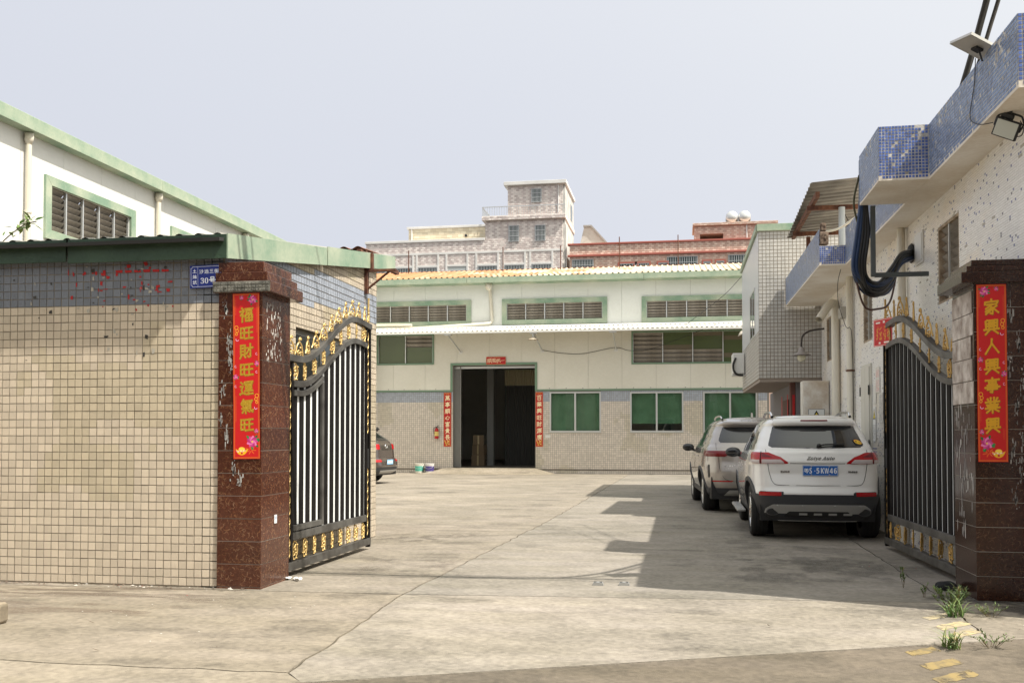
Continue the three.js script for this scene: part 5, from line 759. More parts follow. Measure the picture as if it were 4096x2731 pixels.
  part(t, 'tower_roof', rbx(-14.85, -9.45, 22.73, 23.03, Z - 6.9, Z + 0.3, 0.02), farWhite); part(t, 'side_wall', bx(-9.798, -9.6, 12, 22.72, Z - 6.9, Z - 0.15), mat(0xffffff, 0.9, { map: rep(dirtTex([0.40, 0.39, 0.37], [0.66, 0.65, 0.62], 311, 5, 1.6), 1 / 3) }), 'plain weathered render on the tower side'); part(t, 'side_window', bx(-9.598, -9.58, 20.6, 22.0, Z - 5.6, Z - 4.4), farPane); part(t, 'side_window', bx(-9.598, -9.58, 17.0, 18.4, Z - 5.6, Z - 4.4), farPane);
  part(t, 'downpipe', cyl(V(-10.15, 20.3, Z - 0.02), V(-10.15, 22.7, Z - 0.02), 0.06, 0.06, 8), farWhite); part(t, 'downpipe', cyl(V(-9.52, 12, Z - 0.3), V(-9.52, 19.3, Z - 0.3), 0.06, 0.06, 8), farWhite);
  flushTiles(t, M.tileSmooth, 0, 'facing_bricks');
}
{ // cream penthouse set back, seen over the parapet
  const t = thing('cream_house', 'cream tiled block behind the pinkish house parapet', 'building'), Z = -84;
  part(t, 'wall', bx(-23.9, -16.9, 0, 19.75, Z - 6, Z), mat([0.62, 0.56, 0.42], 0.9)); tileField(t, { ...fb, pu: 0.5, pv: 0.28, gap: 0.02, O: [-23.9, 18.3, Z], U: [1, 0, 0], W: [0, 1, 0], N: [0, 0, 1], w: 7.0, h: 1.42, col: creamTile }); flushTiles(t, M.tileSmooth, 0, 'facing_bricks');
  part(t, 'coping', rbx(-24.05, -16.8, 19.72, 19.92, Z - 6, Z + 0.15, 0.02), farWhite); part(t, 'lamp', join(ball(-18.6, 18.95, Z + 0.25, 0.13), cyl(V(-18.6, 18.95, Z), V(-18.6, 18.95, Z + 0.2), 0.04)), M.dark); part(t, 'downpipe', cyl(V(-23.6, 17.9, Z + 0.08), V(-23.6, 19.7, Z + 0.08), 0.06, 0.06, 8), farWhite);
}
{ // grey gable beside the tower
  const t = thing('rendered_gable', 'grey rendered gable wall seen between the tower and the red house', 'building');
  part(t, 'wall', metreUV(extrude([[-9.0, 14], [-5.4, 14], [-5.4, 17.4], [-7.9, 20.3], [-8.6, 20.3], [-9.0, 18.6]], 2.5).translate(0, 0, -91)), mat(0xffffff, 0.9, { map: rep(dirtTex([0.42, 0.41, 0.39], [0.60, 0.59, 0.56], 321, 5, 1.5), 1 / 3) })); part(t, 'base', bx(-9, -5.4, 0, 14, -91, -88.5), farWhite); part(t, 'verge', metreUV(extrude([[-7.95, 20.32], [-5.3, 17.3], [-5.2, 17.4], [-7.9, 20.48], [-8.65, 20.48], [-8.65, 20.32]], 0.3).translate(0, 0, -88.6)), mat([0.30, 0.29, 0.28], 0.9));
}
{ // red faced house with water tanks
  const t = thing('red_house', 'red and orange brick faced house with dark red bands behind the warehouse', 'building'), Z = -82, core = mat([0.58, 0.40, 0.31], 0.9), trim = mat([0.38, 0.11, 0.08], 0.6);
  part(t, 'wall', bx(-9.2, 9, 0, 17.4, Z - 8, Z - 0.001), core);
  const wl = [[-9.0, -7.15, 1, 0], [-5.0, -3.5, 0, 0], [-2.1, -0.9, 0, 0], [-0.15, 0.6, 0, 0], [0.95, 3.5, 1, 0], [3.95, 4.55, 0, 0], [5.0, 5.65, 0, 0], [5.95, 8.4, 1, 0]].map(([a, b, big]) => [a - (a > 0.5 ? 2.0 : a > -3 ? 1.6 : 0), b - (a > 0.5 ? 2.0 : a > -3 ? 1.6 : 0), big]);
  const hs = wl.map(([a, b, big]) => [a - 0.12, b + 0.12, 14, big ? 16.25 : 15.85]);
  tileField(t, { ...fb, O: [-9.2, 14.6, Z], U: [1, 0, 0], W: [0, 1, 0], N: [0, 0, 1], w: 16.5, h: 2.8, keep: holesFar([...hs, [-20, 20, 16.4, 16.58]], -9.2, 14.6), col: redTile });
  part(t, 'red_band', rbx(-9.35, 8, 16.40, 16.57, Z + 0.001, Z + 0.22, 0.02), trim); part(t, 'coping', rbx(-9.35, 8, 17.4, 17.55, Z - 0.4, Z + 0.15, 0.02), trim);
  for (const [a, b, big] of wl) { barredWindow(t, a, b, big ? 14.7 : 14.8, big ? 16.2 : 15.72, Z + 0.002, big ? 13 : 6); if (!big) part(t, 'window_surround', join(rbx(a - 0.12, a, 14.6, 15.84, Z + 0.001, Z + 0.12), rbx(b, b + 0.12, 14.6, 15.84, Z + 0.001, Z + 0.12), rbx(a, b, 15.73, 15.84, Z + 0.001, Z + 0.118)), trim); }
  part(t, 'penthouse_wall', join(bx(1.25, 1.7, 17.56, 18.75, Z - 4, Z - 0.5), bx(3.6, 8, 17.56, 18.75, Z - 4, Z - 0.5), bx(1.7, 3.6, 18.1, 18.75, Z - 4, Z - 0.5), bx(1.7, 3.6, 17.56, 18.1, Z - 4, Z - 3.9)), core); tileField(t, { ...fb, O: [1.25, 17.56, Z - 0.5], U: [1, 0, 0], W: [0, 1, 0], N: [0, 0, 1], w: 6.7, h: 1.18, keep: holesFar([[1.68, 3.62, 17.4, 18.12]], 1.25, 17.56), col: redTile }); part(t, 'penthouse_roof', rbx(1.1, 8, 18.76, 18.98, Z - 4.2, Z - 0.2, 0.02), core); tileField(t, { ...fb, pv: 0.11, O: [1.1, 18.76, Z - 0.2], U: [1, 0, 0], W: [0, 1, 0], N: [0, 0, 1], w: 6.8, h: 0.22, col: redTile });
  part(t, 'downpipe', cyl(V(5.5, 17.6, Z - 0.4), V(5.5, 18.75, Z - 0.4), 0.06, 0.06, 8), farWhite);
  flushTiles(t, M.tileSmooth, 0, 'facing_bricks');
  for (const [x, l] of [[4.33, 'left of two round stainless water tanks on the red house roof'], [5.36, 'right of two round stainless water tanks on the red house roof']]) {
    const k = thing('water_tank', l, 'tank', 'rooftop water tanks');
    part(k, 'drum', lathe([[0, 0.75], [0.12, 0.75], [0.14, 0.72], [0.2, 0.73], [0.42, 0.62], [0.5, 0.48], [0.5, -0.5], [0.4, -0.62], [0, -0.7]], 28).rotateX(Math.PI / 2).translate(x, 19.5, Z - 1.2), mat([0.72, 0.72, 0.70], 0.3, { metalness: 0.55 })); part(k, 'stand', join(bx(x - 0.5, x - 0.45, 18.98, 19.4, Z - 1.6, Z - 0.8), bx(x + 0.45, x + 0.5, 18.98, 19.4, Z - 1.6, Z - 0.8), bx(x - 0.5, x + 0.5, 18.98, 19.02, Z - 1.6, Z - 0.8)), steel);
  }
}
// low lean-to at the back of the gatehouse
{ const t = thing('rusty_shed', 'rusty corrugated lean-to roof peeping out behind the gatehouse', 'shed');
  part(t, 'roof_sheet', corrugated([-6.2, 3.86, -12.6], [1, 0, 0], norm3([0, 0.12, -1.7]), 2.0, 1.7, 0.2, 0.04, 'wave', () => [0.26, 0.10, 0.05]), mat(0xffffff, 0.8, { vertexColors: true, side: THREE.DoubleSide })); part(t, 'wall', bx(-6.2, -4.6, -0.05, 3.7, -14.2, -14.1), M.groutPale); part(t, 'side_wall', bx(-4.7, -4.6, -0.05, 3.8, -14.1, -12.41), M.rust); part(t, 'frame', join(bx(-6.2, -4.2, 3.80, 3.85, -12.72, -12.66), bx(-4.28, -4.22, 3.78, 3.84, -14.3, -12.5)), M.rust); }
{ // added unseen house behind the camera, put in to block the low sky
  const t = thing('added_street_house', 'plain brown house added unseen behind the viewer to block the low sky', 'building'), wallM = mat(0xffffff, 0.9, { map: rep(dirtTex([0.16, 0.13, 0.105], [0.26, 0.22, 0.18], 331, 5, 1.5), 1 / 3) });
  part(t, 'wall', bx(-22, 18, 0, 7.0, 11, 17), wallM); part(t, 'parapet', rbx(-22.2, 18.2, 7.001, 7.3, 10.8, 17.2, 0.03), wallM);
  for (let i = 0; i < 9; i++) for (let j = 0; j < 2; j++) { const x = -19 + i * 4.2, y = 1.1 + j * 3.2; const w = part(t, 'window', join(bx(x, x + 1.8, y, y + 0.08, 10.93, 10.999), bx(x, x + 1.8, y + 1.5, y + 1.58, 10.93, 10.999), bx(x, x + 0.08, y + 0.08, y + 1.5, 10.93, 10.999), bx(x + 1.72, x + 1.8, y + 0.08, y + 1.5, 10.93, 10.999)), M.alu); part(w, 'pane', bx(x + 0.08, x + 1.72, y + 0.08, y + 1.5, 10.97, 10.98), farPane); }
}
// ------------------------------------------------------------------ cars: one continuous skin per body, panels laid on it
const poly = (pts) => (y) => { if (y <= pts[0][0]) return pts[0][1]; for (let i = 0; i + 1 < pts.length; i++) if (y <= pts[i + 1][0]) { const t = (y - pts[i][0]) / (pts[i + 1][0] - pts[i][0]); return lerp(pts[i][1], pts[i + 1][1], t * t * (3 - 2 * t) * 0.5 + t * 0.5); } return pts[pts.length - 1][1]; };
class Skin { // plan outline at every height: a superellipse between the rear (z = 0 side, +z) and the front (-z)
  constructor(hw, zr, zf, n) { Object.assign(this, { hw, zr, zf, n, cache: new Map() }); }
  table(y) {
    const key = Math.round(y * 1000); let t = this.cache.get(key); if (t) return t;
    const yy = key / 1000, a = this.hw(yy), r = this.zr(yy), f = this.zf(yy), c = (r + f) / 2, b = (r - f) / 2, e = 2 / this.n(yy), N = 160, xs = [0], zs = [r], ss = [0];
    for (let i = 1; i <= N; i++) { const w = i / N, th = Math.PI * (w < 0.5 ? 0.5 * Math.pow(2 * w, 1.0) : 1 - 0.5 * Math.pow(2 - 2 * w, 1.0)), s = Math.sin(th), k = Math.cos(th); xs.push(a * Math.pow(Math.abs(s), e)); zs.push(c + b * Math.sign(k) * Math.pow(Math.abs(k), e)); ss.push(ss[i - 1] + Math.hypot(xs[i] - xs[i - 1], zs[i] - zs[i - 1])); }
    t = { xs, zs, ss, half: ss[N] }; this.cache.set(key, t); return t;
  }
  at(s, y) { const t = this.table(y), q = Math.min(Math.abs(s), t.half), ss = t.ss; let lo = 0, hi = ss.length - 1; while (hi - lo > 1) { const m = (lo + hi) >> 1; if (ss[m] <= q) lo = m; else hi = m; } const k = (q - ss[lo]) / (ss[hi] - ss[lo] || 1); return [Math.sign(s || 1) * lerp(t.xs[lo], t.xs[hi], k), y, lerp(t.zs[lo], t.zs[hi], k)]; }
  sAtZ(y, z) { const t = this.table(y); for (let i = 1; i < t.zs.length; i++) if (t.zs[i] <= z) { const k = (z - t.zs[i - 1]) / (t.zs[i] - t.zs[i - 1] || 1); return lerp(t.ss[i - 1], t.ss[i], k); } return t.half; }
  normal(s, y) { const d = 0.012, a = this.at(s - d, y), b = this.at(s + d, y), c = this.at(s, y - d), e = this.at(s, y + d), u = [0, 1, 2].map((i) => b[i] - a[i]), v = [0, 1, 2].map((i) => e[i] - c[i]); return norm3([u[1] * v[2] - u[2] * v[1], u[2] * v[0] - u[0] * v[2], u[0] * v[1] - u[1] * v[0]]); }
  off(s, y, o) { const p = this.at(s, y), n = this.normal(s, y); return [p[0] + n[0] * o, p[1] + n[1] * o, p[2] + n[2] * o]; }
}
function skinGrid(skin, sl, sr, y0, y1, off, rows, cols, rim = 0) { // panel between two edges given as functions of y
  const q = { p: [], n: [], u: [] }, P = [], N = [];
  for (let j = 0; j <= rows; j++) for (let i = 0; i <= cols; i++) { const y = lerp(y0, y1, j / rows), s = lerp(sl(y), sr(y), i / cols), e = rim && (i === 0 || j === 0 || i === cols || j === rows) ? -0.004 : off; P.push(skin.off(s, y, e)); N.push(skin.normal(s, y)); q.u.push(i / cols, j / rows); }
  const idx = []; for (let j = 0; j < rows; j++) for (let i = 0; i < cols; i++) { const a = j * (cols + 1) + i, b = a + 1, c = a + cols + 2, d = a + cols + 1; idx.push(a, b, c, a, c, d); }
  const g = new THREE.BufferGeometry(); g.setAttribute('position', new THREE.Float32BufferAttribute(P.flat(), 3)); g.setAttribute('normal', new THREE.Float32BufferAttribute(N.flat(), 3)); g.setAttribute('uv', new THREE.Float32BufferAttribute(q.u, 2)); g.setIndex(idx); return g;
}
const K = (v) => () => v;
const carGlass = phys([0.010, 0.012, 0.015], 0.03, { ior: 1.75 }), tyreMat = mat([0.018, 0.018, 0.018], 0.85, { bumpMap: rep(grain, 20), bumpScale: 0.004 }), clad = mat([0.035, 0.037, 0.042], 0.55, { bumpMap: rep(grain, 30), bumpScale: 0.001 }), chrome = mat([0.75, 0.75, 0.75], 0.18, { metalness: 0.95 }), redLens = phys([0.42, 0.008, 0.012], 0.18), redDark = phys([0.16, 0.004, 0.008], 0.18), clearLens = phys([0.55, 0.48, 0.48], 0.2), gap = mat([0.01, 0.01, 0.01], 0.9), skidMat = mat([0.42, 0.42, 0.41], 0.35, { metalness: 0.5 });
const wheelTyre = lathe([[0.235, -0.10], [0.30, -0.112], [0.335, -0.10], [0.35, -0.07], [0.352, 0], [0.35, 0.07], [0.335, 0.10], [0.30, 0.112], [0.235, 0.10]], 44).rotateZ(Math.PI / 2);
const treadGeo = join(...[-0.045, 0, 0.045].map((x) => new THREE.TorusGeometry(0.3505, 0.006, 5, 40).rotateY(Math.PI / 2).translate(x, 0, 0)));
const rimGeo = (() => { const g = [lathe([[0.236, -0.10], [0.228, -0.02], [0.225, 0.07], [0.24, 0.095], [0.232, 0.10], [0.218, 0.075], [0.21, 0.0]], 36).rotateZ(-Math.PI / 2), cyl(V(0.03, 0, 0), V(0.09, 0, 0), 0.05, 0.045, 16)]; for (let k = 0; k < 5; k++) for (const d of [-0.1, 0.1]) { const a = k / 5 * 6.283 + d; g.push(cyl(V(0.075, Math.cos(a) * 0.03, Math.sin(a) * 0.03), V(0.085, Math.cos(a + d * 1.4) * 0.222, Math.sin(a + d * 1.4) * 0.222), 0.02, 0.017, 6)); } return join(g); })();
const wheelDark = cyl(V(-0.05, 0, 0), V(0.02, 0, 0), 0.225, 0.225, 28);
function car(name, label, o) {
  const g = thing(name, label, 'car', o.group), sk = new Skin(poly(o.hw), poly(o.zr), poly(o.zf), poly(o.n ?? [[0.2, 6], [1.0, 5.5], [1.25, 4.6], [1.65, 4]])), ys = [];
  const yA = o.hw[0][0], yB = o.hw[o.hw.length - 1][0]; for (let j = 0; j <= 74; j++) { const t = j / 74; ys.push(lerp(yA, yB, t < 0.9 ? t / 0.9 * 0.965 : 0.965 + 0.035 * (t - 0.9) / 0.1)); }
  const wc = [o.wheelR, o.wheelF], rA = 0.405, C = 300, P = [], N = [], idx = [];
  ys.forEach((y) => { const h = sk.table(y).half; for (let i = 0; i <= C; i++) { const s = lerp(-h, h, i / C) * 0.99999; P.push(...sk.at(s, y)); N.push(...sk.normal(s, y)); } });
  for (let j = 0; j + 1 < ys.length; j++) for (let i = 0; i < C; i++) { const a = j * (C + 1) + i, b = a + 1, c = a + C + 2, d = a + C + 1, x = (P[3 * a] + P[3 * c]) / 2, y = (P[3 * a + 1] + P[3 * c + 1]) / 2, z = (P[3 * a + 2] + P[3 * c + 2]) / 2; if (Math.abs(x) > o.hw[2][1] * 0.6 && wc.some((w) => Math.hypot(z - w, y - 0.35) < rA)) continue; idx.push(a, b, c, a, c, d); }
  const top = ys.length - 1, base = P.length / 3; let mz = 0; for (let i = 0; i <= C; i++) mz += P[3 * (top * (C + 1) + i) + 2]; // roof crown
  for (const f of [0.66, 0.33, 0.02]) for (let i = 0; i <= C; i++) { const k = top * (C + 1) + i, cz = mz / (C + 1); P.push(P[3 * k] * f, yB + (1 - f * f) * 0.035, cz + (P[3 * k + 2] - cz) * (0.35 + 0.65 * f)); N.push(...norm3([P[3 * k] * f * 0.12, 1, (P[3 * k + 2] - cz) * 0.03])); }
  for (let r = 0; r < 3; r++) for (let i = 0; i < C; i++) { const lo = r ? base + (r - 1) * (C + 1) : top * (C + 1), hi = base + r * (C + 1); idx.push(lo + i, lo + i + 1, hi + i + 1, lo + i, hi + i + 1, hi + i); }
  const body = new THREE.BufferGeometry(); body.setAttribute('position', new THREE.Float32BufferAttribute(P, 3)); body.setAttribute('normal', new THREE.Float32BufferAttribute(N, 3)); body.setIndex(idx);
  part(g, 'body', body, o.paint);
  const L = -o.zf[0][1], w0 = o.hw[2][1];
  part(g, 'underbody', join(bx(-w0 + 0.14, w0 - 0.14, 0.24, 0.62, -L + 0.2, -0.16), bx(-w0 + 0.05, w0 - 0.05, 0.30, 0.5, -o.wheelFd + 0.46, -o.wheelRd - 0.46)), M.black);
  part(g, 'cabin_lining', bx(-w0 + 0.3, w0 - 0.3, 0.62, 1.3, -L + 1.7, -0.6), M.black);
  for (const z of wc) for (const s of [-1, 1]) {
    const wheel = new THREE.Group(); wheel.name = 'wheel'; g.add(wheel); wheel.position.set(s * (w0 - 0.15), 0.352, z); wheel.rotation.y = s > 0 ? 0 : Math.PI; wheel.rotation.x = z; wheel.rotation.order = 'YXZ';
    part(wheel, 'tyre', wheelTyre, tyreMat); part(wheel, 'tread_rib', treadGeo, gap); part(wheel, 'rim', rimGeo, o.rim ?? chrome); part(wheel, 'brake_drum', wheelDark, M.black);
    const ring = [[], [], [], []]; for (let k = 0; k <= 30; k++) { const a = lerp(-0.42, Math.PI + 0.42, k / 30), q = (r, of) => { const y = Math.max(yA + 0.01, 0.35 + r * Math.sin(a)), zz = z + r * Math.cos(a); return sk.off(s * sk.sAtZ(y, zz), y, of); }; ring[0].push(q(rA - 0.02, -0.12)); ring[1].push(q(rA - 0.018, 0.012)); ring[2].push(q(rA + 0.035, 0.014)); ring[3].push(q(rA + 0.042, -0.004)); }
    const rg = new Quads(); for (let r = 0; r < 3; r++) for (let k = 0; k < 30; k++) { const A = ring[r][k], B = ring[r][k + 1], Cc = ring[r + 1][k + 1], D = ring[r + 1][k]; rg.quad(A, B, Cc, D, r === 0 ? [0, -1, 0] : [s, 0, 0], [1, 1, 1]); } const rgeo = rg.geo(); rgeo.computeVertexNormals(); part(g, 'arch_trim', rgeo, o.archMat ?? clad);
    const liner = new THREE.CylinderGeometry(rA + 0.005, rA + 0.005, 0.3, 28, 1, true, 0, Math.PI).rotateZ(Math.PI / 2).rotateX(-Math.PI / 2); part(g, 'wheel_well', liner.translate(s * (w0 - 0.22), 0.35, z), new THREE.MeshStandardMaterial({ color: 0x040404, roughness: 0.9, side: THREE.DoubleSide }));
  }
  const panel = (nm, sl, sr, y0, y1, m, off = 0.004, rows = 10, cols = 14, parent = g, lab) => part(parent, nm, skinGrid(sk, sl, sr, y0, y1, off, rows, cols, 1), m, lab);
  const both = (nm, sl, sr, y0, y1, m, off, rows, cols) => [panel(nm, (y) => -sr(y), (y) => -sl(y), y0, y1, m, off, rows, cols), panel(nm, sl, sr, y0, y1, m, off, rows, cols)];
  const side = (z) => (y) => sk.sAtZ(y, z(y));
  const seam = (nm, pts, r = 0.0035) => part(g, nm, tube(pts.map(([s, y]) => V(...sk.off(s, y, 0.0005))), r, pts.length * 6, 5, false, 0.3), gap);
  return { g, sk, panel, both, side, seam, L, w0 };
}
function carMirror(c, s, y, z, m) { const x = c.w0 * 0.97; const h = new THREE.SphereGeometry(1, 18, 12); h.scale(0.115, 0.075, 0.06).translate(s * (x + 0.11), y + 0.06, z); const k = part(c.g, 'wing_mirror', join(h, cyl(V(s * (x - 0.06), y - 0.02, z - 0.02), V(s * (x + 0.06), y + 0.03, z), 0.022)), m); part(k, 'mirror_glass', new THREE.SphereGeometry(1, 16, 8).scale(0.098, 0.06, 0.012).translate(s * (x + 0.11), y + 0.06, z + 0.055), carGlass); }
function plate(c, w, h, y, tx, x = 0, tiltX = 0) { const p = c.sk.off(x, y, 0.014), n = c.sk.normal(x, y), o = sheetBox(w, h, 0.008, tx, skidMat); o.name = 'license_plate'; o.position.set(...p); o.rotation.y = Math.atan2(n[0], n[2]); o.rotation.x = tiltX; c.g.add(o); return o; }
const text = (str, size, f = font, depth = 0.004) => { const t = new TextGeometry(str, { font: f, size, depth, curveSegments: 3, bevelEnabled: false }); t.computeBoundingBox(); t.translate(-(t.boundingBox.max.x + t.boundingBox.min.x) / 2, -size / 2, 0); return t; };

// white estate nearest the gate
{
  const paint = phys([0.82, 0.815, 0.80], 0.22, { clearcoat: 1, clearcoatRoughness: 0.05 });
  const L = 4.1, c = car('parked_car', 'white sport utility car with a blue licence plate parked along the right wall', {
    group: 'cars parked in the yard', paint, wheelR: -0.62, wheelF: -3.05, wheelRd: 0.62, wheelFd: 3.05,
    hw: [[0.24, 0.72], [0.34, 0.80], [0.60, 0.848], [0.80, 0.852], [0.98, 0.845], [1.08, 0.82], [1.16, 0.775], [1.30, 0.715], [1.48, 0.635], [1.54, 0.58], [1.585, 0.46]],
    zr: [[0.24, -0.13], [0.34, -0.05], [0.46, -0.01], [0.60, 0.0], [0.68, -0.035], [0.86, -0.07], [1.0, -0.075], [1.10, -0.11], [1.16, -0.15], [1.47, -0.45], [1.50, -0.42], [1.53, -0.44], [1.585, -0.62]],
    zf: [[0.24, -L + 0.12], [0.5, -L], [0.75, -L + 0.06], [0.95, -L + 0.35], [1.04, -L + 1.05], [1.40, -L + 1.62], [1.585, -L + 2.0]],
  }), { panel, both, side, seam, sk, g } = c;
  panel('rear_window', poly([[1.155, -0.40], [1.175, -0.58], [1.20, -0.645], [1.47, -0.565]]), poly([[1.155, 0.40], [1.175, 0.58], [1.20, 0.645], [1.47, 0.565]]), 1.157, 1.47, carGlass, 0.004, 14, 26);
  panel('spoiler', K(-0.56), K(0.56), 1.478, 1.535, paint, 0.035, 6, 24); panel('high_brake_light', poly([[1.495, -0.19], [1.51, -0.21], [1.528, -0.19]]), poly([[1.495, 0.19], [1.51, 0.21], [1.528, 0.19]]), 1.497, 1.526, redDark, 0.04, 3, 10);
  for (const s of [-1, 1]) {
    const inn = poly([[0.968, 0.345], [0.985, 0.350], [1.05, 0.43], [1.095, 0.54], [1.122, 0.62]]), out = poly([[0.968, 0.96], [1.05, 1.02], [1.122, 1.05]]), A = (f) => (s < 0 ? (y) => -f(y) : f), sl = s < 0 ? A(out) : inn, sr = s < 0 ? A(inn) : out;
    const t = panel('tail_light', sl, sr, 0.968, 1.122, redLens, 0.012, 10, 24); const mid = K(s < 0 ? -0.80 : 0.80), lo = (a, b) => (s < 0 ? [A(b), A(a)] : [a, b]);
    part(t, 'reversing_lens', skinGrid(sk, ...lo((y) => inn(y) + 0.06, K(0.70)), 0.978, 1.022, 0.015, 3, 10, 0), clearLens); part(t, 'reversing_lens', skinGrid(sk, ...lo(K(0.735), (y) => out(y) - 0.03), 0.978, 1.018, 0.015, 3, 10, 0), clearLens); part(t, 'inner_lens', skinGrid(sk, ...lo((y) => inn(y) + 0.12, K(0.70)), 1.05, 1.10, 0.0145, 3, 10, 0), redDark); part(t, 'lens_gap', skinGrid(sk, ...lo(K(0.712), K(0.726)), 0.97, 1.12, 0.0155, 8, 1, 0), gap); void mid;
    const rf = panel('reflector_recess', K(s < 0 ? -0.78 : 0.42), K(s < 0 ? -0.42 : 0.78), 0.553, 0.625, clad, 0.016, 4, 12); part(rf, 'reflector', skinGrid(sk, K(s < 0 ? -0.755 : 0.455), K(s < 0 ? -0.455 : 0.755), 0.568, 0.61, 0.02, 3, 10, 0), redLens);
    const q = sk.off(s * 0.555, 0.372, 0.03); part(g, 'exhaust_tip', join(new THREE.TorusGeometry(0.055, 0.009, 8, 22).scale(1.3, 0.75, 1).translate(...q)), mat([0.12, 0.12, 0.12], 0.35, { metalness: 0.6 })); part(g, 'exhaust_bore', new THREE.CylinderGeometry(0.055, 0.05, 0.04, 20).rotateX(Math.PI / 2).scale(1.3, 0.75, 1).translate(q[0], q[1], q[2] - 0.012), M.black);
  }
  panel('bumper_cladding', K(-1.10), K(1.10), 0.241, 0.59, clad, 0.014, 14, 50); both('sill_cladding', (y) => sk.sAtZ(y, -1.03), (y) => sk.sAtZ(y, -2.64), 0.26, 0.44, clad, 0.014, 5, 24);
  panel('skid_plate', poly([[0.33, -0.72], [0.40, -0.70], [0.445, -0.63], [0.475, -0.52]]), poly([[0.33, 0.72], [0.40, 0.70], [0.445, 0.63], [0.475, 0.52]]), 0.333, 0.472, skidMat, 0.022, 8, 26); panel('diffuser', poly([[0.30, -0.45], [0.36, -0.42], [0.395, -0.36]]), poly([[0.30, 0.45], [0.36, 0.42], [0.395, 0.36]]), 0.302, 0.392, M.black, 0.028, 5, 18);
  for (const x of [-0.27, -0.09, 0.09, 0.27]) part(g, 'diffuser_fin', skinGrid(sk, K(x + 0.012), K(x + 0.155), 0.318, 0.372, 0.032, 3, 6, 1), skidMat);
  for (const x of [-0.5, -0.2, 0.2, 0.5]) part(g, 'parking_sensor', ball(...sk.off(x, 0.447, 0.021), 0.012, 8), skidMat);
  const plateTex = canvasTex(640, 200, (k, w, h) => { k.fillStyle = '#2264b8'; k.fillRect(0, 0, w, h); k.strokeStyle = '#dfe8f2'; k.lineWidth = 5; k.strokeRect(8, 8, w - 16, h - 16); k.strokeStyle = k.fillStyle = '#f0f3f6'; hanzi(k, '粤', 68, 100, 92, 9); k.font = 'bold 148px sans-serif'; [['S', 118, 0.78], ['5', 246, 0.85], ['K', 322, 0.8], ['W', 396, 0.66], ['4', 490, 0.85], ['6', 562, 0.85]].forEach(([t, x, sc]) => { k.save(); k.translate(x, 153); k.scale(sc * 0.9, 1); k.fillText(t, 0, 0); k.restore(); }); k.beginPath(); k.arc(222, 104, 9, 0, 7); k.fill(); });
  const pl = plate(c, 0.43, 0.13, 0.887, plateTex, 0.03, -0.02); for (const [x, y] of [[-0.11, 0.052], [0.11, 0.052], [-0.11, -0.052], [0.11, -0.052]]) part(pl, 'plate_bolt', new THREE.SphereGeometry(0.009, 8, 6).translate(x, y, 0.005), skidMat);
  part(g, 'lettering', (() => { const t = text('Zotye Auto', 0.044, fontSerif, 0.006), p = t.attributes.position; for (let i = 0; i < p.count; i++) p.setX(i, p.getX(i) + p.getY(i) * 0.45); return t.translate(0.045, 1.045, sk.at(0.05, 1.04)[2] + 0.006); })(), mat([0.16, 0.155, 0.15], 0.3, { metalness: 0.8 }), 'chrome script lettering above the plate');
  for (const x of [-0.40, 0.43]) part(g, 'badge', (() => { const a = []; for (let k = 0; k < 5; k++) a.push(bx(-0.056 + k * 0.023, -0.038 + k * 0.023, -0.01, 0.01 - (k % 2) * 0.005, 0, 0.004), bx(-0.056 + k * 0.023, -0.050 + k * 0.023, -0.013, 0.013, 0, 0.005)); return join(a).translate(x, 0.873, sk.at(x, 0.873)[2] + 0.004); })(), mat([0.22, 0.21, 0.2], 0.3, { metalness: 0.8 }));
  seam('tailgate_seam', [[-0.655, 1.15], [-0.64, 1.10], [-0.62, 0.98], [-0.60, 0.86], [-0.57, 0.76], [-0.53, 0.712], [-0.44, 0.70], [0, 0.698], [0.44, 0.70], [0.53, 0.712], [0.57, 0.76], [0.60, 0.86], [0.62, 0.98], [0.64, 1.10], [0.655, 1.15]]); seam('panel_crease', [[-0.34, 0.978], [0, 0.976], [0.34, 0.978]], 0.004);
  part(g, 'wiper', join(tube([V(...sk.off(0.02, 1.185, 0.025)), V(...sk.off(0.12, 1.20, 0.03)), V(...sk.off(0.34, 1.205, 0.022))], 0.011, 14, 6), ball(...sk.off(0.03, 1.19, 0.02), 0.03, 10)), M.black);
  { const o = sheetBox(0.115, 0.095, 0.002, canvasTex(160, 132, (k, w, h) => { k.fillStyle = '#20242a'; k.fillRect(0, 0, w, h); k.save(); k.translate(80, 66); k.rotate(0.5); k.fillStyle = '#c8321c'; k.beginPath(); k.ellipse(0, 0, 76, 58, 0, 0, 7); k.fill(); k.fillStyle = '#f2c92a'; k.beginPath(); k.ellipse(0, 3, 71, 52, 0, 0, 7); k.fill(); k.strokeStyle = k.fillStyle = '#5b2412'; hanzi(k, '实', -30, 4, 46, 7); hanzi(k, '习', 30, 4, 46, 7); k.restore(); }), M.dark); o.geometry = new THREE.BoxGeometry(0.115, 0.095, 0.002); o.name = 'learner_sticker'; const p = sk.off(0.53, 1.245, 0.008), n = sk.normal(0.53, 1.245); o.position.set(...p); o.lookAt(p[0] + n[0], p[1] + n[1], p[2] + n[2]); g.add(o); o.userData.label = 'yellow oval learner sticker on the rear window'; }
  for (const s of [-1, 1]) { part(g, 'roof_rail', tube([V(s * 0.50, 1.585, -0.72), V(s * 0.51, 1.635, -0.84), V(s * 0.515, 1.645, -1.1), V(s * 0.515, 1.65, -1.6), V(s * 0.505, 1.60, -2.05)], 0.019, 40, 8), chrome); carMirror(c, s, 1.02, -2.5, M.black); part(g, 'side_step', join(rbx(s * 0.83, s * 0.95, 0.28, 0.315, -2.6, -1.12, 0.01), ...[0, 1, 2].map((k) => bx(s * (0.845 + k * 0.035), s * (0.86 + k * 0.035), 0.316, 0.322, -2.58, -1.14))), skidMat); }
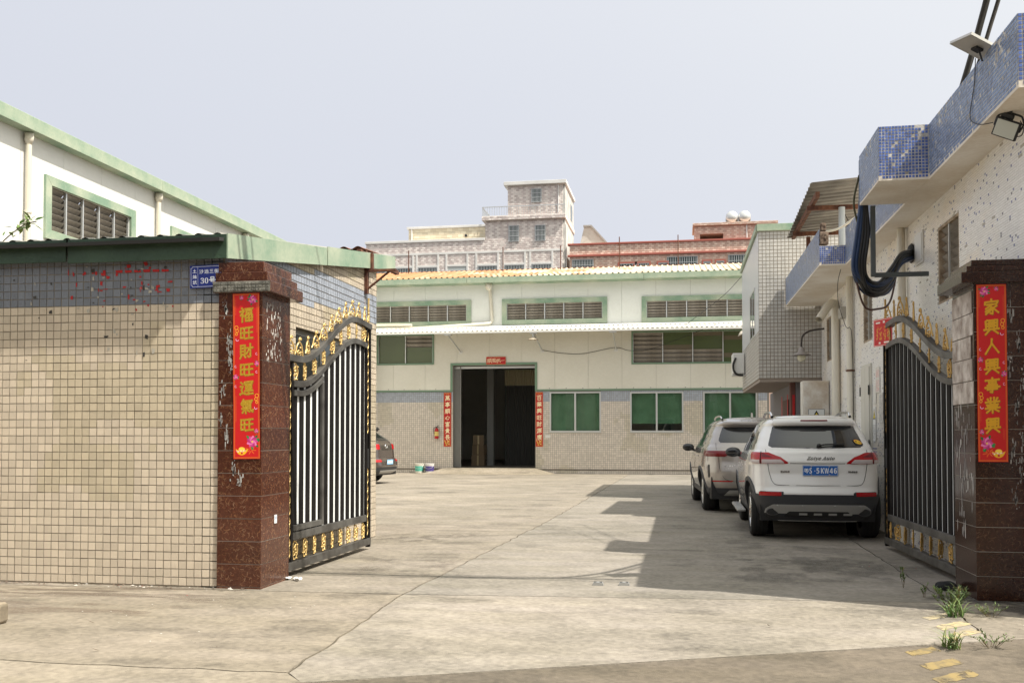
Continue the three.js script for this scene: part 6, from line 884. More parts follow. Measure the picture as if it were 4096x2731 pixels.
  both('side_window', (y) => sk.sAtZ(y, -1.05 + (y - 1.1) * 0.3), (y) => sk.sAtZ(y, -1.78), 1.10, 1.43, carGlass, 0.005, 8, 10); both('side_window', (y) => sk.sAtZ(y, -1.86), (y) => sk.sAtZ(y, -2.72 + (y - 1.1) * 0.9), 1.10, 1.43, carGlass, 0.005, 8, 12); both('quarter_window', (y) => sk.sAtZ(y, -0.52 - (y - 1.13) * 0.9), (y) => sk.sAtZ(y, -0.98 + (y - 1.13) * 0.1), 1.13, 1.40, carGlass, 0.005, 8, 8);
  for (const s of [-1, 1]) for (const z of [-1.2, -2.05]) part(g, 'door_handle', rbx(s * 0.85 - 0.012, s * 0.85 + 0.02 * s, 0.92, 0.945, z - 0.16, z, 0.008), chrome);
  g.position.set(1.72, 0, -12.82); g.rotation.y = -0.004;
}
// silver car ahead of it
{
  const paint = phys([0.37, 0.34, 0.315], 0.24, { metalness: 0.35, clearcoat: 1, clearcoatRoughness: 0.05 }), L = 4.4;
  const c = car('parked_car', 'silver grey sport utility car parked in front of the white one', {
    group: 'cars parked in the yard', paint, wheelR: -0.88, wheelF: -3.5, wheelRd: 0.88, wheelFd: 3.5, rim: mat([0.62, 0.61, 0.58], 0.3, { metalness: 0.8 }),
    hw: [[0.24, 0.76], [0.34, 0.85], [0.60, 0.91], [0.80, 0.92], [1.0, 0.90], [1.10, 0.87], [1.18, 0.82], [1.32, 0.76], [1.52, 0.67], [1.58, 0.60], [1.63, 0.48]],
    zr: [[0.24, -0.22], [0.36, -0.08], [0.50, -0.02], [0.70, 0.0], [0.90, -0.03], [1.02, -0.03], [1.12, -0.10], [1.20, -0.18], [1.50, -0.46], [1.55, -0.40], [1.63, -0.66]],
    zf: [[0.24, -L + 0.12], [0.5, -L], [0.8, -L + 0.08], [0.98, -L + 0.4], [1.06, -L + 1.1], [1.45, -L + 1.75], [1.63, -L + 2.2]],
  }), { panel, both, side, seam, sk, g } = c;
  panel('rear_window', poly([[1.19, -0.62], [1.24, -0.70], [1.49, -0.60]]), poly([[1.19, 0.62], [1.24, 0.70], [1.49, 0.60]]), 1.19, 1.49, carGlass, 0.004, 10, 22); panel('spoiler', K(-0.6), K(0.6), 1.51, 1.56, paint, 0.035, 5, 20);
  panel('light_bar', K(-1.08), K(1.08), 0.985, 1.065, redDark, 0.010, 5, 60); for (const s of [-1, 1]) { const t = panel('tail_light', K(s < 0 ? -1.12 : 0.52), K(s < 0 ? -0.52 : 1.12), 0.965, 1.075, redDark, 0.014, 6, 22); part(t, 'light_strip', skinGrid(sk, K(s < 0 ? -1.06 : 0.52), K(s < 0 ? -0.52 : 1.06), 0.975, 1.0, 0.018, 3, 16, 0), redDark); panel('bumper_vent', (y) => s * (s < 0 ? 0.93 : 0.80) + s * 0 , (y) => s * (s < 0 ? 0.93 - 0.07 : 0.80 + 0.07) , 0.60, 0.84, M.black, 0.008, 8, 6); panel('reflector', K(s < 0 ? -0.86 : 0.40), K(s < 0 ? -0.40 : 0.86), 0.535, 0.565, redLens, 0.012, 2, 10); carMirror(c, s, 1.04, -2.75, M.black); part(g, 'roof_rail', tube([V(s * 0.52, 1.62, -0.80), V(s * 0.53, 1.665, -0.95), V(s * 0.535, 1.68, -1.3), V(s * 0.53, 1.67, -1.9), V(s * 0.52, 1.63, -2.2)], 0.017, 34, 8), chrome); for (const z of [-1.45, -2.35]) part(g, 'door_handle', rbx(s * 0.90 - 0.012, s * 0.90 + 0.025 * s, 0.95, 0.975, z - 0.17, z, 0.008), chrome); }
  panel('bumper_cladding', K(-1.06), K(1.06), 0.25, 0.44, clad, 0.012, 8, 44); panel('skid_plate', poly([[0.29, -0.62], [0.42, -0.5]]), poly([[0.29, 0.62], [0.42, 0.5]]), 0.29, 0.42, skidMat, 0.02, 5, 20); both('sill_cladding', (y) => sk.sAtZ(y, -1.30), (y) => sk.sAtZ(y, -3.08), 0.26, 0.40, clad, 0.012, 4, 22);
  seam('tailgate_seam', [[-0.72, 1.2], [-0.70, 1.1], [-0.66, 0.95], [-0.64, 0.75], [-0.56, 0.60], [-0.4, 0.55], [0.4, 0.55], [0.56, 0.60], [0.64, 0.75], [0.66, 0.95], [0.70, 1.1], [0.72, 1.2]]);
  part(g, 'badge', join(...Array.from({ length: 5 }, (_, k) => bx(-0.56 + k * 0.04, -0.535 + k * 0.04, 0.80, 0.825, sk.at(-0.5, 0.8)[2], sk.at(-0.5, 0.8)[2] + 0.006)), ...Array.from({ length: 4 }, (_, k) => bx(-0.555 + k * 0.03, -0.54 + k * 0.03, 0.76, 0.78, sk.at(-0.5, 0.77)[2], sk.at(-0.5, 0.77)[2] + 0.006))), chrome);
  both('side_window', (y) => sk.sAtZ(y, -1.10 - (y - 1.14) * 0.5), (y) => sk.sAtZ(y, -2.0), 1.14, 1.47, carGlass, 0.005, 8, 10); both('side_window', (y) => sk.sAtZ(y, -2.08), (y) => sk.sAtZ(y, -2.95 + (y - 1.14) * 0.9), 1.14, 1.47, carGlass, 0.005, 8, 12); seam('door_seam', [[sk.sAtZ(0.45, -2.03) * -1, 0.45], [sk.sAtZ(0.8, -2.03) * -1, 0.8], [sk.sAtZ(1.1, -2.04) * -1, 1.1]]);
  part(g, 'roof_fin', extrude([[0, 0], [0.16, 0], [0.10, 0.075], [0.06, 0.08]], 0.02, [], 0.004).rotateY(Math.PI / 2).translate(-0.01, 1.655, -0.72), paint);
  g.position.set(1.30, 0, -17.02); g.rotation.y = 0.055;
}
// brown car behind the gatehouse
{
  const paint = phys([0.085, 0.068, 0.06], 0.25, { metalness: 0.3, clearcoat: 1, clearcoatRoughness: 0.05 }), L = 4.4;
  const c = car('parked_car', 'brown sport utility car half hidden behind the gatehouse', {
    group: 'cars parked in the yard', paint, wheelR: -0.9, wheelF: -3.5, wheelRd: 0.9, wheelFd: 3.5,
    hw: [[0.24, 0.76], [0.34, 0.85], [0.60, 0.90], [0.80, 0.90], [0.98, 0.88], [1.08, 0.85], [1.16, 0.80], [1.30, 0.74], [1.48, 0.66], [1.54, 0.60], [1.59, 0.48]],
    zr: [[0.24, -0.25], [0.36, -0.05], [0.5, 0.0], [0.62, -0.02], [0.72, -0.10], [0.9, -0.11], [1.06, -0.13], [1.14, -0.20], [1.46, -0.62], [1.50, -0.52], [1.59, -0.8]],
    zf: [[0.24, -L + 0.12], [0.5, -L], [0.8, -L + 0.08], [0.98, -L + 0.4], [1.06, -L + 1.1], [1.42, -L + 1.75], [1.59, -L + 2.2]],
  }), { panel, both, sk, g } = c;
  panel('rear_window', poly([[1.15, -0.58], [1.2, -0.66], [1.46, -0.58]]), poly([[1.15, 0.58], [1.2, 0.66], [1.46, 0.58]]), 1.15, 1.46, carGlass, 0.004, 8, 20); panel('spoiler', K(-0.58), K(0.58), 1.47, 1.53, M.black, 0.05, 4, 16);
  for (const s of [-1, 1]) { const t = panel('tail_light', K(s < 0 ? -1.16 : 0.40), K(s < 0 ? -0.40 : 1.16), 0.94, 1.10, redLens, 0.012, 6, 22); part(t, 'reversing_lens', skinGrid(sk, K(s < 0 ? -1.1 : 0.6), K(s < 0 ? -0.6 : 1.1), 0.945, 0.97, 0.016, 2, 12, 0), clearLens); panel('reflector', K(s < 0 ? -0.9 : 0.45), K(s < 0 ? -0.45 : 0.9), 0.60, 0.68, redLens, 0.014, 3, 10); carMirror(c, s, 1.04, -2.75, paint); }
  panel('bumper_cladding', K(-1.1), K(1.1), 0.25, 0.48, clad, 0.012, 6, 40); panel('skid_plate', poly([[0.26, -0.4], [0.40, -0.62]]), poly([[0.26, 0.4], [0.40, 0.62]]), 0.27, 0.40, skidMat, 0.02, 5, 18);
  plate(c, 0.40, 0.13, 0.60, canvasTex(320, 104, (k, w, h) => { k.fillStyle = '#7fb4dc'; k.fillRect(0, 0, w, h); k.fillStyle = '#eef3f7'; for (let i = 0; i < 6; i++) k.fillRect(26 + i * 47, 22, 26, 60); k.fillStyle = '#7fb4dc'; for (let i = 0; i < 6; i++) k.fillRect(34 + i * 47, 34 + (i % 3) * 10, 12, 14); }), 0); part(g, 'emblem', new THREE.TorusGeometry(0.06, 0.012, 8, 20).scale(1.2, 0.85, 1).translate(0, 1.03, sk.at(0, 1.03)[2] + 0.006), chrome);
  both('side_window', (y) => sk.sAtZ(y, -1.10 - (y - 1.1) * 0.5), (y) => sk.sAtZ(y, -2.0), 1.10, 1.42, carGlass, 0.005, 8, 10); both('side_window', (y) => sk.sAtZ(y, -2.08), (y) => sk.sAtZ(y, -2.95 + (y - 1.1) * 0.9), 1.10, 1.42, carGlass, 0.005, 8, 12);
  g.position.set(-7.88, 0, -25.9); g.rotation.y = Math.PI / 2 - 0.12;
}
// ------------------------------------------------------------------ things on the warehouse front
const smallBanner = (chars, w, h) => canvasTex(w, h, (c) => {
  c.fillStyle = '#b3121a'; c.fillRect(0, 0, w, h); c.strokeStyle = '#d9a441'; c.lineWidth = 3; c.strokeRect(5, 5, w - 10, h - 10); seed(w + h); c.fillStyle = '#d9a441';
  for (let k = 0; k < 46; k++) { const e = k % 2 ? rr(0, 20) : w - rr(0, 20); c.beginPath(); c.arc(h > w ? e : rr(0, w), h > w ? rr(0, h) : k % 2 ? rr(0, 14) : h - rr(0, 14), rr(2, 5), 0, 7); c.fill(); }
  if (h > w) { for (let k = 0; k < 40; k++) { c.fillStyle = ['#d9a441', '#e9c878', '#a8701c'][k % 3]; c.beginPath(); c.arc(w / 2 + rr(-50, 50), h - 70 + rr(-55, 45), rr(4, 12), 0, 7); c.fill(); } for (let k = 0; k < 14; k++) { c.fillStyle = '#d9a441'; c.beginPath(); c.arc(w / 2 + rr(-55, 55), 22 + rr(-12, 12), rr(3, 8), 0, 7); c.fill(); } }
  c.strokeStyle = c.fillStyle = '#efe2b6'; chars.forEach((ch, k) => { const n = chars.length; if (h > w) hanzi(c, ch, w / 2, 108 + (h - 290) * k / (n - 1), 100, 11, true); else hanzi(c, ch, lerp(w * 0.16, w * 0.84, k / (n - 1)), h / 2, h * 0.6, 8, true); });
});
hungSheet('door_banner', 'red vertical banner on the left of the warehouse doorway', 'banner', 0.275, 1.92, smallBanner([...'萬事順心富貴長'], 150, 1050), [-8.145, 1.885, FZ + 0.012], 0, 'doorway couplets', 0.004);
hungSheet('door_banner', 'red vertical banner on the right of the warehouse doorway', 'banner', 0.265, 1.91, smallBanner([...'百業興旺財源廣'], 150, 1050), [-4.852, 1.885, FZ + 0.012], 0, 'doorway couplets', 0.004);
hungSheet('lintel_banner', 'small red banner above the warehouse doorway', 'banner', 0.70, 0.27, smallBanner([...'順風帆一'], 420, 162), [-6.38, 3.955, FZ + 0.075], 0, undefined, 0.004);
const ext = thing('fire_extinguisher', 'red fire extinguisher hung on the tiled warehouse wall', 'extinguisher');
part(ext, 'cylinder', lathe([[0, 0], [0.068, 0], [0.075, 0.012], [0.075, 0.30], [0.06, 0.345], [0.025, 0.37], [0.022, 0.39], [0, 0.39]], 22).translate(-8.52, 1.21, FZ + 0.10), phys([0.42, 0.012, 0.012], 0.25, {})); part(ext, 'label_band', lathe([[0.0762, 0.10], [0.0762, 0.25]], 22).translate(-8.52, 1.21, FZ + 0.10), mat([0.68, 0.52, 0.16], 0.6)); part(ext, 'valve', join(rbx(-8.56, -8.44, 1.60, 1.625, FZ + 0.08, FZ + 0.12, 0.004), cyl(V(-8.53, 1.62, FZ + 0.1), V(-8.44, 1.68, FZ + 0.1), 0.012), cyl(V(-8.52, 1.59, FZ + 0.1), V(-8.52, 1.63, FZ + 0.1), 0.02)), M.black); part(ext, 'hose', tube([V(-8.54, 1.61, FZ + 0.1), V(-8.62, 1.58, FZ + 0.12), V(-8.61, 1.45, FZ + 0.14), V(-8.60, 1.38, FZ + 0.12)], 0.011, 18, 6), M.black); part(ext, 'wall_hook', rbx(-8.545, -8.495, 1.52, 1.56, FZ + 0.006, FZ + 0.05, 0.004), M.alu);
for (const [x, z, l, band, c2] of [[-9.08, -33.35, 'white paint bucket with a green label standing by the wall', [0.10, 0.44, 0.34], [0.6, 0.58, 0.5]], [-8.70, -33.33, 'white paint bucket with a purple label beside the doorway ramp', [0.07, 0.05, 0.22], [0.62, 0.60, 0.58]]]) {
  const b = thing('paint_bucket', l, 'bucket', 'buckets by the wall'); b.position.set(x, 0.001, z);
  part(b, 'pail', lathe([[0, 0], [0.135, 0], [0.14, 0.01], [0.16, 0.31], [0.168, 0.315], [0.168, 0.34], [0.155, 0.34], [0.135, 0.02], [0, 0.02]], 24), mat(c2, 0.6)); part(b, 'label_wrap', lathe([[0.1425, 0.05], [0.1575, 0.25]], 24), mat(band, 0.6)); part(b, 'bucket_handle', tube([V(-0.165, 0.30, 0), V(-0.12, 0.20, 0.12), V(0, 0.16, 0.165), V(0.12, 0.20, 0.12), V(0.165, 0.30, 0)], 0.004, 24, 5), M.alu);
}
solo('meter_label', 'small white plate right of the doorway banner', 'plate', rbx(-4.64, -4.46, 1.24, 1.34, FZ + 0.006, FZ + 0.03, 0.006), mat([0.72, 0.70, 0.66], 0.6));
const al = thing('awning_lamp', 'conical lamp under the awning right of the doorway', 'lamp');
part(al, 'shade', lathe([[0.03, 0.10], [0.05, 0.09], [0.18, 0.01], [0.18, 0], [0.04, 0.06]], 22).translate(-4.90, 4.56, -32.55), mat([0.50, 0.43, 0.33], 0.6)); part(al, 'socket', cyl(V(-4.9, 4.62, -32.55), V(-4.9, 4.80, -32.55), 0.03, 0.025, 10), M.alu); part(al, 'bulb', ball(-4.9, 4.575, -32.55, 0.05, 10), mat([0.7, 0.68, 0.6], 0.3));
solo('lamp_wire', 'thin wire sagging along the cream warehouse wall', 'wire', tube([V(-4.75, 4.30, FZ + 0.06), V(-4.0, 4.18, FZ + 0.06), V(-3.3, 4.16, FZ + 0.06), V(-2.2, 4.35, FZ + 0.06), V(-1.7, 4.24, FZ + 0.06), V(-0.9, 4.30, FZ + 0.12), V(1.2, 5.0, FZ + 1.0)], 0.008, 60, 5), M.dark);
solo('stay_cable', 'thin cable slanting from the warehouse roof down to the awning', 'wire', tube([V(2.3, 6.9, -33.0), V(1.5, 6.0, -32.7), V(0.7, 5.35, -32.5), V(0.2, 4.95, -32.35)], 0.009, 30, 5), M.dark);
{ const u = thing('bent_lamp', 'dented shade lamp at the corner of the tiled block', 'lamp'); part(u, 'shade', lathe([[0.02, 0.09], [0.06, 0.08], [0.17, 0.0], [0.16, -0.01], [0.03, 0.06]], 18).rotateZ(0.5).translate(2.0, 4.62, -32.3), mat([0.55, 0.50, 0.42], 0.6)); part(u, 'arm', cyl(V(2.0, 4.68, -32.3), V(2.2, 4.8, -32.9), 0.02), M.rust); }
// red paper card wired on the right gate
{ const o = hungSheet('gate_card', 'red card with gold writing wired to the top corner of the right gate', 'card', 0.36, 0.32, canvasTex(220, 196, (c, w, h) => { c.fillStyle = '#c9141a'; c.fillRect(0, 0, w, h); c.strokeStyle = '#f0c9c0'; c.lineWidth = 4; c.strokeRect(6, 6, w - 12, h - 12); c.fillStyle = '#e3a62f'; seed(9); for (let k = 0; k < 4; k++) for (let j = 0; j < 24; j++) c.fillRect(26 + k * 44 + rr(0, 26), 52 + rr(0, 92), rr(3, 9), rr(4, 14)); c.fillStyle = '#f3e6dc'; c.fillRect(28, 20, 52, 12); c.fillRect(112, 16, 22, 16); c.fillRect(60, 166, 22, 14); c.fillRect(120, 166, 66, 12); }), [2.36, 2.55, -12.03], 0.62, undefined, 0.004); o.rotation.y = -1.15; }
// steel gate stops in the yard
for (const [x, z, l] of [[-0.73, -8.75, 'left grey steel gate stop set in the concrete'], [-0.50, -8.78, 'right grey steel gate stop set in the concrete']]) { const s = thing('gate_stop', l, 'gate stop', 'gate stops in the drive'); s.position.set(x, 0.001, z); const g0 = extrude([[-0.05, 0], [0.05, 0], [0.043, 0.022], [0.02, 0.028], [-0.02, 0.028], [-0.043, 0.022]], 0.05).translate(0, 0, -0.025); part(s, 'shoe', metreUV(g0), mat([0.40, 0.40, 0.39], 0.45, { metalness: 0.4 })); for (const d of [-0.024, 0.024]) part(s, 'bolt_hole', cyl(V(d, 0.026, 0), V(d, 0.0295, 0), 0.013, 0.013, 12), M.black); }
// overhead service wires that cross above the picture
[[-7.05, 6.9, -7.35, 7.0, 0.024], [-7.5, 6.9, -7.25, 6.9, 0.016], [-7.58, 6.8, -7.45, 6.75, 0.014], [-6.4, 8.4, -12.4, 8.4, 0.014], [-1.5, 8.4, -11.3, 8.4, 0.014]].forEach(([z0, y0, z1, y1, r], k) => { const l = ['thick service wire crossing above the gateway', 'upper service wire crossing above the gateway', 'thin service wire crossing above the gateway', 'farther wire slung over the yard', 'nearer wire slung over the yard'][k]; solo('overhead_wire', l, 'wire', tube([V(-14, y0 + 0.35, z0), V(-5, y0 + 0.05, lerp(z0, z1, 0.5)), V(4.0, y1, z1)], r, 50, 5), M.black, 'overhead service wires'); });
solo('service_pole', 'steel pole at the back of the right building roof', 'pole', join(cyl(V(5.5, SOF + 0.1, -7.9), V(5.5, 8.7, -7.9), 0.05, 0.045, 12), cyl(V(4.0, 7.0, -7.35), V(5.5, 7.05, -7.9), 0.012), cyl(V(4.0, 8.4, -12.4), V(5.5, 8.5, -7.9), 0.01), cyl(V(4.0, 8.4, -11.3), V(5.5, 8.55, -7.9), 0.01)), M.rust);
// concrete block at the left edge of the street
solo('concrete_block', 'broken concrete block at the left edge of the drive', 'block', rbx(-5.15, -4.74, 0, 0.15, -6.3, -5.9, 0.03, 3), concreteTint(1.1, 1.05, 0.95));

// ------------------------------------------------------------------ weeds and leaves
const leafGeo = (() => { const s = new THREE.Shape(); s.moveTo(0, 0); s.quadraticCurveTo(0.28, 0.35, 0, 1); s.quadraticCurveTo(-0.28, 0.35, 0, 0); const g = new THREE.ShapeGeometry(s, 4), p = g.attributes.position; for (let i = 0; i < p.count; i++) p.setZ(i, -0.12 * p.getX(i) * p.getX(i) * 8 + 0.18 * p.getY(i) * p.getY(i)); g.computeVertexNormals(); return g.toNonIndexed(); })();
const leafMat = phys(0xffffff, 0.7, { vertexColors: true, side: THREE.DoubleSide, transmission: 0.25, thickness: 0 });
const bladeGeo = (() => { const g = new THREE.PlaneGeometry(0.012, 1, 1, 6).translate(0, 0.5, 0), p = g.attributes.position; for (let i = 0; i < p.count; i++) { const t = p.getY(i); p.setX(i, p.getX(i) * (1 - t * 0.85)); p.setZ(i, 0.55 * t * t); p.setY(i, t * (1 - 0.28 * t)); } g.computeVertexNormals(); return g.toNonIndexed(); })();
const tinted = (g, c) => { const a = new Float32Array(g.attributes.position.count * 3); for (let i = 0; i < a.length; i += 3) a.set(c, i); g.setAttribute('color', new THREE.BufferAttribute(a, 3)); return g; };
const mergeTinted = (l) => mergeGeometries(l.map((g) => { const q = g.clone(); for (const k of Object.keys(q.attributes)) if (!['position', 'normal', 'color'].includes(k)) q.deleteAttribute(k); return q; }));
const leafTone = () => { const k = rr(0.7, 1.35); return R() > 0.9 ? [0.27 * k, 0.22 * k, 0.08 * k] : [0.14 * k, 0.205 * k, 0.06 * k]; };
function weed(label, x, z, o) {
  const w = thing('weed', label, 'weed', 'weeds along the verge'); w.position.set(x, 0, z); seed(Math.round(x * 1000 + z * 77)); const stems = [];
  const leaves = [], q = new THREE.Quaternion(), m = new THREE.Matrix4();
  for (let s = 0; s < o.stems; s++) {
    const a = R() * 6.28, r = o.spread * Math.sqrt(R()), h = o.h * rr(0.5, 1), tip = V(Math.cos(a) * r, h, Math.sin(a) * r), base = V(Math.cos(a) * r * 0.25, 0, Math.sin(a) * r * 0.25), mid = base.clone().lerp(tip, 0.5).add(V(rr(-0.02, 0.02), 0.01, rr(-0.02, 0.02)));
    stems.push(tube([base, mid, tip], 0.0014, 8, 4));
    for (let k = 0; k < o.leaves; k++) { const t = rr(0.25, 1), p = t < 0.5 ? base.clone().lerp(mid, t * 2) : mid.clone().lerp(tip, t * 2 - 1); q.setFromEuler(new THREE.Euler(rr(0.3, 1.3), R() * 6.28, 0, 'YXZ')); const sz = o.leaf * rr(0.6, 1.2); m.compose(p, q, V(sz, sz, sz)); leaves.push(tinted(leafGeo.clone().applyMatrix4(m), leafTone())); }
  }
  for (let k = 0; k < (o.blades ?? 0); k++) { q.setFromEuler(new THREE.Euler(rr(-0.1, 0.7), R() * 6.28, 0, 'YXZ')); const sz = o.bladeH * rr(0.5, 1.1); m.compose(V(rr(-0.05, 0.05), 0, rr(-0.05, 0.05)), q, V(1, sz, sz)); leaves.push(tinted(bladeGeo.clone().applyMatrix4(m), [0.17 * rr(0.7, 1.2), 0.225 * rr(0.8, 1.2), 0.06])); }
  part(w, 'foliage', mergeTinted(leaves), leafMat); if (stems.length) part(w, 'stems', join(stems), mat([0.12, 0.09, 0.04], 0.8)); return w;
}
weed('bushy bright green weed clump at the foot of the right pillar', 2.04, -7.95, { stems: 26, spread: 0.15, h: 0.20, leaves: 18, leaf: 0.042, blades: 10, bladeH: 0.2 });
weed('tuft of long grass blades in the crack before the right pillar', 2.0, -7.68, { stems: 5, spread: 0.07, h: 0.1, leaves: 8, leaf: 0.035, blades: 34, bladeH: 0.24 });
weed('sparse creeping weed on the cracked verge', 2.26, -7.72, { stems: 12, spread: 0.16, h: 0.09, leaves: 12, leaf: 0.026 });
weed('small upright weed in shade under the right gate', 1.93, -9.05, { stems: 3, spread: 0.03, h: 0.22, leaves: 18, leaf: 0.04 });
weed('low weed sprig between gate and drive in the shade', 1.98, -8.55, { stems: 4, spread: 0.05, h: 0.13, leaves: 9, leaf: 0.035 });
weed('grass tuft at the road edge at the bottom of the picture', 1.68, -6.55, { stems: 6, spread: 0.08, h: 0.12, leaves: 8, leaf: 0.04, blades: 30, bladeH: 0.2 });
weed('straggling weed at the lower right road edge', 1.93, -6.62, { stems: 11, spread: 0.15, h: 0.09, leaves: 12, leaf: 0.026 });
{ // twigs reaching in at the left edge
  const leafy = (label, pts, n, sz, s) => { const t = thing('leafy_twig', label, 'plant'); seed(s); const curve = new THREE.CatmullRomCurve3(pts), l = [], q = new THREE.Quaternion(), m = new THREE.Matrix4(); for (let k = 0; k < n; k++) { const p = curve.getPoint(rr(0.35, 1)).add(V(rr(-0.04, 0.04), rr(-0.04, 0.04), rr(-0.04, 0.04))); q.setFromEuler(new THREE.Euler(rr(0, 2.6), R() * 6.28, rr(-0.5, 0.5), 'YXZ')); const z = sz * rr(0.7, 1.2); m.compose(p, q, V(z * 1.3, z, z)); l.push(tinted(leafGeo.clone().applyMatrix4(m), [0.10 * rr(0.6, 1.2), 0.17 * rr(0.7, 1.2), 0.02])); } part(t, 'foliage', mergeTinted(l), leafMat); part(t, 'stem', tube(pts, 0.006, 24, 5), mat([0.10, 0.075, 0.04], 0.8)); };
  leafy('twig of green leaves at the left edge of the tiled wall', [V(-6.75, 0.0, -7.85), V(-6.6, 1.2, -7.8), V(-6.35, 2.2, -7.78), V(-6.14, 2.42, -7.76)], 26, 0.10, 171);
  leafy('green shoot growing over the gatehouse roof at the left edge', [V(-7.3, 3.15, -9.2), V(-6.9, 3.35, -9.0), V(-6.6, 3.48, -8.9), V(-6.42, 3.50, -8.85)], 34, 0.10, 172);
}
// litter: small flakes, butts and dry leaves
{
  const bits = [[-5.15, -6.78, 'dry_leaf', 'curled brown dry leaf on the drive near the gatehouse wall'], [-3.55, -5.55, 'dry_leaf', 'dark dry leaf lying near the road joint'], [0.62, -7.05, 'dry_leaf', 'thin dry leaf in the middle of the bright apron'], [-4.1, -6.35, 'dry_leaf', 'small dark leaf on the drive left of the joint']];
  bits.forEach(([x, z, n, l], k) => { seed(400 + k); const g = leafGeo.clone().scale(0.05, 0.055, 0.05).rotateX(-1.35).rotateY(R() * 6).translate(x, 0.008, z); solo(n, l, 'leaf', g, mat(k ? [0.09, 0.06, 0.035] : [0.30, 0.16, 0.06], 0.9, { side: THREE.DoubleSide })); });
  const q = new Quads(); seed(180);
  for (let k = 0; k < 420; k++) { const near = R(), wallFoot = near < 0.55, x = wallFoot ? rr(-7.5, -3.7) : near < 0.8 ? rr(-6, -2.6) : rr(1.6, 2.6), z = wallFoot ? BZ + 0.03 + Math.abs(rr(-1, 1) * rr(0, 1)) * 0.22 : near < 0.8 ? rr(-7.9, -5.6) : rr(-12, -7), s = rr(0.004, wallFoot ? 0.022 : 0.009), a = R() * 6.28, ca = Math.cos(a) * s, sa = Math.sin(a) * s, y = 0.003 + R() * 0.006, c = R() > 0.55 ? [0.55, 0.52, 0.47] : R() > 0.5 ? [0.12, 0.085, 0.06] : R() > 0.85 ? [0.35, 0.03, 0.03] : [0.24, 0.18, 0.13]; q.quad([x - sa * 0.5, y, z + ca * 0.5], [x + ca, y, z + sa], [x + sa * 0.5, y + s * 0.4, z - ca * 0.5], [x - ca, y, z - sa], [0, 1, 0], c); }
  const o = shade(new THREE.Mesh(q.geo(), mat(0xffffff, 0.95, { vertexColors: true, side: THREE.DoubleSide }))); o.name = 'litter_flakes'; o.userData = { kind: 'stuff', label: 'fine litter and mortar crumbs along the wall foot', category: 'litter' }; scene.add(o);
  const rg = thing('torn_paper', 'crumpled white paper by the foot of the left gate pillar', 'paper'); seed(190); const f = []; for (let k = 0; k < 5; k++) { const g = new THREE.PlaneGeometry(0.07, 0.03, 5, 2), p = g.attributes.position; for (let i = 0; i < p.count; i++) p.setZ(i, rr(-0.008, 0.008)); g.rotateX(-1.2 + rr(-0.4, 0.4)).rotateY(R() * 3).translate(-3.56 + rr(-0.05, 0.09), 0.02, -8.56 + rr(-0.05, 0.05)); g.computeVertexNormals(); f.push(g); } part(rg, 'sheet', join(f), mat([0.7, 0.69, 0.66], 0.8, { side: THREE.DoubleSide }));
}
// cartons and sacks just inside the doorway
[[-7.6, 0.165, -36.5, 0.5, 0.42, 'brown carton at the bottom of the stack inside the doorway'], [-7.57, 0.59, -36.52, 0.46, 0.38, 'brown carton in the middle of the stack inside the doorway'], [-7.61, 0.975, -36.5, 0.42, 0.36, 'brown carton on top of the stack inside the doorway']].forEach(([x, y, z, w, h, l], k) => { const c = thing('carton', l, 'carton', 'cartons inside the doorway'); c.position.set(x, y, z); c.rotation.y = [0.05, -0.12, 0.2][k]; part(c, 'box', rbx(-w / 2, w / 2, 0, h, -0.2, 0.2, 0.006), mat([0.20, 0.145, 0.09], 0.9)); part(c, 'tape', bx(-0.03, 0.03, 0.02, h - 0.01, 0.2005, 0.203), mat([0.5, 0.4, 0.22], 0.5)); });
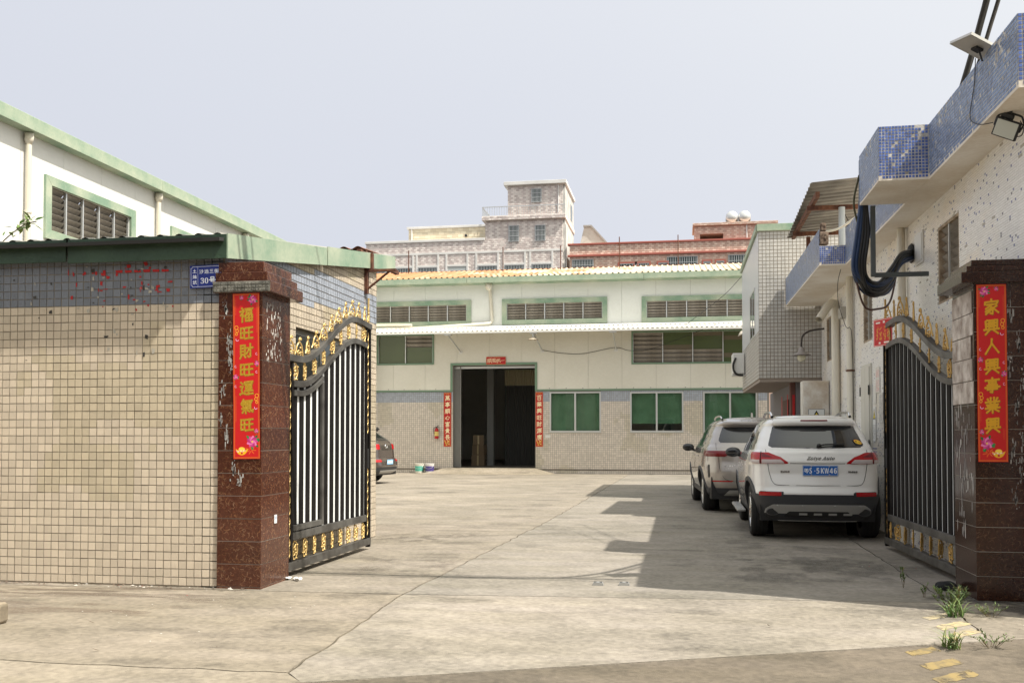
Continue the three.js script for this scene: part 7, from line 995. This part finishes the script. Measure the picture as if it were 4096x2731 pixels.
{ // dark crumpled rag
  const g = new THREE.IcosahedronGeometry(0.06, 3), p = g.attributes.position; for (let i = 0; i < p.count; i++) { const k = 0.7 + 0.6 * fbm(p.getX(i) * 30 + 9, p.getY(i) * 30 + p.getZ(i) * 24, 64, 91, 3); p.setXYZ(i, p.getX(i) * k * 1.5, Math.max(-0.03, p.getY(i) * k * 0.8), p.getZ(i) * k * 1.1); } g.computeVertexNormals();
  solo('black_rag', 'crumpled black rag at the foot of the right pillar', 'rag', g.translate(2.26, 0.032, -8.98), mat([0.015, 0.015, 0.016], 0.9));
}
// grainy dirt lying on the concrete
const dirtMask = (s, edge) => tex(512, 512, (u, v) => { const e = Math.min(u, 1 - u) * 6, f = Math.min(v, 1 - v) * 4, g = fbm(u * 10, v * 10, 10, s, 5), h = hash2(Math.floor(u * 512), Math.floor(v * 512), s); return clamp((g - edge) * 5, 0, 1) * clamp(Math.min(e, f), 0, 1) * (h > 0.35 ? 1 : 0.35); }, false);
function dirt(label, x0, x1, z0, z1, c, s, edge, op) {
  const g = new THREE.PlaneGeometry(x1 - x0, z1 - z0).rotateX(-Math.PI / 2).translate((x0 + x1) / 2, 0.0025, (z0 + z1) / 2), m = mat(c, 0.95, { alphaMap: dirtMask(s, edge), transparent: true, opacity: op }); const o = structure('dirt_patch', g, m); o.userData.label = label; o.castShadow = false;
}
dirt('brown grit along the foot of the gatehouse wall', -8.6, -3.5, -8.02, -7.35, [0.15, 0.115, 0.085], 501, 0.42, 0.75); dirt('brown soil spread on the left of the drive', -7.6, -3.4, -7.6, -6.3, [0.20, 0.15, 0.11], 502, 0.50, 0.5);
dirt('dark dirt at the back corner of the gatehouse', -4.0, -2.6, -13.2, -11.6, [0.09, 0.075, 0.06], 503, 0.48, 0.35); dirt('dark grime before the left gate', -3.6, -1.9, -11.0, -8.8, [0.12, 0.095, 0.075], 504, 0.52, 0.25);
dirt('oily dark grime beside the right gate', 0.3, 2.3, -11.6, -8.9, [0.035, 0.035, 0.036], 505, 0.46, 0.32); dirt('oily grime behind the white car', 0.2, 2.6, -13.6, -11.5, [0.05, 0.05, 0.052], 506, 0.48, 0.25); dirt('blackened soil by the right pillar', 1.9, 3.2, -8.85, -7.5, [0.05, 0.042, 0.035], 507, 0.46, 0.75);
renderer.render(scene, camera);
